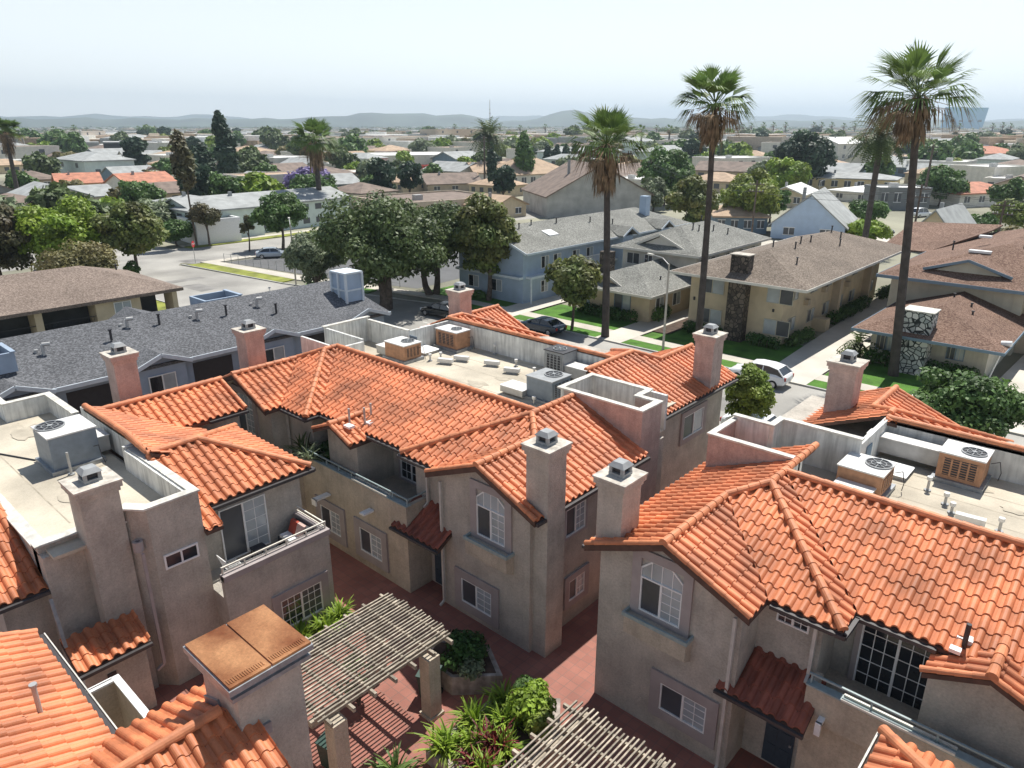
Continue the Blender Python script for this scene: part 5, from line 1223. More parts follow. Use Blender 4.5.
FILL_H = [(-187.5, 423.7, 8, 0.12, 1.44),(-68.9, 268.9, 1, -0.07, 1.01),(-165.5, 31.1, 3, 0.1, 1.24),(-151.3, 102.2, 3, 0.04, 0.9),(-412.1, 784.9, 6, 1.7, 1.9),(-757.5, 442.4, 9, 0.06, 1.43),(-195.2, 392.7, 5, 1.55, 0.98),(-155.6, 310.1, 0, 1.63, 0.91),(-713.2, 149.7, 5, 1.61, 1.66),(-825.5, 389.1, 7, 1.62, 1.76),(-193.0, 272.9, 5, 1.81, 1.29),(-534.7, 669.4, 5, 1.66, 1.4),(-179.2, 52.6, 4, 1.63, 0.87),(-618.9, 751.1, 3, 1.64, 1.53),(-674.5, 249.4, 2, 1.69, 1.61),(-81.2, 735.3, 7, 1.67, 1.43),(-95.4, 254.4, 9, 0.05, 1.2),(-466.2, 286.4, 4, 1.54, 1.32),(-287.3, 396.1, 8, 1.59, 0.99),(-230.6, 138.8, 6, 1.68, 0.98),(-783.1, 339.4, 7, 1.71, 1.8),(-352.5, 149.3, 7, 1.59, 1.38),(-229.6, 480.8, 2, 1.59, 1.47),(-655.0, 390.5, 3, 0.15, 1.83),(-232.3, 362.0, 2, 0.27, 1.05),(-216.1, 272.8, 5, 1.6, 1.11),(-483.1, 137.6, 5, -0.07, 1.11),(-186.8, 721.4, 8, 1.78, 1.6),(-575.8, 730.2, 4, 1.68, 1.43),(-250.0, 91.9, 9, 1.6, 1.01),(-312.3, 127.8, 7, 0.16, 1.08),(-625.3, 500.7, 3, 1.6, 1.46),(-26.9, 234.1, 2, 1.62, 0.99),(-41.4, 239.9, 0, -0.02, 0.87),(-64.7, 495.6, 0, 0.06, 1.14),(-330.2, 198.7, 0, 0.04, 1.44),(-98.6, 339.3, 4, 1.37, 1.28),(-790.4, 163.9, 4, 1.63, 1.24),(-126.1, 233.5, 2, 0.15, 1.21),(-499.3, 167.7, 3, 0.05, 1.43),(-101.4, 295.5, 7, 1.5, 1.16),(-118.1, 551.9, 1, 1.64, 1.32),(-329.6, 635.7, 4, 1.66, 1.41),(-656.0, 183.5, 1, 0.03, 1.25),(-491.6, 108.2, 1, 1.61, 1.43),(-645.9, 328.3, 1, 0.03, 1.56),(-441.8, 883.6, 2, 0.01, 1.56),(-449.5, 110.1, 6, 0.07, 1.03),(-158.5, 246.6, 1, 1.58, 0.84),(-438.3, 276.7, 8, -0.04, 1.59),(-392.2, 455.6, 3, 1.54, 1.13),(-407.6, 95.6, 8, 1.64, 1.43),(-552.4, 143.1, 6, 0.05, 1.13),(-565.4, 614.0, 9, 1.59, 1.32),(-364.8, 271.5, 2, 1.53, 1.19),(-84.8, 303.1, 9, -0.07, 1.13),(-132.6, 320.5, 7, 1.71, 0.88),(-218.8, 222.0, 2, -0.02, 0.9),(-292.3, 525.1, 0, 1.69, 1.07),(-50.9, 336.5, 5, 1.59, 0.94),(-288.4, 156.6, 0, 0.03, 1.4),(-271.5, 415.2, 5, 1.52, 1.54),(-193.3, 47.5, 4, -0.04, 1.1),(-479.6, 205.9, 8, 1.64, 1.02),(-384.1, 796.1, 7, 0.07, 1.36),(-249.1, 164.5, 0, 0.04, 0.86),(-188.5, 227.5, 5, 0.25, 0.88),(-337.0, 320.8, 6, 1.74, 1.18),(-353.6, 131.9, 4, 1.87, 0.91),(-376.4, 143.8, 4, 1.42, 1.2),(-369.3, 203.9, 3, 0.01, 0.97),(-178.2, 766.7, 5, 1.48, 1.19),(-369.7, 476.7, 2, -0.09, 1.63),(-266.1, 98.3, 2, 0.1, 0.86),(-107.0, 194.6, 1, 0.08, 0.94),(-108.6, 743.3, 3, 1.63, 1.55),(-125.8, 186.1, 2, 1.63, 1.12),(-118.2, 170.1, 0, -0.04, 0.89),(-45.5, 382.7, 1, 0.08, 1.25),(-80.3, 338.1, 3, -0.03, 1.09),(-196.1, 694.7, 6, 1.71, 1.54),(-343.8, 81.5, 1, 1.74, 0.98),(-736.6, 350.5, 5, 1.56, 1.73),(-154.5, 437.0, 0, -0.1, 1.19),(-214.4, 300.7, 6, 0.04, 1.0),(-121.6, 675.5, 0, 0.07, 1.56),(-524.6, 405.6, 8, 0.04, 1.48),(-162.8, 392.4, 4, 0.08, 1.35),(-379.7, 716.3, 9, 0.02, 1.75),(-477.9, 434.4, 6, 1.62, 1.72),(-158.8, 799.1, 6, 1.72, 1.6),(-175.3, 361.8, 1, 0.13, 1.13),(-292.1, 88.4, 5, 0.01, 1.31),(-258.2, 180.5, 5, 0.07, 0.91),(-95.7, 707.2, 7, 1.67, 1.33),(-152.5, 516.7, 1, 0.02, 1.31),(-178.6, 73.1, 2, 1.59, 0.85),(-251.0, 556.4, 2, 0.02, 1.59),(-367.0, 903.9, 8, 1.59, 1.41),(-343.6, 274.1, 7, 1.65, 1.35),(-187.1, 505.2, 4, 1.54, 1.37),(-667.5, 128.4, 5, 0.18, 1.61),(-227.5, 886.9, 3, 0.14, 1.26),(-423.4, 701.5, 0, 0.04, 1.61),(-654.9, 528.3, 2, 1.7, 1.89),(-35.3, 305.6, 3, 1.73, 1.37),(-263.8, 157.4, 4, 0.03, 1.09),(-183.9, 790.0, 0, 1.59, 1.29),(-523.9, 760.0, 3, 0.22, 1.3),(-377.5, 301.6, 7, 1.53, 1.2),(-819.1, 446.0, 4, -0.07, 1.63),(-538.4, 105.7, 6, 0.01, 1.51),(-164.7, 280.9, 5, 1.58, 1.36),(-84.9, 898.4, 2, -0.13, 1.42),(-468.6, 122.4, 9, 1.7, 1.11),(-539.4, 428.8, 7, 1.68, 1.37),(-247.5, 328.6, 1, 0.03, 0.95),(-808.5, 471.4, 2, 0.09, 1.41),(-742.1, 326.9, 0, 1.61, 1.25),(-407.9, 142.9, 9, 1.62, 1.37),(-403.4, 206.5, 1, 0.03, 1.52),(-136.8, 205.7, 2, 1.52, 1.03),(-516.1, 841.9, 8, 1.64, 1.56),(-500.6, 644.1, 6, 1.66, 1.63),(-603.3, 384.7, 4, 1.52, 1.18),(-863.5, 301.3, 5, 0.18, 1.77),(-425.9, 590.3, 8, 1.65, 1.15),(-589.9, 191.5, 1, 1.68, 1.62),(-74.1, 291.1, 4, 0.13, 0.87),(-129.7, 862.8, 1, 0.22, 1.52),(-286.3, 269.9, 8, 1.7, 1.07),(-694.6, 485.0, 8, 0.04, 1.76),(-243.0, 232.6, 9, 1.59, 1.37),(-931.9, 348.5, 1, 1.75, 1.36),(-458.4, 485.3, 4, 1.59, 1.28),(-362.9, 177.0, 9, 1.53, 0.93),(-325.6, 351.1, 9, 1.6, 1.5),(-306.9, 307.6, 8, 1.6, 1.48),(-305.8, 463.4, 2, 1.56, 1.53),(-537.4, 230.1, 8, -0.03, 1.15),(-384.9, 328.2, 6, -0.06, 1.05),(-174.1, 93.3, 8, 1.48, 0.83),(-158.5, 228.5, 7, 0.13, 1.2),(-568.1, 582.3, 1, -0.01, 1.36),(-284.2, 556.1, 7, 0.21, 1.46),(-882.8, 422.9, 5, 0.07, 1.27),(-198.7, 484.5, 6, 1.7, 1.55),(-522.2, 251.3, 0, -0.1, 1.41),(-81.7, 689.5, 1, 1.59, 1.21),(-229.7, 44.7, 6, 0.08, 0.87),(-268.0, 527.6, 5, -0.03, 1.34),(-416.9, 882.7, 7, 1.63, 1.5),(-478.8, 467.9, 9, 1.66, 1.7),(-443.7, 716.2, 8, 1.69, 1.2),(-169.0, 111.0, 9, 1.43, 1.01),(-416.5, 119.1, 6, -0.04, 1.16),(-475.6, 523.4, 7, -0.09, 1.13),(-249.4, 286.9, 8, 1.53, 0.96),(-273.1, 128.7, 6, 0.11, 1.22),(-651.7, 430.6, 9, 0.11, 1.4),(-352.8, 402.4, 7, 1.65, 1.55),(-680.4, 566.2, 4, 0.01, 1.82),(-312.7, 238.2, 6, 0.12, 1.02),(-437.1, 240.1, 9, 0.02, 1.29),(-294.2, 762.2, 5, 1.58, 1.38),(-145.0, 143.6, 1, 0.02, 0.82),(-194.3, 170.7, 4, 0.0, 1.19),(-265.4, 888.8, 7, 0.09, 1.78),(-309.3, 669.8, 8, -0.03, 1.63),(-311.7, 110.4, 3, 1.69, 0.91),(-287.9, 656.7, 5, 1.58, 1.52),(-392.6, 121.4, 6, 0.1, 1.06),(-803.1, 283.1, 9, 1.64, 1.6),(-270.0, 440.4, 8, 0.13, 1.35),(-410.8, 276.2, 7, 1.68, 1.15),(-289.4, 452.0, 3, 1.69, 1.02),(-723.8, 628.2, 7, 0.08, 1.89),(-89.4, 502.2, 3, -0.15, 1.43),(-414.6, 224.1, 3, 0.17, 1.11),(-309.5, 381.9, 2, 0.12, 1.46),(-192.8, 293.1, 1, 0.06, 1.27),(-59.2, 304.5, 0, 1.6, 1.35),(-145.6, 346.1, 3, -0.04, 1.09),(-759.3, 520.0, 0, 0.05, 1.57),(-192.2, 124.3, 3, 1.57, 1.21),(-174.3, 135.1, 1, -0.04, 0.8),(-316.1, 777.9, 1, 1.62, 1.89),(-911.1, 177.9, 7, 0.15, 1.56),(-539.9, 834.4, 7, 1.66, 1.63),(-195.5, 101.8, 4, 0.17, 1.04),(-357.9, 365.6, 2, 0.06, 1.03),(-713.3, 284.9, 1, 1.72, 1.38),(-602.6, 225.9, 5, 1.69, 1.7),(-842.7, 463.3, 5, 1.68, 1.61),(-507.2, 121.1, 5, 0.1, 1.22),(-612.4, 562.4, 7, -0.01, 1.54),(-129.9, 897.3, 6, 1.6, 1.45),(-326.1, 140.3, 0, 1.76, 1.37),(-890.9, 276.0, 5, 1.63, 1.32),(-831.1, 496.4, 9, 0.0, 1.71)]
FILL_T = [(-252.7, 103.5, 5, 1.64, 0.82),(-450.9, 587.0, 1, -0.1, 1.78),(-794.6, 544.0, 3, 1.61, 1.75),(-583.5, 365.3, 7, 1.58, 1.51),(-155.4, 131.5, 3, 1.65, 1.1),(-123.5, 40.9, 1, 1.48, 1.0),(-653.2, 718.6, 7, 1.57, 1.54),(-341.1, 917.5, 3, 0.16, 1.7),(-66.0, 319.2, 4, -0.03, 0.9),(-276.3, 80.1, 1, -0.03, 1.21),(-39.5, 398.1, 6, 1.6, 1.05),(-277.3, 307.7, 6, 1.68, 1.31),(-141.8, 32.7, 6, 0.16, 1.18),(-206.1, 217.1, 3, 1.61, 1.06),(-358.8, 804.8, 0, -0.01, 1.69),(-596.1, 524.9, 4, 1.51, 1.2),(-315.3, 364.5, 7, 1.62, 1.02),(-145.7, 114.4, 3, -0.02, 1.29),(-464.7, 662.8, 5, 0.01, 1.31),(-121.2, 327.4, 0, 1.6, 1.2),(-642.2, 205.4, 0, -0.07, 1.16),(-155.9, 121.0, 7, -0.05, 1.27),(-165.5, 77.1, 3, 0.04, 1.27),(-146.6, 273.3, 7, -0.03, 0.99),(-799.3, 326.4, 4, 0.03, 1.46),(-435.7, 842.9, 6, 0.08, 1.35),(-330.6, 933.6, 7, 0.08, 1.97),(-117.3, 453.2, 3, 1.65, 1.44),(-247.0, 403.2, 6, 0.12, 1.09),(-574.2, 169.7, 7, 0.07, 1.52),(-83.5, 995.8, 0, -0.0, 1.96),(-525.2, 302.4, 1, 0.11, 1.69),(-253.3, 139.6, 1, 0.08, 1.33),(-552.6, 293.6, 6, 0.15, 1.22),(-356.9, 217.6, 5, -0.02, 1.13),(-411.4, 611.1, 4, -0.08, 1.2),(-329.1, 68.6, 1, 1.59, 1.14),(-270.6, 345.9, 7, 0.1, 1.12),(-143.3, 225.3, 5, -0.06, 1.25),(-162.4, 90.1, 2, 0.0, 1.26),(-130.6, 141.7, 3, -0.03, 1.03),(-680.9, 296.7, 3, 0.1, 1.67),(-62.3, 604.7, 6, 0.11, 1.19),(-481.4, 194.2, 7, 1.68, 1.05),(-398.3, 806.4, 2, 0.15, 1.89),(-197.3, 198.8, 7, 1.7, 0.94),(-639.8, 179.6, 4, 1.62, 1.65),(-351.9, 934.5, 4, 1.63, 1.25),(-467.0, 693.9, 7, 1.63, 1.59),(-132.6, 712.3, 1, 1.65, 1.25),(-328.7, 305.1, 2, 1.74, 1.45),(-63.7, 754.3, 3, 1.59, 1.42),(-207.5, 740.3, 4, 1.72, 1.3),(-224.1, 407.0, 4, 1.61, 1.45),(-106.6, 821.5, 4, 1.7, 1.64),(-252.8, 866.1, 6, 0.17, 1.58),(-739.2, 220.5, 1, 0.12, 1.15),(-388.3, 381.1, 5, 1.63, 1.42),(-525.1, 168.8, 5, 0.05, 1.15),(-607.6, 291.0, 4, 1.58, 1.18),(-658.8, 294.1, 2, 1.62, 1.31),(-262.6, 113.2, 7, 1.67, 1.3),(-152.4, 294.0, 2, 1.57, 0.98),(-522.7, 452.0, 2, 0.04, 1.11),(-201.2, 407.2, 6, -0.0, 1.17),(-655.4, 654.0, 1, 0.08, 1.39),(-455.6, 227.0, 2, 1.64, 1.55),(-431.0, 434.6, 7, 1.7, 1.17),(-214.0, 67.5, 5, 1.67, 0.87),(-74.3, 323.0, 0, 0.02, 1.27),(-207.5, 119.1, 0, 1.57, 0.95),(-221.4, 369.9, 5, -0.0, 0.96),(-671.1, 507.1, 5, -0.09, 1.61),(-686.5, 280.5, 3, 0.01, 1.42),(-321.7, 283.3, 4, 1.66, 1.09),(-309.7, 71.0, 7, 1.53, 1.05),(-253.2, 363.8, 6, 1.53, 1.5),(-313.2, 200.7, 3, 1.6, 1.4),(-367.4, 289.4, 4, 1.47, 0.99),(-382.3, 389.8, 3, 1.44, 1.27),(-251.1, 301.8, 6, 1.61, 1.23),(-300.6, 66.6, 7, 0.07, 1.18),(-166.4, 544.2, 5, 0.13, 1.5),(-173.8, 302.6, 0, 1.68, 1.23),(-184.2, 343.1, 4, 0.08, 1.02),(-474.3, 799.7, 6, 0.12, 1.84),(-73.0, 449.4, 7, 0.12, 1.31),(-791.7, 564.3, 1, 0.13, 1.34),(-80.2, 777.1, 1, 1.39, 1.66),(-367.4, 457.1, 2, 1.52, 1.62),(-926.5, 221.9, 1, 1.54, 1.87),(-188.6, 144.5, 6, 0.18, 1.19),(-411.6, 718.1, 6, 0.12, 1.86),(-236.0, 62.2, 0, 1.65, 0.84),(-383.3, 181.7, 3, -0.04, 1.24),(-74.5, 257.8, 0, 1.59, 1.19),(-263.0, 501.2, 4, 0.14, 1.17),(-721.1, 547.8, 4, 0.05, 1.54),(-241.8, 133.5, 5, 0.13, 0.93),(-396.8, 306.7, 2, 1.5, 1.28),(-840.6, 536.3, 7, 1.58, 1.55),(-300.8, 119.3, 3, 0.07, 1.36),(-277.5, 711.7, 0, 1.74, 1.46),(-459.4, 95.3, 3, 0.14, 1.38),(-166.5, 340.3, 0, 0.05, 1.07),(-260.5, 145.7, 5, 1.63, 0.86),(-460.1, 137.1, 2, 0.16, 1.28),(-438.4, 553.6, 7, 0.01, 1.26),(-410.6, 434.2, 0, -0.08, 1.05),(-556.8, 350.3, 6, 0.08, 1.14),(-701.5, 440.9, 1, 1.7, 1.22),(-342.4, 175.9, 1, 1.47, 1.03),(-27.3, 258.1, 2, 0.18, 1.3),(-741.1, 495.7, 5, 1.52, 1.89),(-696.6, 338.5, 0, 1.74, 1.42),(-305.6, 501.1, 0, 0.16, 1.36),(-100.8, 231.8, 6, -0.04, 1.13),(-173.3, 264.0, 4, 0.02, 0.96),(-213.2, 376.3, 7, 0.01, 1.42),(-578.0, 599.3, 6, 0.18, 1.86),(-683.0, 221.1, 3, 0.18, 1.15),(-227.5, 421.8, 3, 1.53, 1.37),(-600.5, 343.4, 0, 1.73, 1.4),(-663.0, 684.6, 7, 1.6, 1.87),(-198.5, 225.4, 4, -0.02, 0.86),(-320.6, 692.2, 6, 1.69, 1.77),(-538.4, 386.0, 6, 0.18, 1.39),(-122.4, 151.8, 5, 1.54, 0.83),(-583.8, 396.0, 3, 1.62, 1.16),(-244.8, 354.3, 5, 0.0, 1.49),(-237.6, 276.7, 3, 0.02, 0.91),(-81.5, 283.2, 3, 1.54, 1.03),(-596.1, 138.4, 6, 0.24, 1.37),(-302.9, 544.6, 1, 1.69, 1.46),(-635.1, 366.6, 4, -0.09, 1.17),(-149.3, 202.0, 1, 1.61, 1.1),(-608.8, 172.8, 0, 0.0, 1.6),(-275.9, 335.1, 2, 0.0, 1.42),(-359.2, 235.6, 2, 0.14, 0.96),(-57.1, 467.3, 6, 0.07, 1.42),(-493.2, 836.2, 7, 0.09, 1.66),(-307.4, 721.4, 4, 0.04, 1.22),(-113.7, 478.0, 4, 0.1, 1.59),(-700.3, 637.2, 5, -0.04, 1.68),(-133.1, 542.2, 5, 1.68, 1.23),(-880.5, 472.8, 3, 0.02, 1.49),(-752.3, 607.5, 6, 1.69, 1.71),(-55.3, 693.8, 6, 1.67, 1.77),(-395.8, 728.5, 2, 1.64, 1.17),(-597.8, 508.1, 7, 0.05, 1.57),(-813.8, 337.2, 0, 0.05, 1.86),(-632.3, 120.7, 1, -0.03, 1.57),(-210.0, 171.3, 1, 1.49, 0.82),(-147.9, 84.9, 2, 0.11, 1.12),(-271.0, 293.0, 4, 0.14, 1.24),(-273.0, 58.8, 0, -0.05, 0.82),(-529.8, 120.5, 5, 1.57, 1.3),(-351.2, 832.2, 2, 0.23, 1.59),(-341.1, 166.8, 6, 1.63, 0.99),(-240.8, 747.1, 4, 1.65, 1.32),(-306.2, 224.0, 0, 1.7, 1.43),(-370.7, 413.3, 2, -0.08, 1.41),(-304.1, 211.9, 3, 0.04, 0.99),(-92.0, 456.8, 0, 0.04, 1.44),(-240.5, 675.4, 0, -0.0, 1.38),(-463.6, 809.0, 4, 0.04, 1.53),(-200.6, 206.0, 1, 1.54, 1.09),(-181.5, 252.9, 6, -0.05, 1.33),(-920.4, 390.7, 6, 0.01, 1.91),(-150.6, 53.7, 2, 0.1, 0.86),(-438.4, 140.8, 0, 0.06, 1.48),(-448.7, 552.2, 7, 0.01, 1.37),(-330.9, 235.5, 6, 0.02, 0.95),(-504.4, 268.1, 0, 1.58, 1.44),(-438.7, 861.6, 0, 0.14, 1.54),(-753.1, 229.2, 6, 0.12, 1.57),(-232.9, 385.7, 4, 1.61, 1.13),(-420.6, 249.1, 1, 0.01, 1.55),(-558.8, 412.3, 1, 1.66, 1.51),(-789.4, 190.6, 7, 1.47, 1.8),(-912.1, 199.3, 6, 0.08, 1.67),(-251.4, 121.7, 2, 0.17, 1.08),(-356.3, 69.4, 6, 1.7, 1.38),(-60.7, 631.4, 4, 0.02, 1.14),(-496.8, 572.4, 2, 0.04, 1.25),(-147.2, 44.2, 1, 1.71, 1.03),(-329.3, 754.1, 1, 1.8, 1.34),(-660.6, 594.2, 1, 0.07, 1.58),(-71.6, 366.5, 0, 1.66, 1.23),(-164.6, 652.0, 5, 1.61, 1.3),(-68.3, 354.6, 0, 0.05, 1.17),(-104.2, 946.3, 2, 1.49, 1.45),(-37.2, 448.8, 1, -0.13, 1.36),(-162.0, 297.6, 3, 0.1, 1.23),(-555.6, 211.2, 1, 0.25, 1.36),(-136.1, 845.5, 3, 1.72, 1.46),(-645.9, 246.3, 3, 0.04, 1.3),(-235.1, 166.4, 1, -0.11, 1.3),(-595.6, 401.7, 1, 1.54, 1.25),(-144.2, 244.7, 5, 0.06, 1.19),(-109.4, 488.3, 6, 1.49, 1.0),(-616.3, 159.4, 0, 0.13, 1.63),(-191.0, 186.4, 2, 0.0, 1.25),(-225.7, 602.4, 2, 0.11, 1.62),(-478.7, 551.8, 4, 0.03, 1.47),(-212.1, 155.6, 2, -0.05, 1.02),(-124.1, 338.1, 7, 0.12, 1.1),(-58.1, 399.1, 6, 0.03, 1.21),(-372.6, 537.7, 6, 1.57, 1.41),(-744.7, 660.4, 0, 1.62, 1.71),(-394.3, 80.3, 3, 0.14, 1.24),(-354.2, 111.4, 5, 0.14, 1.09),(-504.4, 560.1, 4, 1.83, 1.75),(-87.2, 663.2, 1, 1.54, 1.54),(-519.2, 159.1, 0, 0.05, 1.58),(-306.8, 269.2, 6, 1.56, 1.34),(-641.6, 484.9, 4, 0.15, 1.29),(-401.8, 176.0, 4, 1.71, 1.11),(-117.8, 758.5, 7, 0.08, 1.56),(-217.8, 120.1, 1, 0.06, 1.05),(-587.7, 257.2, 4, -0.09, 1.63),(-503.7, 140.3, 4, 0.07, 1.16),(-246.4, 46.9, 5, 1.63, 1.13),(-335.1, 399.5, 4, 1.61, 1.52),(-114.0, 647.0, 6, 0.14, 1.62),(-158.0, 203.6, 6, 1.64, 1.16),(-283.0, 140.3, 0, 0.2, 1.04),(-153.2, 491.2, 7, -0.0, 1.49),(-673.2, 340.0, 0, 0.06, 1.68),(-359.8, 123.0, 7, 1.58, 0.91),(-649.0, 304.5, 4, 0.12, 1.2),(-223.9, 752.8, 1, 0.19, 1.72),(-236.8, 815.8, 0, 1.6, 1.19),(-451.3, 563.2, 5, 1.76, 1.44),(-184.0, 86.5, 3, 0.23, 0.81),(-49.1, 437.6, 0, 1.51, 0.98),(-377.1, 340.4, 4, 0.02, 1.21),(-669.6, 480.2, 5, 1.59, 1.47),(-124.5, 289.3, 0, 0.04, 0.85),(-207.5, 608.9, 1, 0.04, 1.38),(-170.7, 65.3, 5, 1.66, 1.13),(-445.1, 92.5, 5, 0.03, 1.42),(-153.0, 322.5, 2, 1.69, 1.4),(-410.1, 418.3, 6, 0.05, 1.34),(-53.0, 609.9, 3, 1.71, 1.17),(-355.7, 338.2, 6, 1.62, 1.39),(-182.0, 38.6, 7, -0.06, 0.91),(-227.3, 278.4, 6, 1.61, 1.04),(-912.8, 327.6, 3, -0.04, 1.24),(-460.4, 870.1, 7, 0.18, 1.5),(-900.3, 384.6, 4, 1.45, 1.29),(-227.6, 515.4, 3, 1.74, 1.35),(-519.3, 699.7, 6, 0.13, 1.36),(-74.8, 600.1, 5, 0.06, 1.21),(-303.0, 194.6, 1, 1.64, 1.26),(-148.9, 710.4, 3, 0.16, 1.23),(-192.3, 378.5, 2, 0.09, 1.04),(-317.4, 331.9, 5, 1.64, 1.25),(-255.5, 214.3, 2, 1.54, 0.99),(-181.2, 163.4, 7, 0.05, 1.14)]
FAR_PALMS = [(-740.46, 227.95, 14), (-504.55, 156.93, 11), (-801.11, 264.25, 15), (-1011.72, 408.9, 14), (-987.83, 430.4, 13), (-710.77, 679.87, 16), (-667.78, 718.58, 16), (-648.67, 735.79, 15), (-624.78, 757.3, 16), (-246.88, 388.94, 15), (-278.81, 475.53, 15), (-518.73, 852.78, 15), (-471.92, 894.93, 18), (-417.46, 943.97, 18), (-407.91, 952.57, 18), (-396.44, 962.89, 18), (-369.69, 986.98, 18), (-362.05, 993.86, 18), (-352.49, 1002.47, 18), (-341.03, 1012.79, 17), (-330.52, 1022.25, 17), (-190.08, 1148.71, 18), (-182.43, 1155.59, 17), (-199.63, 1140.1, 17), (-237.85, 1105.69, 17), (-231.16, 1111.72, 17), (-488.16, 880.31, 15), (-436.57, 926.76, 16), (-440.39, 923.32, 16), (-428.93, 933.65, 17)]
def house(label, cat, x, y, w, ang, ev, dp, rt, rise, wm, rm, nw, st, group=None, parts=True):
    o = thing({'building':'building','apartments':'apartment_block','house':'house','garage':'garage','warehouse':'warehouse','hall':'hall'}.get(cat,'house'), label, cat, (x,y,0), ang, group, world=False)
    ov = .0 if rt == 'flat' else .5
    b = MB(); z = ev-.02
    b.box(0,w,0,dp,0,z)
    if rt == 'front': b.ext([(0,0,z),(w,0,z),(w/2,0,z+rise*.95)],(0,dp,0))
    if rt == 'side': b.ext([(0,0,z),(0,dp,z),(0,dp/2,z+rise*.95)],(w,0,0))
    b.build('wall', wm, o)
    r = MB()
    if rt == 'front': 
        k = rise/(w/2); slope_poly(r,[(w+ov,-ov,ev-ov*k+.1),(w+ov,dp+ov,ev-ov*k+.1),(w/2,dp+ov,ev+rise+.1),(w/2,-ov,ev+rise+.1)],.25); slope_poly(r,[(-ov,dp+ov,ev-ov*k+.1),(-ov,-ov,ev-ov*k+.1),(w/2,-ov,ev+rise+.1),(w/2,dp+ov,ev+rise+.1)],.25)
    elif rt == 'side': hip_roof(r,-ov,w+ov,-ov,dp+ov,ev-.05,rise+.2,'x',False,False,.25)
    elif rt == 'hip':
        hip_roof(r,-ov,w+ov,-ov,dp+ov,ev,rise,'x' if w > dp else 'y',True,True,.25)
    else:
        r.box(.3,w-.3,.3,dp-.3,ev-.02,ev+.05)
        q = MB()
        for a in ((-.1,w+.1,-.1,.3),(-.1,w+.1,dp-.3,dp+.1),(-.1,.3,.3,dp-.3),(w-.3,w+.1,.3,dp-.3)): q.box(a[0],a[1],a[2],a[3],ev-.3,ev+.35)
        q.build('parapet', wm if wm != 'darkwall' else 'acgrey', o)
    r.build('roof', rm, o)
    if nw:
        per = max(1, nw//st)
        for s in range(st):
            for i in range(per):
                u = w*(i+.5)/per; ww = min(1.7, w/per*.5); zz = ev*(s+.5)/st-.5
                p = MB(); p.box(u-ww/2,u+ww/2,-.04,0,zz,zz+ev/st*.42); wi = p.build('window','screen',o)
                if parts and nw < 8:
                    f = MB(); f.box(u-ww/2-.12,u+ww/2+.12,-.06,-.0,zz-.12,zz); f.box(u-ww/2-.12,u+ww/2+.12,-.06,0,zz+ev/st*.42,zz+ev/st*.42+.12); f.box(u-.06,u+.06,-.07,-.041,zz,zz+ev/st*.42); f.build('frame','white',wi)
        for i in range(max(1,int(dp//5))):
            u = dp*(i+.5)/max(1,int(dp//5)); p = MB(); p.box(w,w+.04,u-.6,u+.6,ev*.5-.5,ev*.5+.7); p.build('window','screen',o)
    if rt != 'flat' and parts:
        v = MB(); v.box(w*.3,w*.3+.5,dp*.4,dp*.4+.5,ev,ev+rise+.6); v.build('roof_vent','acgrey',o)
    else:
        v = MB(); v.box(w*.3,w*.3+1.8,dp*.3,dp*.3+1.4,ev+.05,ev+1.1); v.build('rooftop_unit','metal',o)
    return o
for m_ in MID[1:]:
    x,y,w,ang,ev,dp,rt,rise,wm,rm,nw,st,lab,cat = m_; house(lab,cat,x,y,w,ang,ev,dp,rt,rise,wm,rm,nw,st)

HM = MID[0]
# the brick hall stands askew to the street grid
for ch in list(wb.children):
    for g_ in list(ch.children): bpy.data.objects.remove(g_)
    bpy.data.objects.remove(ch)
bpy.data.objects.remove(wb)
x,y,w,ang,ev,dp,rt,rise,wm,rm,nw,st,lab,cat = HM
wb = house(lab,cat,x,y,w,ang,ev,dp,rt,rise,wm,rm,nw,st)

# houses of ten makes repeated through the distance
KINDS = [('offwhite','far_white','flat',0,4.5,16,14,'white flat-roofed building'),('cream','far_tan','hip',2.2,3.3,15,12,'cream tan-roofed house'),('tan','far_brown','side',2.3,3.2,16,11,'tan brown-roofed house'),
 ('offwhite','far_brown','hip',2.0,3.6,14,12,'white brown-roofed house'),('offwhite','far_grey','side',2.2,3.4,15,11,'white grey-roofed house'),('mint','far_grey','hip',2.0,6.0,20,12,'pale two-storey grey-roofed apartment block'),
 ('grey_wall','far_brown','side',2.2,3.2,13,11,'grey brown-roofed house'),('yellow','far_tan','hip',2.0,3.4,14,12,'yellow tan-roofed house'),('offwhite','far_tan','flat',0,6.5,22,14,'white two-storey flat-roofed building'),('slate_blue','far_grey','side',2.2,3.2,13,11,'blue-grey house with grey roof')]
PROTO = [None]*10
LAND = [(8,'the far-left palm'),(110,'the bright yellow-green tree'),(185,'the thin tall tree'),(222,'the tall conifer'),(313,'the shaggy fan palm'),(400,'the big oak'),(488,'the radio mast'),(555,'the cypress row'),(605,'the nearest palm'),(665,'the brick hall'),(716,'the middle palm'),(798,'the near-black tree mass'),(880,'the dark date palm'),(920,'the tallest palm'),(1000,'the right frame edge')]
def zone(x, y):
    a = math.atan2(x,y)-HEAD; d = math.hypot(x,y); px = 512+768*math.tan(a)
    lx, ln = min(LAND, key=lambda l: abs(l[0]-px)); side = 'left' if px < lx else 'right'
    if lx == 1000: side = 'left'
    band = 'not far' if d < 190 else 'midway' if d < 280 else 'far' if d < 450 else 'very far' if d < 700 else 'on the skyline'
    return band, side, ln
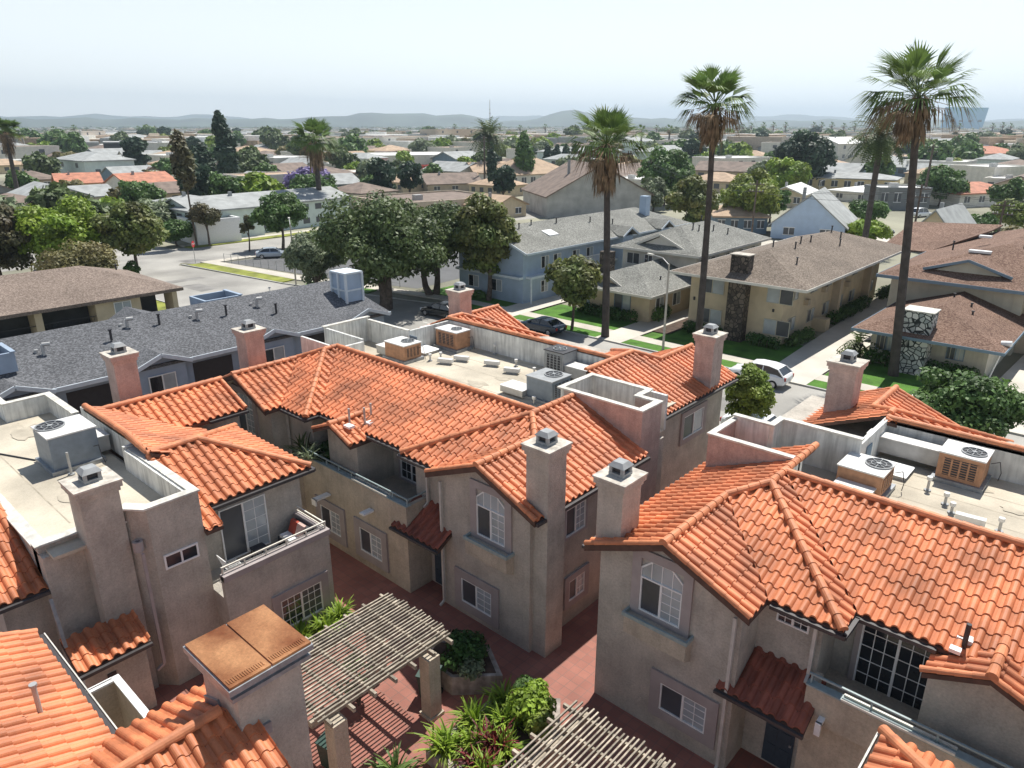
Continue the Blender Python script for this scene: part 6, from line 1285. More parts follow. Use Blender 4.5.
for i,(x,y,k,rz,s_) in enumerate(FILL_H):
    wm,rm,rt,rise,ev,w,dp,lab = KINDS[k]
    if PROTO[k] is None:
        PROTO[k] = o = house('', '', 0,0, w, 0, ev, dp, rt, rise, wm, rm, 4, 1 if ev < 5 else 2, parts=False)
        o.name = 'apartment_block' if k in (5,8) else 'house'
    else: o = dup(PROTO[k])
    o.location = (x,y,0); o.rotation_euler = (0,0,rz); o.scale = (s_,s_,1+(s_-1)*.6)
    zz = zone(x,y); o['label'] = f"{lab} {zz[0]} beyond, {zz[1]} of {zz[2]}"; o['category'] = 'house'; o['group'] = f"{lab}s {zz[0]} beyond, {zz[1]} of {zz[2]}"
TK = [('l_mid',10,8,1500),('l_dark',11,8.5,1500),('l_bright',8,7,1300),('l_con',7,9,1300),('l_yel',8,6,1200),('l_olive',8,6,1200),('l_grey',9,7,1300),('l_mid',6.5,6,1000)]
TN = ['mid-green round tree','dark green round tree','bright green tree','near-black tall tree','yellow-green tree','olive-brown tree','grey-green tree','small mid-green tree']
TP = [None]*8
for i,(x,y,k,rz,s_) in enumerate(FILL_T):
    if TP[k] is None: TP[k] = tree_proto('', TK[k][1], TK[k][2]-.6, .6, TK[k][0], TK[k][3], .9, 22, 70+k, .36, 'tree', .3)
    zz = zone(x,y); s2 = s_*(1 if math.hypot(x,y) < 300 else 1.25)
    place(TP[k], x, y, rz=rz*7+i, s=s2, label=f"{TN[k]} {zz[0]} beyond, {zz[1]} of {zz[2]}", cat='tree', group=f"{TN[k]}s {zz[0]} beyond, {zz[1]} of {zz[2]}")
# jacaranda in bloom
single_tree(-163,104,15,8.5,1,'l_purple','purple flowering jacaranda left of the shaggy fan palm',6650,0.576,40,61,.3)
single_tree(-150,98,14,7.5,.8,'l_mid','green tree in front of the purple jacaranda',6650,0.504,40,62,.3)
single_tree(-165,84,13,8,.8,'l_mid','green tree left of the purple jacaranda',5700,0.504,37,63,.3)
single_tree(-152,60,10,9,.8,'l_mid','tall dense green tree behind the left magnolia',6650,0.432,37,64,.3)
single_tree(-128,52,12,6,.6,'l_grey','soft grey-green willow above the junction magnolia',8550,0.36,40,65,.3,asp=3)
# skyline palms
def far_palm(x, y, h, first=[None]):
    if first[0] is None:
        o = fan_palm(0,0,10,'',81,6,(0,0),2.6,.4,.35,nf=60,sk=.6); first[0] = o
    else: o = dup(first[0])
    o.location = (x,y,0); o.scale = (1.5,1.5,h/10)
    zz = zone(x,y)
    o['label'] = f"tiny palm on a thin trunk {zz[0]} beyond, {zz[1]} of {zz[2]}"; o['category'] = 'palm'; o['group'] = f"tiny palms {zz[0]} beyond, {zz[1]} of {zz[2]}"
for x,y,h in FAR_PALMS: far_palm(x,y,h)
# glass tower and radio mast far away
tw = thing('tower', 'blue-tinted slab tower standing alone on the right skyline', 'tower', (-380,1500,0), world=False); 
a_ = math.atan2(962-512,768)+HEAD; d_ = 2900
tw.location = (d_*math.sin(a_), d_*math.cos(a_), 0); tw.rotation_euler = (0,0,-a_); tw.scale = (2.1,1.9,1.6)
b = MB(); b.ext([(-29,0,0),(27,0,0),(31,0,44),(-27,0,46)],(0,30,0)); b.build('wall',mat('tower_glass',(.16,.40,.58),.3,.1,.02),tw)
b = MB()
for i in range(5): b.box(-30+i*12.5,-25+i*12.5,-.4,0,17,21)
b.build('facade_letter','darkwall',tw)
rm_ = thing('radio_mast', 'thin radio mast rising above the rooftops left of centre', 'mast', (0,0,0), world=False)
a_ = math.atan2(490-512,768)+HEAD; rm_.location = (420*math.sin(a_), 420*math.cos(a_), 0)
b = MB(); b.path([(0,0,0),(0,0,20),(0,0,31)],[.35,.25,.1],6); b.build('pole','metal',rm_)
b = MB(); b.box(-.8,.8,-.05,.05,24,24.2); b.box(-.6,.6,-.05,.05,26,26.2); b.build('crossbar','metal',rm_)
# the town and its trees melting together beyond a kilometre
rng = random.Random(99)
tb = {k: MB() for k in ('offwhite','far_tan','far_white','far_grey','tan')}
for i in range(3600):
    d = math.exp(rng.uniform(math.log(560), math.log(4200))); a = R(rng.uniform(-39,39))+HEAD; x, y = d*math.sin(a), d*math.cos(a)
    w, dp, h = rng.uniform(10,38), rng.uniform(10,24), rng.uniform(4,11); c = rng.random()*1.5
    k = rng.choice(list(tb)); m_ = tb[k]; p_ = [(x+math.cos(c)*u-math.sin(c)*v, y+math.sin(c)*u+math.cos(c)*v) for u,v in ((0,0),(w,0),(w,dp),(0,dp))]; m_.prism(p_,0,h)
for k,m_ in tb.items(): tag(m_.build('distant_town',k), f"mass of tiny {dict(offwhite='pale',far_tan='tan',far_white='white',far_grey='grey',tan='beige')[k]} buildings near the foot of the hills", 'town', kind='stuff')
tm = MB()
for i in range(4600):
    d = math.exp(rng.uniform(math.log(800), math.log(5200))); a = R(rng.uniform(-39,39))+HEAD; x, y = d*math.sin(a), d*math.cos(a); s_ = rng.uniform(4,8)*(1+d/6000)
    leafcloud(tm, [(x+rng.uniform(-1,1)*s_, y, s_*.45, s_*rng.uniform(.5,1), s_*.6, rng.random()) for _ in range(2)], 34, s_*.42, rng, 1.3)
tag(tm.build('distant_trees','l_dark'),'mass of small dark trees melting into the hills','trees',kind='stuff')

# ================================================================== STREET FURNITURE
def utility_pole(x, y, h, label, arms=2, rz=.05, r=.16):
    o = thing('utility_pole', label, 'utility pole', (x,y,0), rz, world=False)
    p = MB(); p.tube((0,0,0),(0,0,h),r,r*.7,8); p.build('pole','trunk',o)
    for i in range(arms):
        a = MB(); a.box(-1.1,1.1,-.06,.06,h-.6-i*1.0,h-.48-i*1.0)
        c = a.build('crossarm','trunk',o); q = MB()
        for u in (-.95,-.5,.5,.95): q.tube((u,0,h-.48-i),(u,0,h-.3-i),.04,n=6)
        q.build('insulator','white',c)
    return o
def wire(p, q, sag, name_label):
    m = MB(); pts = []
    for i in range(13):
        f = i/12; pts.append(tuple(p[k]+(q[k]-p[k])*f for k in range(2))+(p[2]+(q[2]-p[2])*f-sag*4*f*(1-f),))
    for i in range(12): m.tube(pts[i],pts[i+1],.022,n=4,cap=False)
    return tag(m.build('power_line','acdark'), name_label, 'power line')
UP = [(-46,104,10.5,'dark utility pole in front of the brick hall'),(-24.5,104,11,'leaning dark utility pole beside the grey-roofed houses at the right'),(-92,150,10.5,'utility pole beyond the big oak, left of the brown flat roof'),(-15.5,105,9.5,'short dark utility pole above the rust-brown roof at the right'),(-5,108,10.5,'utility pole at the right frame edge')]
UP += [(-155,160,15,'utility pole with crossarm behind the big oak, left of the date palm'),(-43,186,14,'utility pole between the dark date palm and the tallest palm, behind the flat grey building')]
for x,y,h,l in UP: utility_pole(x,y,h,l,r=.16 if y<150 else .3)
for k,z in enumerate((9.9,9.7,8.9)):
    wire((-92,150,z),(-46,104,z),1.2,f"{('upper','middle','lower')[k]} overhead wire stretching left of the brick hall pole")
    wire((-46,104,z),(-24.5,104,z+.4),.7,f"{('upper','middle','lower')[k]} overhead wire crossing in front of the light-blue gable")
    wire((-24.5,104,z+.4),(-5,108,z),.6,f"{('upper','middle','lower')[k]} overhead wire running to the right frame edge")
def street_light(x, y, h, rz, label, arm=2.2):
    o = thing('street_lamp', label, 'street lamp', (x,y,0), rz, world=False)
    p = MB(); p.tube((0,0,0),(0,0,h),.11,.07,8); p.build('pole','concrete',o)
    p = MB(); p.path([(0,0,h-.1),(.4*arm,0,h+.35),(arm,0,h+.42)],[.05,.04,.035],6); p.build('arm','metal',o)
    p = MB(); p.prism([(arm-.1,-.13),(arm+.6,-.1),(arm+.6,.1),(arm-.1,.13)],h+.33,h+.48); p.build('lamp_head','coping',o); return o
street_light(-29.66,52.0,7.4,R(160),'street lamp on the verge between the left and middle tall palms')
street_light(-76.0,46.0,7.2,R(150),'street lamp at the corner of the car park beside the oak')
street_light(-48.5,136,8.6,R(50),'curved-arm street lamp before the light-blue gabled house')
o = thing('sign_post','slanting white-headed post beside the right driveway','post',(-7.6,60.5,0),world=False)
p = MB(); p.tube((0,0,0),(.6,0,3.2),.06,.05,8); p.build('pole','white',o); p = MB(); p.tube((.35,0,3.25),(1.0,0,3.35),.2,.2,10); p.build('head','white',o)
# stop sign
o = thing('stop_sign','red octagonal stop sign on the corner below the thin tall tree','road sign',(-99.6,45.0,0),R(128),world=False)
p = MB(); p.tube((0,0,0),(0,0,2.9),.04,n=6); p.build('pole','metal',o)
def octo(r): return [(r*math.cos(R(22.5+45*i)),0,2.6+r*math.sin(R(22.5+45*i))) for i in range(8)]
M['signred'] = mat('sign_red',(.55,.02,.03),.5,.03,3)
p = MB(); p.ext([(a,-.05,c) for a,b_,c in octo(.46)],(0,.02,0)); pl_ = p.build('plate','signred',o)
cu = bpy.data.curves.new('lettering','FONT'); cu.body = 'STOP'; cu.size = .36; cu.align_x = 'CENTER'; cu.align_y = 'CENTER'; cu.extrude = .003
to = bpy.data.objects.new('lettering',cu); C.objects.link(to); to.parent = pl_; to.location = (0,-.062,2.6); to.rotation_euler = (R(90),0,0); cu.materials.append(M['white'])
bpy.context.view_layer.update(); me_ = bpy.data.meshes.new_from_object(to); t2 = bpy.data.objects.new('lettering', me_); C.objects.link(t2); t2.parent = pl_; t2.location = to.location; t2.rotation_euler = to.rotation_euler; bpy.data.objects.remove(to)
# car park fence
fo = thing('chain_fence','low thin-post fence along the car park kerb','fence',(-97,47,0))
P_ = [(-97,47.9),(-66,53.6)]
for i in range(22):
    f = i/21; x = P_[0][0]+(P_[1][0]-P_[0][0])*f; y = P_[0][1]+(P_[1][1]-P_[0][1])*f; q = MB(); q.tube((x,y,0),(x,y,1.25),.035,n=5); q.build('post','acgrey',fo)
for z in (.5,1.2): q = MB(); q.tube((*P_[0],z),(*P_[1],z),.02,n=4); q.build('rail','acgrey',fo)

# ------------------------------------------------------------------ cars
M['car_white'] = mat('car_white',(.78,.79,.80),.22,.02,1,spec=.7); M['car_black'] = mat('car_black',(.012,.014,.018),.18,.02,1,spec=.8); M['car_blue'] = mat('car_navy',(.02,.035,.055),.2,.02,1,spec=.8)
M['car_silver'] = mat('car_silver',(.45,.50,.56),.25,.02,1,metal=.4); M['tyre'] = mat('tyre',(.02,.02,.02),.9,.05,4); M['rim'] = mat('rim',(.5,.5,.52),.3,.05,4,metal=.8); M['lampred'] = mat('tail_lamp',(.35,.01,.01),.25,.05,3); M['lampw'] = mat('head_lamp',(.7,.72,.74),.15,.05,3)
def car(name, label, x, y, rz, m, L=4.5, W=1.82, H=1.46, suv=False):
    """front towards +x of the car"""
    o = thing(name, label, 'car', (x,y,.012), rz, world=False)
    h0 = .22; hb = .92 if not suv else 1.02
    # body stations: x, half width, top height
    st = [(-L/2,.80,.62,hb-.12),(-L/2+.12,.93,.36,hb+.02),(-L/2+.75,1,h0,hb+.05),(-L*.1,1,h0,hb+.03),(L*.18,1,h0,hb),(L/2-1.0,.99,h0,hb-.08),(L/2-.3,.95,h0+.02,hb-.2),(L/2-.06,.82,.34,hb-.32),(L/2,.70,.45,hb-.42)]
    b = MB(); n = 10
    for (sx,wf,zl,zt) in st:
        w = W/2*wf
        for (u,v) in ((-.88,0),(-1,.15),(-1.0,.55),(-.97,.85),(-.86,1),(.86,1),(.97,.85),(1.0,.55),(1,.15),(.88,0)): b.v.append((sx,w*u,zl+(zt-zl)*v))
    for i in range(len(st)-1):
        for k in range(n): b.f.append((i*n+k,(i+1)*n+k,(i+1)*n+(k+1)%n,i*n+(k+1)%n)); b.t.append(.5)
    b.f.append(tuple(range(n))); b.t.append(.5); b.f.append(tuple(reversed(range((len(st)-1)*n,len(st)*n)))); b.t.append(.5)
    # roof shell
    if suv: gx = [(-L/2+.14,hb),(-L/2+.62,H-.13),(-L/2+1.35,H),(L*.02,H-.01),(L*.04+.45,H-.12),(L/2-1.15,hb-.05)]
    else: gx = [(-L/2+.38,hb),(-L/2+1.15,H-.05),(-L/2+1.7,H),(L*.04,H-.01),(L*.04+.4,H-.11),(L/2-1.22,hb-.03)]
    def ring_(z): return W/2*(.93-.20*(z-hb)/(H-hb))
    top = gx[1:5]
    vs = [(x_, s_*ring_(z_), z_) for x_, z_ in top for s_ in (-1,1)]
    k0 = len(b.v); b.v.extend(vs)
    b.v.extend([(v[0],v[1]*.96,v[2]-.05) for v in vs])
    for i in range(3): b.f.append((k0+2*i,k0+2*i+2,k0+2*i+3,k0+2*i+1)); b.t.append(.5); 
    m8 = len(vs)
    for i in range(3):
        for s_ in (0,1): q = (k0+2*i+s_,k0+2*i+2+s_,k0+m8+2*i+2+s_,k0+m8+2*i+s_); b.f.append(q); b.t.append(.5)
    # pillars
    for s_ in (-1,1):
        for (xa,za),(xb,zb) in ((gx[0],gx[1]),(gx[5],gx[4])): b.beam((xa,s_*(ring_(za)-.02),za),(xb,s_*(ring_(zb)-.02),zb-.02),.07,.07)
        xm = (gx[1][0]+gx[4][0])/2; b.beam((xm,s_*(ring_(hb)-.02),hb-.05),(xm,s_*(ring_(H)-.02),H-.05),.07,.06)
    body = b.build('body', m, o); 
    g = MB(); q = [(x_,z_) for x_,z_ in gx]
    pts = [(x_, z_) for x_, z_ in gx]; pts[0] = (gx[0][0],hb-.06); pts[5] = (gx[5][0],hb-.12)
    nn = len(pts); g.v = [(x_, -(ring_(max(z_,hb))-.035), z_-(.03 if 0 < i < 5 else 0)) for i,(x_,z_) in enumerate(pts)]+[(x_, ring_(max(z_,hb))-.035, z_-(.03 if 0 < i < 5 else 0)) for i,(x_,z_) in enumerate(pts)]
    g.f = [tuple(range(nn)), tuple(reversed(range(nn,2*nn)))]+[(i,nn+i,nn+(i+1)%nn,(i+1)%nn) for i in range(nn)]; g.t = [.5]*len(g.f); g.build('window','glass',o)
    for sx in (-L/2+.85,L/2-.88):
        for sy in (-1,1):
            wv = MB(); wv.tube((sx,sy*(W/2-.2),.33),(sx,sy*(W/2+.015),.33),.33,n=18); wh = wv.build('wheel','tyre',o)
            wv = MB(); wv.tube((sx,sy*(W/2-.02),.33),(sx,sy*(W/2+.025),.33),.2,n=12); wv.build('rim','rim',wh)
    for sy in (-1,1):
        l = MB(); l.box(-L/2-.012,-L/2+.12,min(sy*(W/2*.66),sy*(W/2*.86)),max(sy*(W/2*.66),sy*(W/2*.86)),hb-.3,hb-.06); l.build('tail_lamp','lampred',o)
        l = MB(); l.box(L/2-.42,L/2-.10,min(sy*(W/2*.52),sy*(W/2*.90)),max(sy*(W/2*.52),sy*(W/2*.90)),hb-.42,hb-.25); l.build('headlight','lampw',o)
        l = MB(); l.box(L*.18,L*.18+.16,min(sy*(W/2*.95),sy*(W/2+.16)),max(sy*(W/2*.95),sy*(W/2+.16)),hb,hb+.14); l.build('mirror',m,o)
    p = MB(); p.box(-L/2-.02,-L/2+.1,-.26,.26,.62,.74); p.build('number_plate','white',o)
    return o
car('parked_car','white compact SUV parked at the far kerb below the cream apartments',-20.3,50.0,R(180),'car_white',4.45,1.84,1.6,True)
car('parked_car','black coupe parked at the far kerb beside the small round magnolia',-41.2,49.9,R(180),'car_blue',4.6,1.82,1.35)
car('parked_car','black sedan in the deep shade below the big oak',-52.2,47.6,R(184),'car_black',4.8,1.85,1.45)
car('parked_car','white car half hidden behind the upright yellow-green tree at the near kerb',-16.0,40.4,R(0),'car_white',4.5,1.8,1.45)
car('parked_car','silver-blue sedan alone in the fenced car park',-95.5,54.5,R(60),'car_silver',4.7,1.84,1.45)
car('parked_car','dark sedan parked below the brick hall wall',-79.5,131,R(55),'car_black',4.6,1.8,1.45)
car('parked_car','blue car on the white lot beside the slate-blue bungalow',-49,108.5,R(30),'car_blue',4.4,1.8,1.45)
car('parked_car','dark pickup behind the bushes right of the light-blue gabled house',-38,138,R(20),'car_black',5,1.9,1.7,True)
car('parked_car','white car at the left edge beside the pale wall',-88.5,20.5,R(60),'car_white',4.4,1.8,1.45)
car('parked_car','white van beside the grey flat-roofed house at the right',-39.5,171,R(70),'car_white',5,1.9,1.9,True)
car('parked_car','pale car in the row beyond the rust-brown roof at the right',-10,116,R(20),'car_white',4.6,1.8,1.5)
car('parked_car','silver car in the row beyond the rust-brown roof at the right edge',-3.5,117,R(20),'car_silver',4.6,1.8,1.5)

# ------------------------------------------------------------------ hedges along the apartments
def hedge(label, x0, x1, y0, y1, h, m='l_hedge', seed=1, n=None, ball=False, leaf_=.16, z=0):
    rng = random.Random(seed); cx, cy = (x0+x1)/2, (y0+y1)/2
    o = thing('hedge' if not ball else 'shrub', label, 'hedge' if not ball else 'shrub', (cx,cy,z))
    b = MB(); st_ = MB()
    L_, W_ = x1-x0, y1-y0; k = max(2, int(max(L_,W_)/.7)); cl = []
    for i in range(k):
        f = (i+.5)/k; x = x0+L_*f if L_ > W_ else cx; y = y0+W_*f if W_ >= L_ else cy; r = min(L_,W_)/2
        for j in range(2): cl.append((x+rng.uniform(-.1,.1), y+rng.uniform(-.1,.1), z+h*(.35+.3*j), r*rng.uniform(.85,1.1), h*.4, min(1,max(0,rng.gauss(.5,.2)))))
    leafcloud(b, cl, n or int(260*max(L_,W_)), leaf_, rng, 1.5)
    b.build('foliage', m, o)
    for i in range(k): f = (i+.5)/k; x = x0+L_*f if L_ > W_ else cx; y = y0+W_*f if W_ >= L_ else cy; st_.tube((x,y,z),(x,y,z+h*.6),.05,.02,5)
    st_.build('stem','trunk',o); return o
hedge('dark clipped hedge below the left windows of the cream apartments',-31.4,-27.8,58.2,59.3,1.1,seed=1)
hedge('dark clipped hedge below the right windows of the cream apartments',-25.4,-22.4,58.2,59.3,1.1,seed=2)
for i,y in enumerate((60.2,61.6,63.0)): hedge(('first','second','third')[i]+' ball shrub from the street in the row beside the cream apartments',-22.6,-21.4,y,y+1.2,1.05,'l_mid',3+i,350,True)
hedge('long dark hedge beside the driveway further along the cream apartments',-22.7,-21.5,70,80,1.3,seed=7)
hedge('short dark hedge at the far end of the cream apartments driveway',-22.6,-21.4,84,90,1.2,seed=8)
hedge('dark hedge below the windows of the small beige house',-43.5,-36.4,57.3,58.6,1.25,seed=9)
hedge('flowering shrubs at the driveway corner of the small beige house',-35.8,-34.6,59.5,62,1.5,'l_mid',10,900,True)
hedge('rounded shrub beside the middle driveway',-34.6,-33.5,66,68,1.7,'l_mid',11,600,True)
hedge('dark round shrubs left of the white stone chimney',-16.0,-13.9,59.4,60.7,1.3,seed=12)
hedge('dark round shrubs right of the white stone chimney',-11.4,-8.3,59.3,60.7,1.3,seed=13)
hedge('low green shrubs by the blue townhouse entry',-58,-54,55,56.2,.9,'l_mid',14)
# small cycad at the driveway corner
date_palm(-17.0,61.5,1.1,'small spiky cycad at the corner by the white stone chimney house',90,3.4,.25,26,8,blade=.3)

# ================================================================== ROOFTOP EQUIPMENT
def ac_unit(label, x0, x1, y0, y1, h, body, top, fan=None, louver=None, duct=None, pipe=None, z=5.95):
    """packaged unit on a kerb: x0..x1, y0..y1 footprint; louver 'E' or 'S'; duct (dx0,dx1,dy0,dy1,z0,z1) in metres from the near-left corner"""
    o = thing('air_conditioner', label, 'air conditioner', (x0,y0,z))
    k = MB(); k.box(x0-.12,x1+.12,y0-.12,y1+.12,z,z+.16); k.build('base','flash',o)
    b = MB(); b.box(x0,x1,y0,y1,z+.16,z+h-.05)
    for i in range(3): 
        yy = y0+(y1-y0)*(i+.5)/3
    b.build('housing',body,o)
    t = MB(); t.box(x0-.04,x1+.04,y0-.04,y1+.04,z+h-.05,z+h); t.build('top_panel',top,o)
    fx, fy = fan or ((x0+x1)/2,(y0+y1)/2); r = min(x1-x0,y1-y0)*.30
    f = MB(); f.tube((fx,fy,z+h),(fx,fy,z+h+.012),r,n=22); fo_ = f.build('fan_well','acdark',o)
    g = MB(); g.ring((fx,fy),r*.96,r*1.06,z+h,z+h+.05,24); g.ring((fx,fy),r*.55,r*.6,z+h+.02,z+h+.045,20); g.tube((fx,fy,z+h+.01),(fx,fy,z+h+.06),r*.2,n=12)
    for i in range(8):
        a = math.pi*i/4; g.beam((fx,fy,z+h+.035),(fx+r*math.cos(a),fy+r*math.sin(a),z+h+.035),.02,.02)
    g.build('fan_guard','acgrey',fo_)
    if louver:
        F = face(louver, x1 if louver == 'E' else y0); u0, u1 = (y0,y1) if louver == 'E' else (x0,x1)
        for (a,b_) in ((.12,.88),):
            m = MB(); fbox(m,F,u0+(u1-u0)*a,u0+(u1-u0)*b_,0,.012,z+.3,z+h-.2); lo = m.build('louver','acdark',o); m = MB()
            n = 4
            for i in range(n+1): u = u0+(u1-u0)*(a+(b_-a)*i/n); fbox(m,F,u-.03,u+.03,.012,.03,z+.3,z+h-.2)
            for i in range(7): zz = z+.3+(h-.5)*(i+.5)/7; fbox(m,F,u0+(u1-u0)*a,u0+(u1-u0)*b_,.012,.02,zz-.012,zz+.012)
            m.build('louver_bar',body,lo)
    if duct:
        for d in duct:
            m = MB(); m.box(x0+d[0],x0+d[1],y0+d[2],y0+d[3],z+d[4],z+d[5]); dd = m.build('duct','metal',o)
            m = MB(); m.box(x0+d[0]-.03,x0+d[1]+.03,y0+d[2]-.03,y0+d[3]+.03,z+d[5],z+d[5]+.03); m.build('duct_lid','acwhite',dd)
    m = MB(); m.path([(x1+.05,y1-.2,z+.7),(x1+.3,y1-.1,z+.8),(x1+.4,y1-.1,z+.4),(x1+.35,y1,z+.05)],[.014]*4,6); m.build('conduit','acdark',o)
    return o
ac_unit('rust-tan rooftop unit with white top nearest the access door on the middle roof deck',-30.5,-28.9,23.5,24.7,1.0,'actan','acwhite',(-29.5,24.3),'E',[(-.9,0,.1,.9,.1,.55)])
ac_unit('rust-tan rooftop unit against the far parapet of the middle roof deck',-30.0,-28.3,26.8,27.85,1.15,'actan','acwhite',(-28.9,27.4),'S',[(-1.7,0,.3,1.0,.3,.8)])
ac_unit('tall grey-black rooftop unit with silver duct on the middle roof deck',-22.1,-20.9,27.0,28.1,1.45,'acgrey','acdark',(-21.5,27.5),'S',[(1.2,2.6,.1,.9,.25,.8)])
ac_unit('blue-grey rooftop unit behind the front ridge of the middle roof deck',-20.7,-19.2,24.0,25.4,1.15,'acblue','acgrey',(-19.8,24.9),'E',[(-1.4,0,-.3,.6,.1,.4)])
ac_unit('rust-tan rooftop unit with pale top nearest the ridge of the right roof deck',-6.75,-5.3,24.4,25.8,1.0,'actan','acwhite',(-5.7,25.3),'E',[(.1,1.3,-.55,-.05,.1,.5)])
ac_unit('rust-tan rooftop unit with louvred side by the far parapet of the right roof deck',-4.35,-2.95,27.6,28.9,1.15,'actan','acwhite',(-3.4,28.2),'S',[(-2.6,0,.6,1.15,.25,.85)])
ac_unit('large grey rooftop unit with white top on the left roof deck',-30.0,-28.3,6.5,8.1,1.45,'acblue','acwhite',(-29.5,6.95),None,[(.4,1.3,1.65,2.1,.2,.8)])
def hatch(label, x, y, w=1.1, z=5.95):
    o = thing('roof_hatch', label, 'roof hatch', (x,y,z)); b = MB(); b.box(x,x+w,y,y+w,z,z+.16); b.build('kerb','metal',o)
    b = MB(); b.add([(x-.05,y-.05,z+.16),(x+w+.05,y-.05,z+.16),(x+w+.05,y+w+.05,z+.16),(x-.05,y+w+.05,z+.16),(x+.2,y+.2,z+.26),(x+w-.2,y+.2,z+.26),(x+w-.2,y+w-.2,z+.26),(x+.2,y+w-.2,z+.26)],[(4,5,6,7),(0,1,5,4),(1,2,6,5),(2,3,7,6),(3,0,4,7),(0,3,2,1)]); b.build('lid','white',o); return o
hatch('white skylight hatch between the two rust-tan units on the middle roof deck',-30.3,25.2); hatch('white skylight hatch beside the parapet box on the middle roof deck',-18.9,25.6); hatch('white skylight hatch between the units on the right roof deck',-6.2,26.7)
def roof_box(label, x, y, rz, z=5.95):
    o = thing('roof_vent', label, 'roof vent', (x,y,z), rz, world=False)
    b = MB(); b.box(-.42,.42,-.12,.12,.1,.3); b.build('hood','acwhite',o); b = MB(); b.box(-.3,.3,-.1,.1,0,.1); b.build('base','acgrey',o); return o
for x,y,l in ((-27.3,25.0,'first (leftmost) of the four low vent boxes'),(-27.0,25.9,'second of the four low vent boxes'),(-25.2,26.4,'third of the four low vent boxes'),(-23.6,26.2,'fourth (rightmost) of the four low vent boxes')): roof_box(l+' on the middle roof deck',x,y,.4)['group'] = 'low vent boxes on the middle roof deck'
roof_box('white louvred vent box on the right roof deck',-2.7,24.9,.1)
def pipe_vent(label, x, y, h, z=5.95, cap=True):
    o = thing('vent_pipe', label, 'vent pipe', (x,y,z), world=False); b = MB(); b.tube((0,0,0),(0,0,h),.045,n=8); b.build('pipe','metal',o); b = MB(); b.tube((0,0,0),(0,0,.05),.12,n=10); b.build('collar','acgrey',o)
    if cap: b = MB(); b.tube((0,0,h-.02),(0,0,h+.1),.09,n=10); b.build('cap','acwhite',o)
for i,(x,y,h) in enumerate(((-28.0,25.3,.35),(-28.3,24.8,.3),(-24.2,27.2,.3),(-26.5,28.0,.5),(-22.6,26.8,.3),(-20.7,25.9,.45),(-19.9,24.0-.4,.3))): pipe_vent(('capped pipe beside the first vent box','short pipe beside the nearer rust-tan unit','single short pipe near the middle of the deck','pipe standing at the far parapet','short pipe between the last vent box and the grey-black unit','pipe left of the blue-grey unit','short pipe in front of the blue-grey unit')[i]+' on the middle roof', x, y, h)
for i,(x,y,h) in enumerate(((-4.3,26.5,.45),(-3.6,25.8,.35),(-3.3,25.3,.3),(-1.9,25.0,.4))): pipe_vent(('pipe between the hatch and the far unit','capped pipe left of the louvred vent box','low pipe just left of the louvred vent box','pipe right of the louvred vent box')[i]+' on the right roof', x, y, h)
pipe_vent('thin white pipe in front of the large grey unit on the left roof',-27.9,6.9,.9,cap=False)
c = MB(); c.path([(-35,5.3,5.98),(-32,5.6,5.98),(-30.2,6.4,5.98)],[.03]*3,6); tag(c.build('roof_cable','acdark'),'dark cable lying across the left roof deck towards the grey unit','cable')

# seams, patches and ponding stains of the three roof decks
M['seam'] = mat('membrane_seam', (.40,.35,.27), .95, .2, 2); M['stain'] = mat('ponding_stain', (.44,.39,.305), .95, .15, 1.5, detail=8)
def deck_marks(par, x0, x1, y0, y1, seed):
    rng = random.Random(seed); z = ZD+.004; par_ = [c for c in bpy.data.objects if c.parent == par and c.name.startswith('roof_deck')][0]
    y = y0+rng.uniform(.7,1.1)
    while y < y1: b = MB(); b.quad((x0,y,z),(x1,y+.02,z),(x1,y+.065,z),(x0,y+.045,z)); b.build('membrane_seam','seam',par_); y += rng.uniform(1.0,1.9)
    for i in range(5):
        cx, cy, r = rng.uniform(x0+1,x1-1), rng.uniform(y0+.7,y1-.7), rng.uniform(.3,.65); pts = [(cx+r*rng.uniform(.7,1.6)*math.cos(k*math.pi/7), cy+r*rng.uniform(.6,1.0)*math.sin(k*math.pi/7), z+.004*(i+1)) for k in range(14)]
        b = MB(); b.add(pts,[tuple(range(14))]); b.build('ponding_stain','stain',par_)
deck_marks(TOWN_M,-30,-18,21,28,1); deck_marks(TOWN_R,-6.4,4,22.4,29,2); deck_marks(TOWN_L,-35,-24.2,4.8,8.3,3)
# asphalt repairs and a manhole
M['patch'] = mat('asphalt_patch', (.22,.21,.195), .9, .2, .5, detail=8)
for i,(x0,x1,y0,y1) in enumerate(((-24,-19.5,42.5,45.2),(-12,-7,46.5,48.2),(-86,-81,36.5,39),(-103,-99,44,47),(-66,-61,38,40),(-90,-88,34,41),(-36,-29,43,44.2))):
    poly('asphalt_patch', [(x0,y0),(x1,y0+.3),(x1-.4,y1),(x0+.3,y1-.2)], .0125, 'patch')
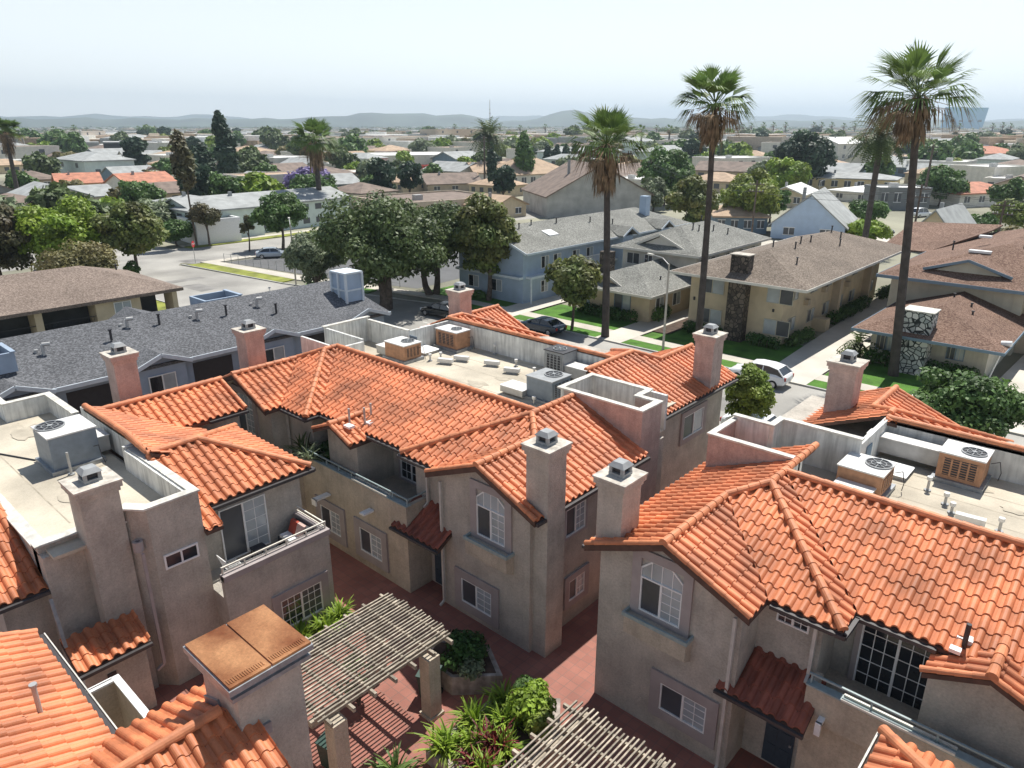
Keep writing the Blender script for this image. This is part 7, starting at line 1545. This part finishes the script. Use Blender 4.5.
# ================================================================== COURTYARD
def pergola(label, x0, x1, y0, y1, posts, seed=1):
    rng = random.Random(seed); o = thing('pergola', label, 'pergola', (x0,y0,0))
    for (x,y) in posts:
        p = MB(); p.box(x-.23,x+.23,y-.23,y+.23,0,2.35); q = p.build('post','stucco_warm',o); p = MB(); p.box(x-.29,x+.29,y-.29,y+.29,0,.12); p.build('base','stucco_warm',q)
    for x in (x0+.35,x1-.35):
        b = MB(); b.box(x-.09,x+.09,y0-.15,y1+.15,2.36,2.56); b.build('beam','wood',o)
    n = int((y1-y0)/.74)
    for i in range(n+1):
        y = y0+.15+(y1-y0-.3)*i/n; b = MB(); b.box(x0-.25,x1+.28,y-.04,y+.04,2.562,2.70,rng.random()); b.build('rafter','wood',o)
    n = int((x1-x0)/.135)
    for i in range(n+1):
        x = x0+(x1-x0)*i/n; b = MB(); e0, e1 = rng.uniform(-.08,.1), rng.uniform(-.08,.1); b.obox((x+rng.uniform(-.01,.01),(y0+y1)/2+(e1-e0)/2,2.735),(rng.uniform(-.004,.004),1,rng.uniform(-.002,.002)),.045,.06,(y1-y0)+e0+e1+.2,rng.random()); b.build('slat','wood',o)
    return o
pergola('weathered slatted pergola beside the copper-capped chimney, seen whole',-17.3,-14.2,8.0,12.8,((-14.3,8.5),(-14.3,12.0),(-17.1,8.5),(-17.1,12.0)),1)
pergola('weathered slatted pergola cut by the bottom frame edge, in front of the right townhouse',-9.45,-6.3,7.8,13.1,((-9.2,8.3),(-6.6,8.3),(-9.2,11.9),(-6.6,11.9)),2)
def planter_box(label, pts, h):
    o = thing('planter', label, 'planter', (pts[0][0],pts[0][1],0)); b = MB(); b.prism(ccw(pts),0,h); b.build('wall','planter',o)
    cx = sum(p[0] for p in pts)/len(pts); cy = sum(p[1] for p in pts)/len(pts); q = [(cx+(x-cx)*.85,cy+(y-cy)*.85) for x,y in pts]
    b = MB(); b.prism(ccw(q),h,h+.02); b.build('soil','soil',o); return o
planter_box('stone planter in deep shade beside the pergola post',[(-14.4,13.0),(-13.2,14.2),(-14.6,15.0),(-16.2,13.9),(-15.9,13.0)],.75)
planter_box('sunlit stone planter full of bright plants between the two pergolas',[(-13.0,10.6),(-10.4,10.6),(-10.3,13.6),(-11.3,14.9),(-13.0,13.6)],.5)
planter_box('low planter under the left townhouse balcony',[(-20.7,10.3),(-19.6,10.3),(-19.6,13.2),(-20.7,13.2)],.3)
def rosette(label, x, y, z, r, n, m, seed, w=.06, up=.7, name='agapanthus', cat='plant', group=None, flower=None):
    """clump of long arching strap leaves"""
    rng = random.Random(seed); o = thing(name, label, cat, (x,y,z), world=False, group=group); b = MB()
    for i in range(n):
        a = rng.uniform(0,2*math.pi); L = r*rng.uniform(.7,1.15); e = rng.uniform(.25,1.45); bx, by = rng.gauss(0,r*.14), rng.gauss(0,r*.14)
        d = Vector((math.cos(a)*math.cos(e),math.sin(a)*math.cos(e),math.sin(e)*up+.15)).normalized(); sd = Vector((-math.sin(a),math.cos(a),0)); p = Vector((bx,by,0)); ti = rng.random(); seg = 4
        prev = (p-sd*w*.5,p+sd*w*.5)
        for k in range(seg):
            p = p+d*(L/seg); d = (d+Vector((0,0,-.30))).normalized(); ww = w*(1-.9*((k+1)/seg)**2); cur = (p-sd*ww,p+sd*ww); i0 = len(b.v)
            b.v.extend([tuple(prev[0]),tuple(prev[1]),tuple(cur[1]),tuple(cur[0])]); b.f.append((i0,i0+1,i0+2,i0+3)); b.t.append(min(1,max(0,ti+rng.gauss(0,.08)))); prev = cur
    b.build('foliage',m,o)
    s_ = MB(); s_.tube((0,0,-.05),(0,0,.2),.06,.03,6); s_.build('stem','trunk',o)
    return o
def bush(label, x, y, z, w, h, m, seed, n=1400, leaf_=.11, name='shrub', clumps=14):
    rng = random.Random(seed); o = thing(name, label, 'shrub', (x,y,z), world=False); cl = crown_clumps(w, h, .05, clumps, rng, rough=.35, cr=.42)
    b = MB(); leafcloud(b, cl, n, leaf_, rng, 1.8); b.build('foliage',m,o); s_ = MB()
    for c in cl[:6]: s_.path([(0,0,0),(c[0]*.4,c[1]*.4,c[2]*.5),(c[0],c[1],c[2])],[.04,.03,.01],5)
    s_.build('stem','trunk',o); return o
G1 = 'strap-leaved clumps in the sunlit planter'
for i,(x,y,r,l) in enumerate(((-12.6,11.0,.95,'nearest'),(-12.0,11.7,1.0,'second nearest'),(-12.7,12.3,.9,'leftmost middle'),(-11.9,12.9,.9,'middle'),(-12.5,13.5,.85,'farthest left'),(-11.2,12.1,.9,'right-hand'),(-11.0,11.1,.85,'near right'))):
    rosette(f'bright green strap-leaved clump, {l} in the sunlit planter', x,y,.5,r,85,'l_bright',100+i,.045,group=G1)
rosette('dark red spiky cordyline in the sunlit planter',-11.5,12.0,.55,.95,60,'l_red',120,.045,1.1,'cordyline')
rosette('smaller red-brown spiky plant near the front of the sunlit planter',-11.4,11.2,.55,.8,45,'l_red',121,.04,1.0,'cordyline')
bush('rounded light-green shrub at the back of the sunlit planter',-11.5,13.6,.5,1.7,1.2,'l_bright',122,2200,.10)
bush('olive-green shrub on the right end of the sunlit planter',-10.7,13.2,.5,1.2,1.1,'l_yel',123,1500,.09)
bush('mid-green shrub between the light-green shrub and the clumps',-12.0,14.1,.4,1.2,.9,'l_mid',124,1300,.09)
rosette('cycad-like plant at the bottom of the picture under the first pergola edge',-13.3,9.6,.05,.95,60,'l_palm',125,.05,.9)
bush('dark leafy plant filling the shaded stone planter',-14.9,13.9,.7,2.0,.75,'l_hedge',126,1900,.10)
bush('pale silvery low plant at the shaded planter corner',-14.0,13.6,.7,1.0,.4,'l_grey',127,700,.07)
for i,(x,y) in enumerate(((-20.3,11.0),(-20.1,11.9),(-20.3,12.7))): rosette(f"{('nearest','middle','farthest')[i]} bright strap-leaved clump under the left townhouse balcony",x,y,.3,.85,80,'l_bright',130+i,.045,group='clumps under the left balcony')
bush('climber growing through the middle of the whole pergola',-16.3,10.6,.1,1.3,2.3,'l_mid',135,1200,.09)
rosette('trailing aloe hanging over the middle townhouse balcony wall',-26.3,15.7,4.0,.95,55,'l_grey',136,.045,.5,'aloe'); rosette('second trailing aloe on the middle townhouse balcony wall, further left',-27.3,16.0,3.95,1.0,55,'l_palm2',137,.04,.9,'aloe')
bush('leafy potted plant behind the trailing aloe on the middle balcony',-26.2,16.7,3.3,1.2,1.3,'l_hedge',138,1000,.10)
def bin_(label, x, y, rz):
    o = thing('wheeled_bin', label, 'bin', (x,y,0), rz, world=False); M.setdefault('bin',mat('bin_green',(.03,.07,.055),.5,.1,3))
    b = MB(); b.add([(-.25,-.25,.08),(.25,-.25,.08),(.25,.25,.08),(-.25,.25,.08),(-.31,-.31,.95),(.31,-.31,.95),(.31,.31,.95),(-.31,.31,.95)],[(0,3,2,1),(4,5,6,7),(0,1,5,4),(1,2,6,5),(2,3,7,6),(3,0,4,7)]); b.build('body','bin',o)
    b = MB(); b.ext([(-.34,-.34,.952),(.34,-.34,.952),(.34,.34,1.03),(-.34,.34,1.03)],(0,0,.04)); b.build('lid','bin',o)
    for sx in (-1,1): b = MB(); b.tube((sx*.28,.24,.1),(sx*.34,.24,.1),.1,n=12); b.build('wheel','tyre',o)
bin_('dark green wheeled bin beside the right-hand pergola post',-14.95,12.5,.4); bin_('dark green wheeled bin under the near end of the whole pergola',-15.0,8.7,.2)
# balcony furniture on the left townhouse
o = thing('outdoor_sofa','dark corner sofa with pale seat cushion on the left townhouse balcony','sofa',(-22.6,11.7,3.0))
b = MB(); b.box(-22.5,-21.3,11.75,12.55,3.0,3.35); b.build('frame','acdark',o); b = MB(); b.box(-22.45,-21.35,12.4,12.58,3.35,3.8); b.build('backrest','acdark',o)
b = MB(); b.box(-22.4,-21.35,11.78,12.38,3.35,3.48); b.build('seat_cushion','white',o)
M['pillow'] = mat('pillow_red',(.42,.08,.05),.9,.1,5); M['pillow2'] = mat('pillow_pink',(.62,.42,.36),.9,.1,5)
for (x,m,l) in ((-22.15,'pillow','rust-red cushion leaning on the balcony sofa back'),(-21.7,'pillow2','pale pink cushion leaning on the balcony sofa back')):
    b = MB(); b.ext([(x-.2,12.12,3.5),(x+.2,12.12,3.5),(x+.22,12.3,3.92),(x-.22,12.3,3.92)],(0,.1,.02)); tag(b.build('cushion',m,loc=(x,12.2,3.5)),l,'cushion')
o = thing('wire_chair','white wire chair at the near end of the left townhouse balcony','chair',(-21.7,9.6,3.0))
b = MB()
for i in range(9): b.beam((-22.1+i*.08,9.35,3.45),(-22.1+i*.08,9.85,3.45),.015,.015)
b.box(-22.12,-21.42,9.34,9.36,3.44,3.46); b.box(-22.12,-21.42,9.85,9.87,3.44,3.46); b.build('seat','white',o)
b = MB()
for i in range(9): b.beam((-22.1+i*.08,9.36,3.46),(-22.1+i*.08,9.2,3.95),.015,.015)
b.beam((-22.12,9.2,3.95),(-21.44,9.2,3.95),.025,.025); b.build('backrest','white',o)
for x in (-22.1,-21.44):
    for y in (9.36,9.85): b = MB(); b.tube((x,y,3.0),(x,y,3.45),.015,n=6); b.build('leg','white',o)
o = thing('side_table','small dark side table between the sofa and the wire chair','table',(-22.2,10.9,3.0))
b = MB(); b.box(-22.5,-22.0,10.6,11.1,3.38,3.42); b.build('tabletop','acdark',o)
for x in (-22.46,-22.04):
    for y in (10.64,11.06): b = MB(); b.tube((x,y,3.0),(x,y,3.38),.02,n=6); b.build('leg','acdark',o)

# ================================================================== HAZE
hz = MB(); hz.box(-7500,7500,-1500,13800,-1.5,290)
m = bpy.data.materials.new('haze'); m.use_nodes = True; t = m.node_tree; t.nodes.remove(t.nodes['Principled BSDF'])
pv = t.nodes.new('ShaderNodeVolumePrincipled'); pv.inputs['Color'].default_value = (.74,.88,1,1); pv.inputs['Density'].default_value = .00017; pv.inputs['Anisotropy'].default_value = .42
t.links.new(pv.outputs[0], t.nodes['Material Output'].inputs['Volume'])
ho = hz.build('haze', m); tag(ho, 'thin pale haze over the whole town', 'haze', kind='stuff')
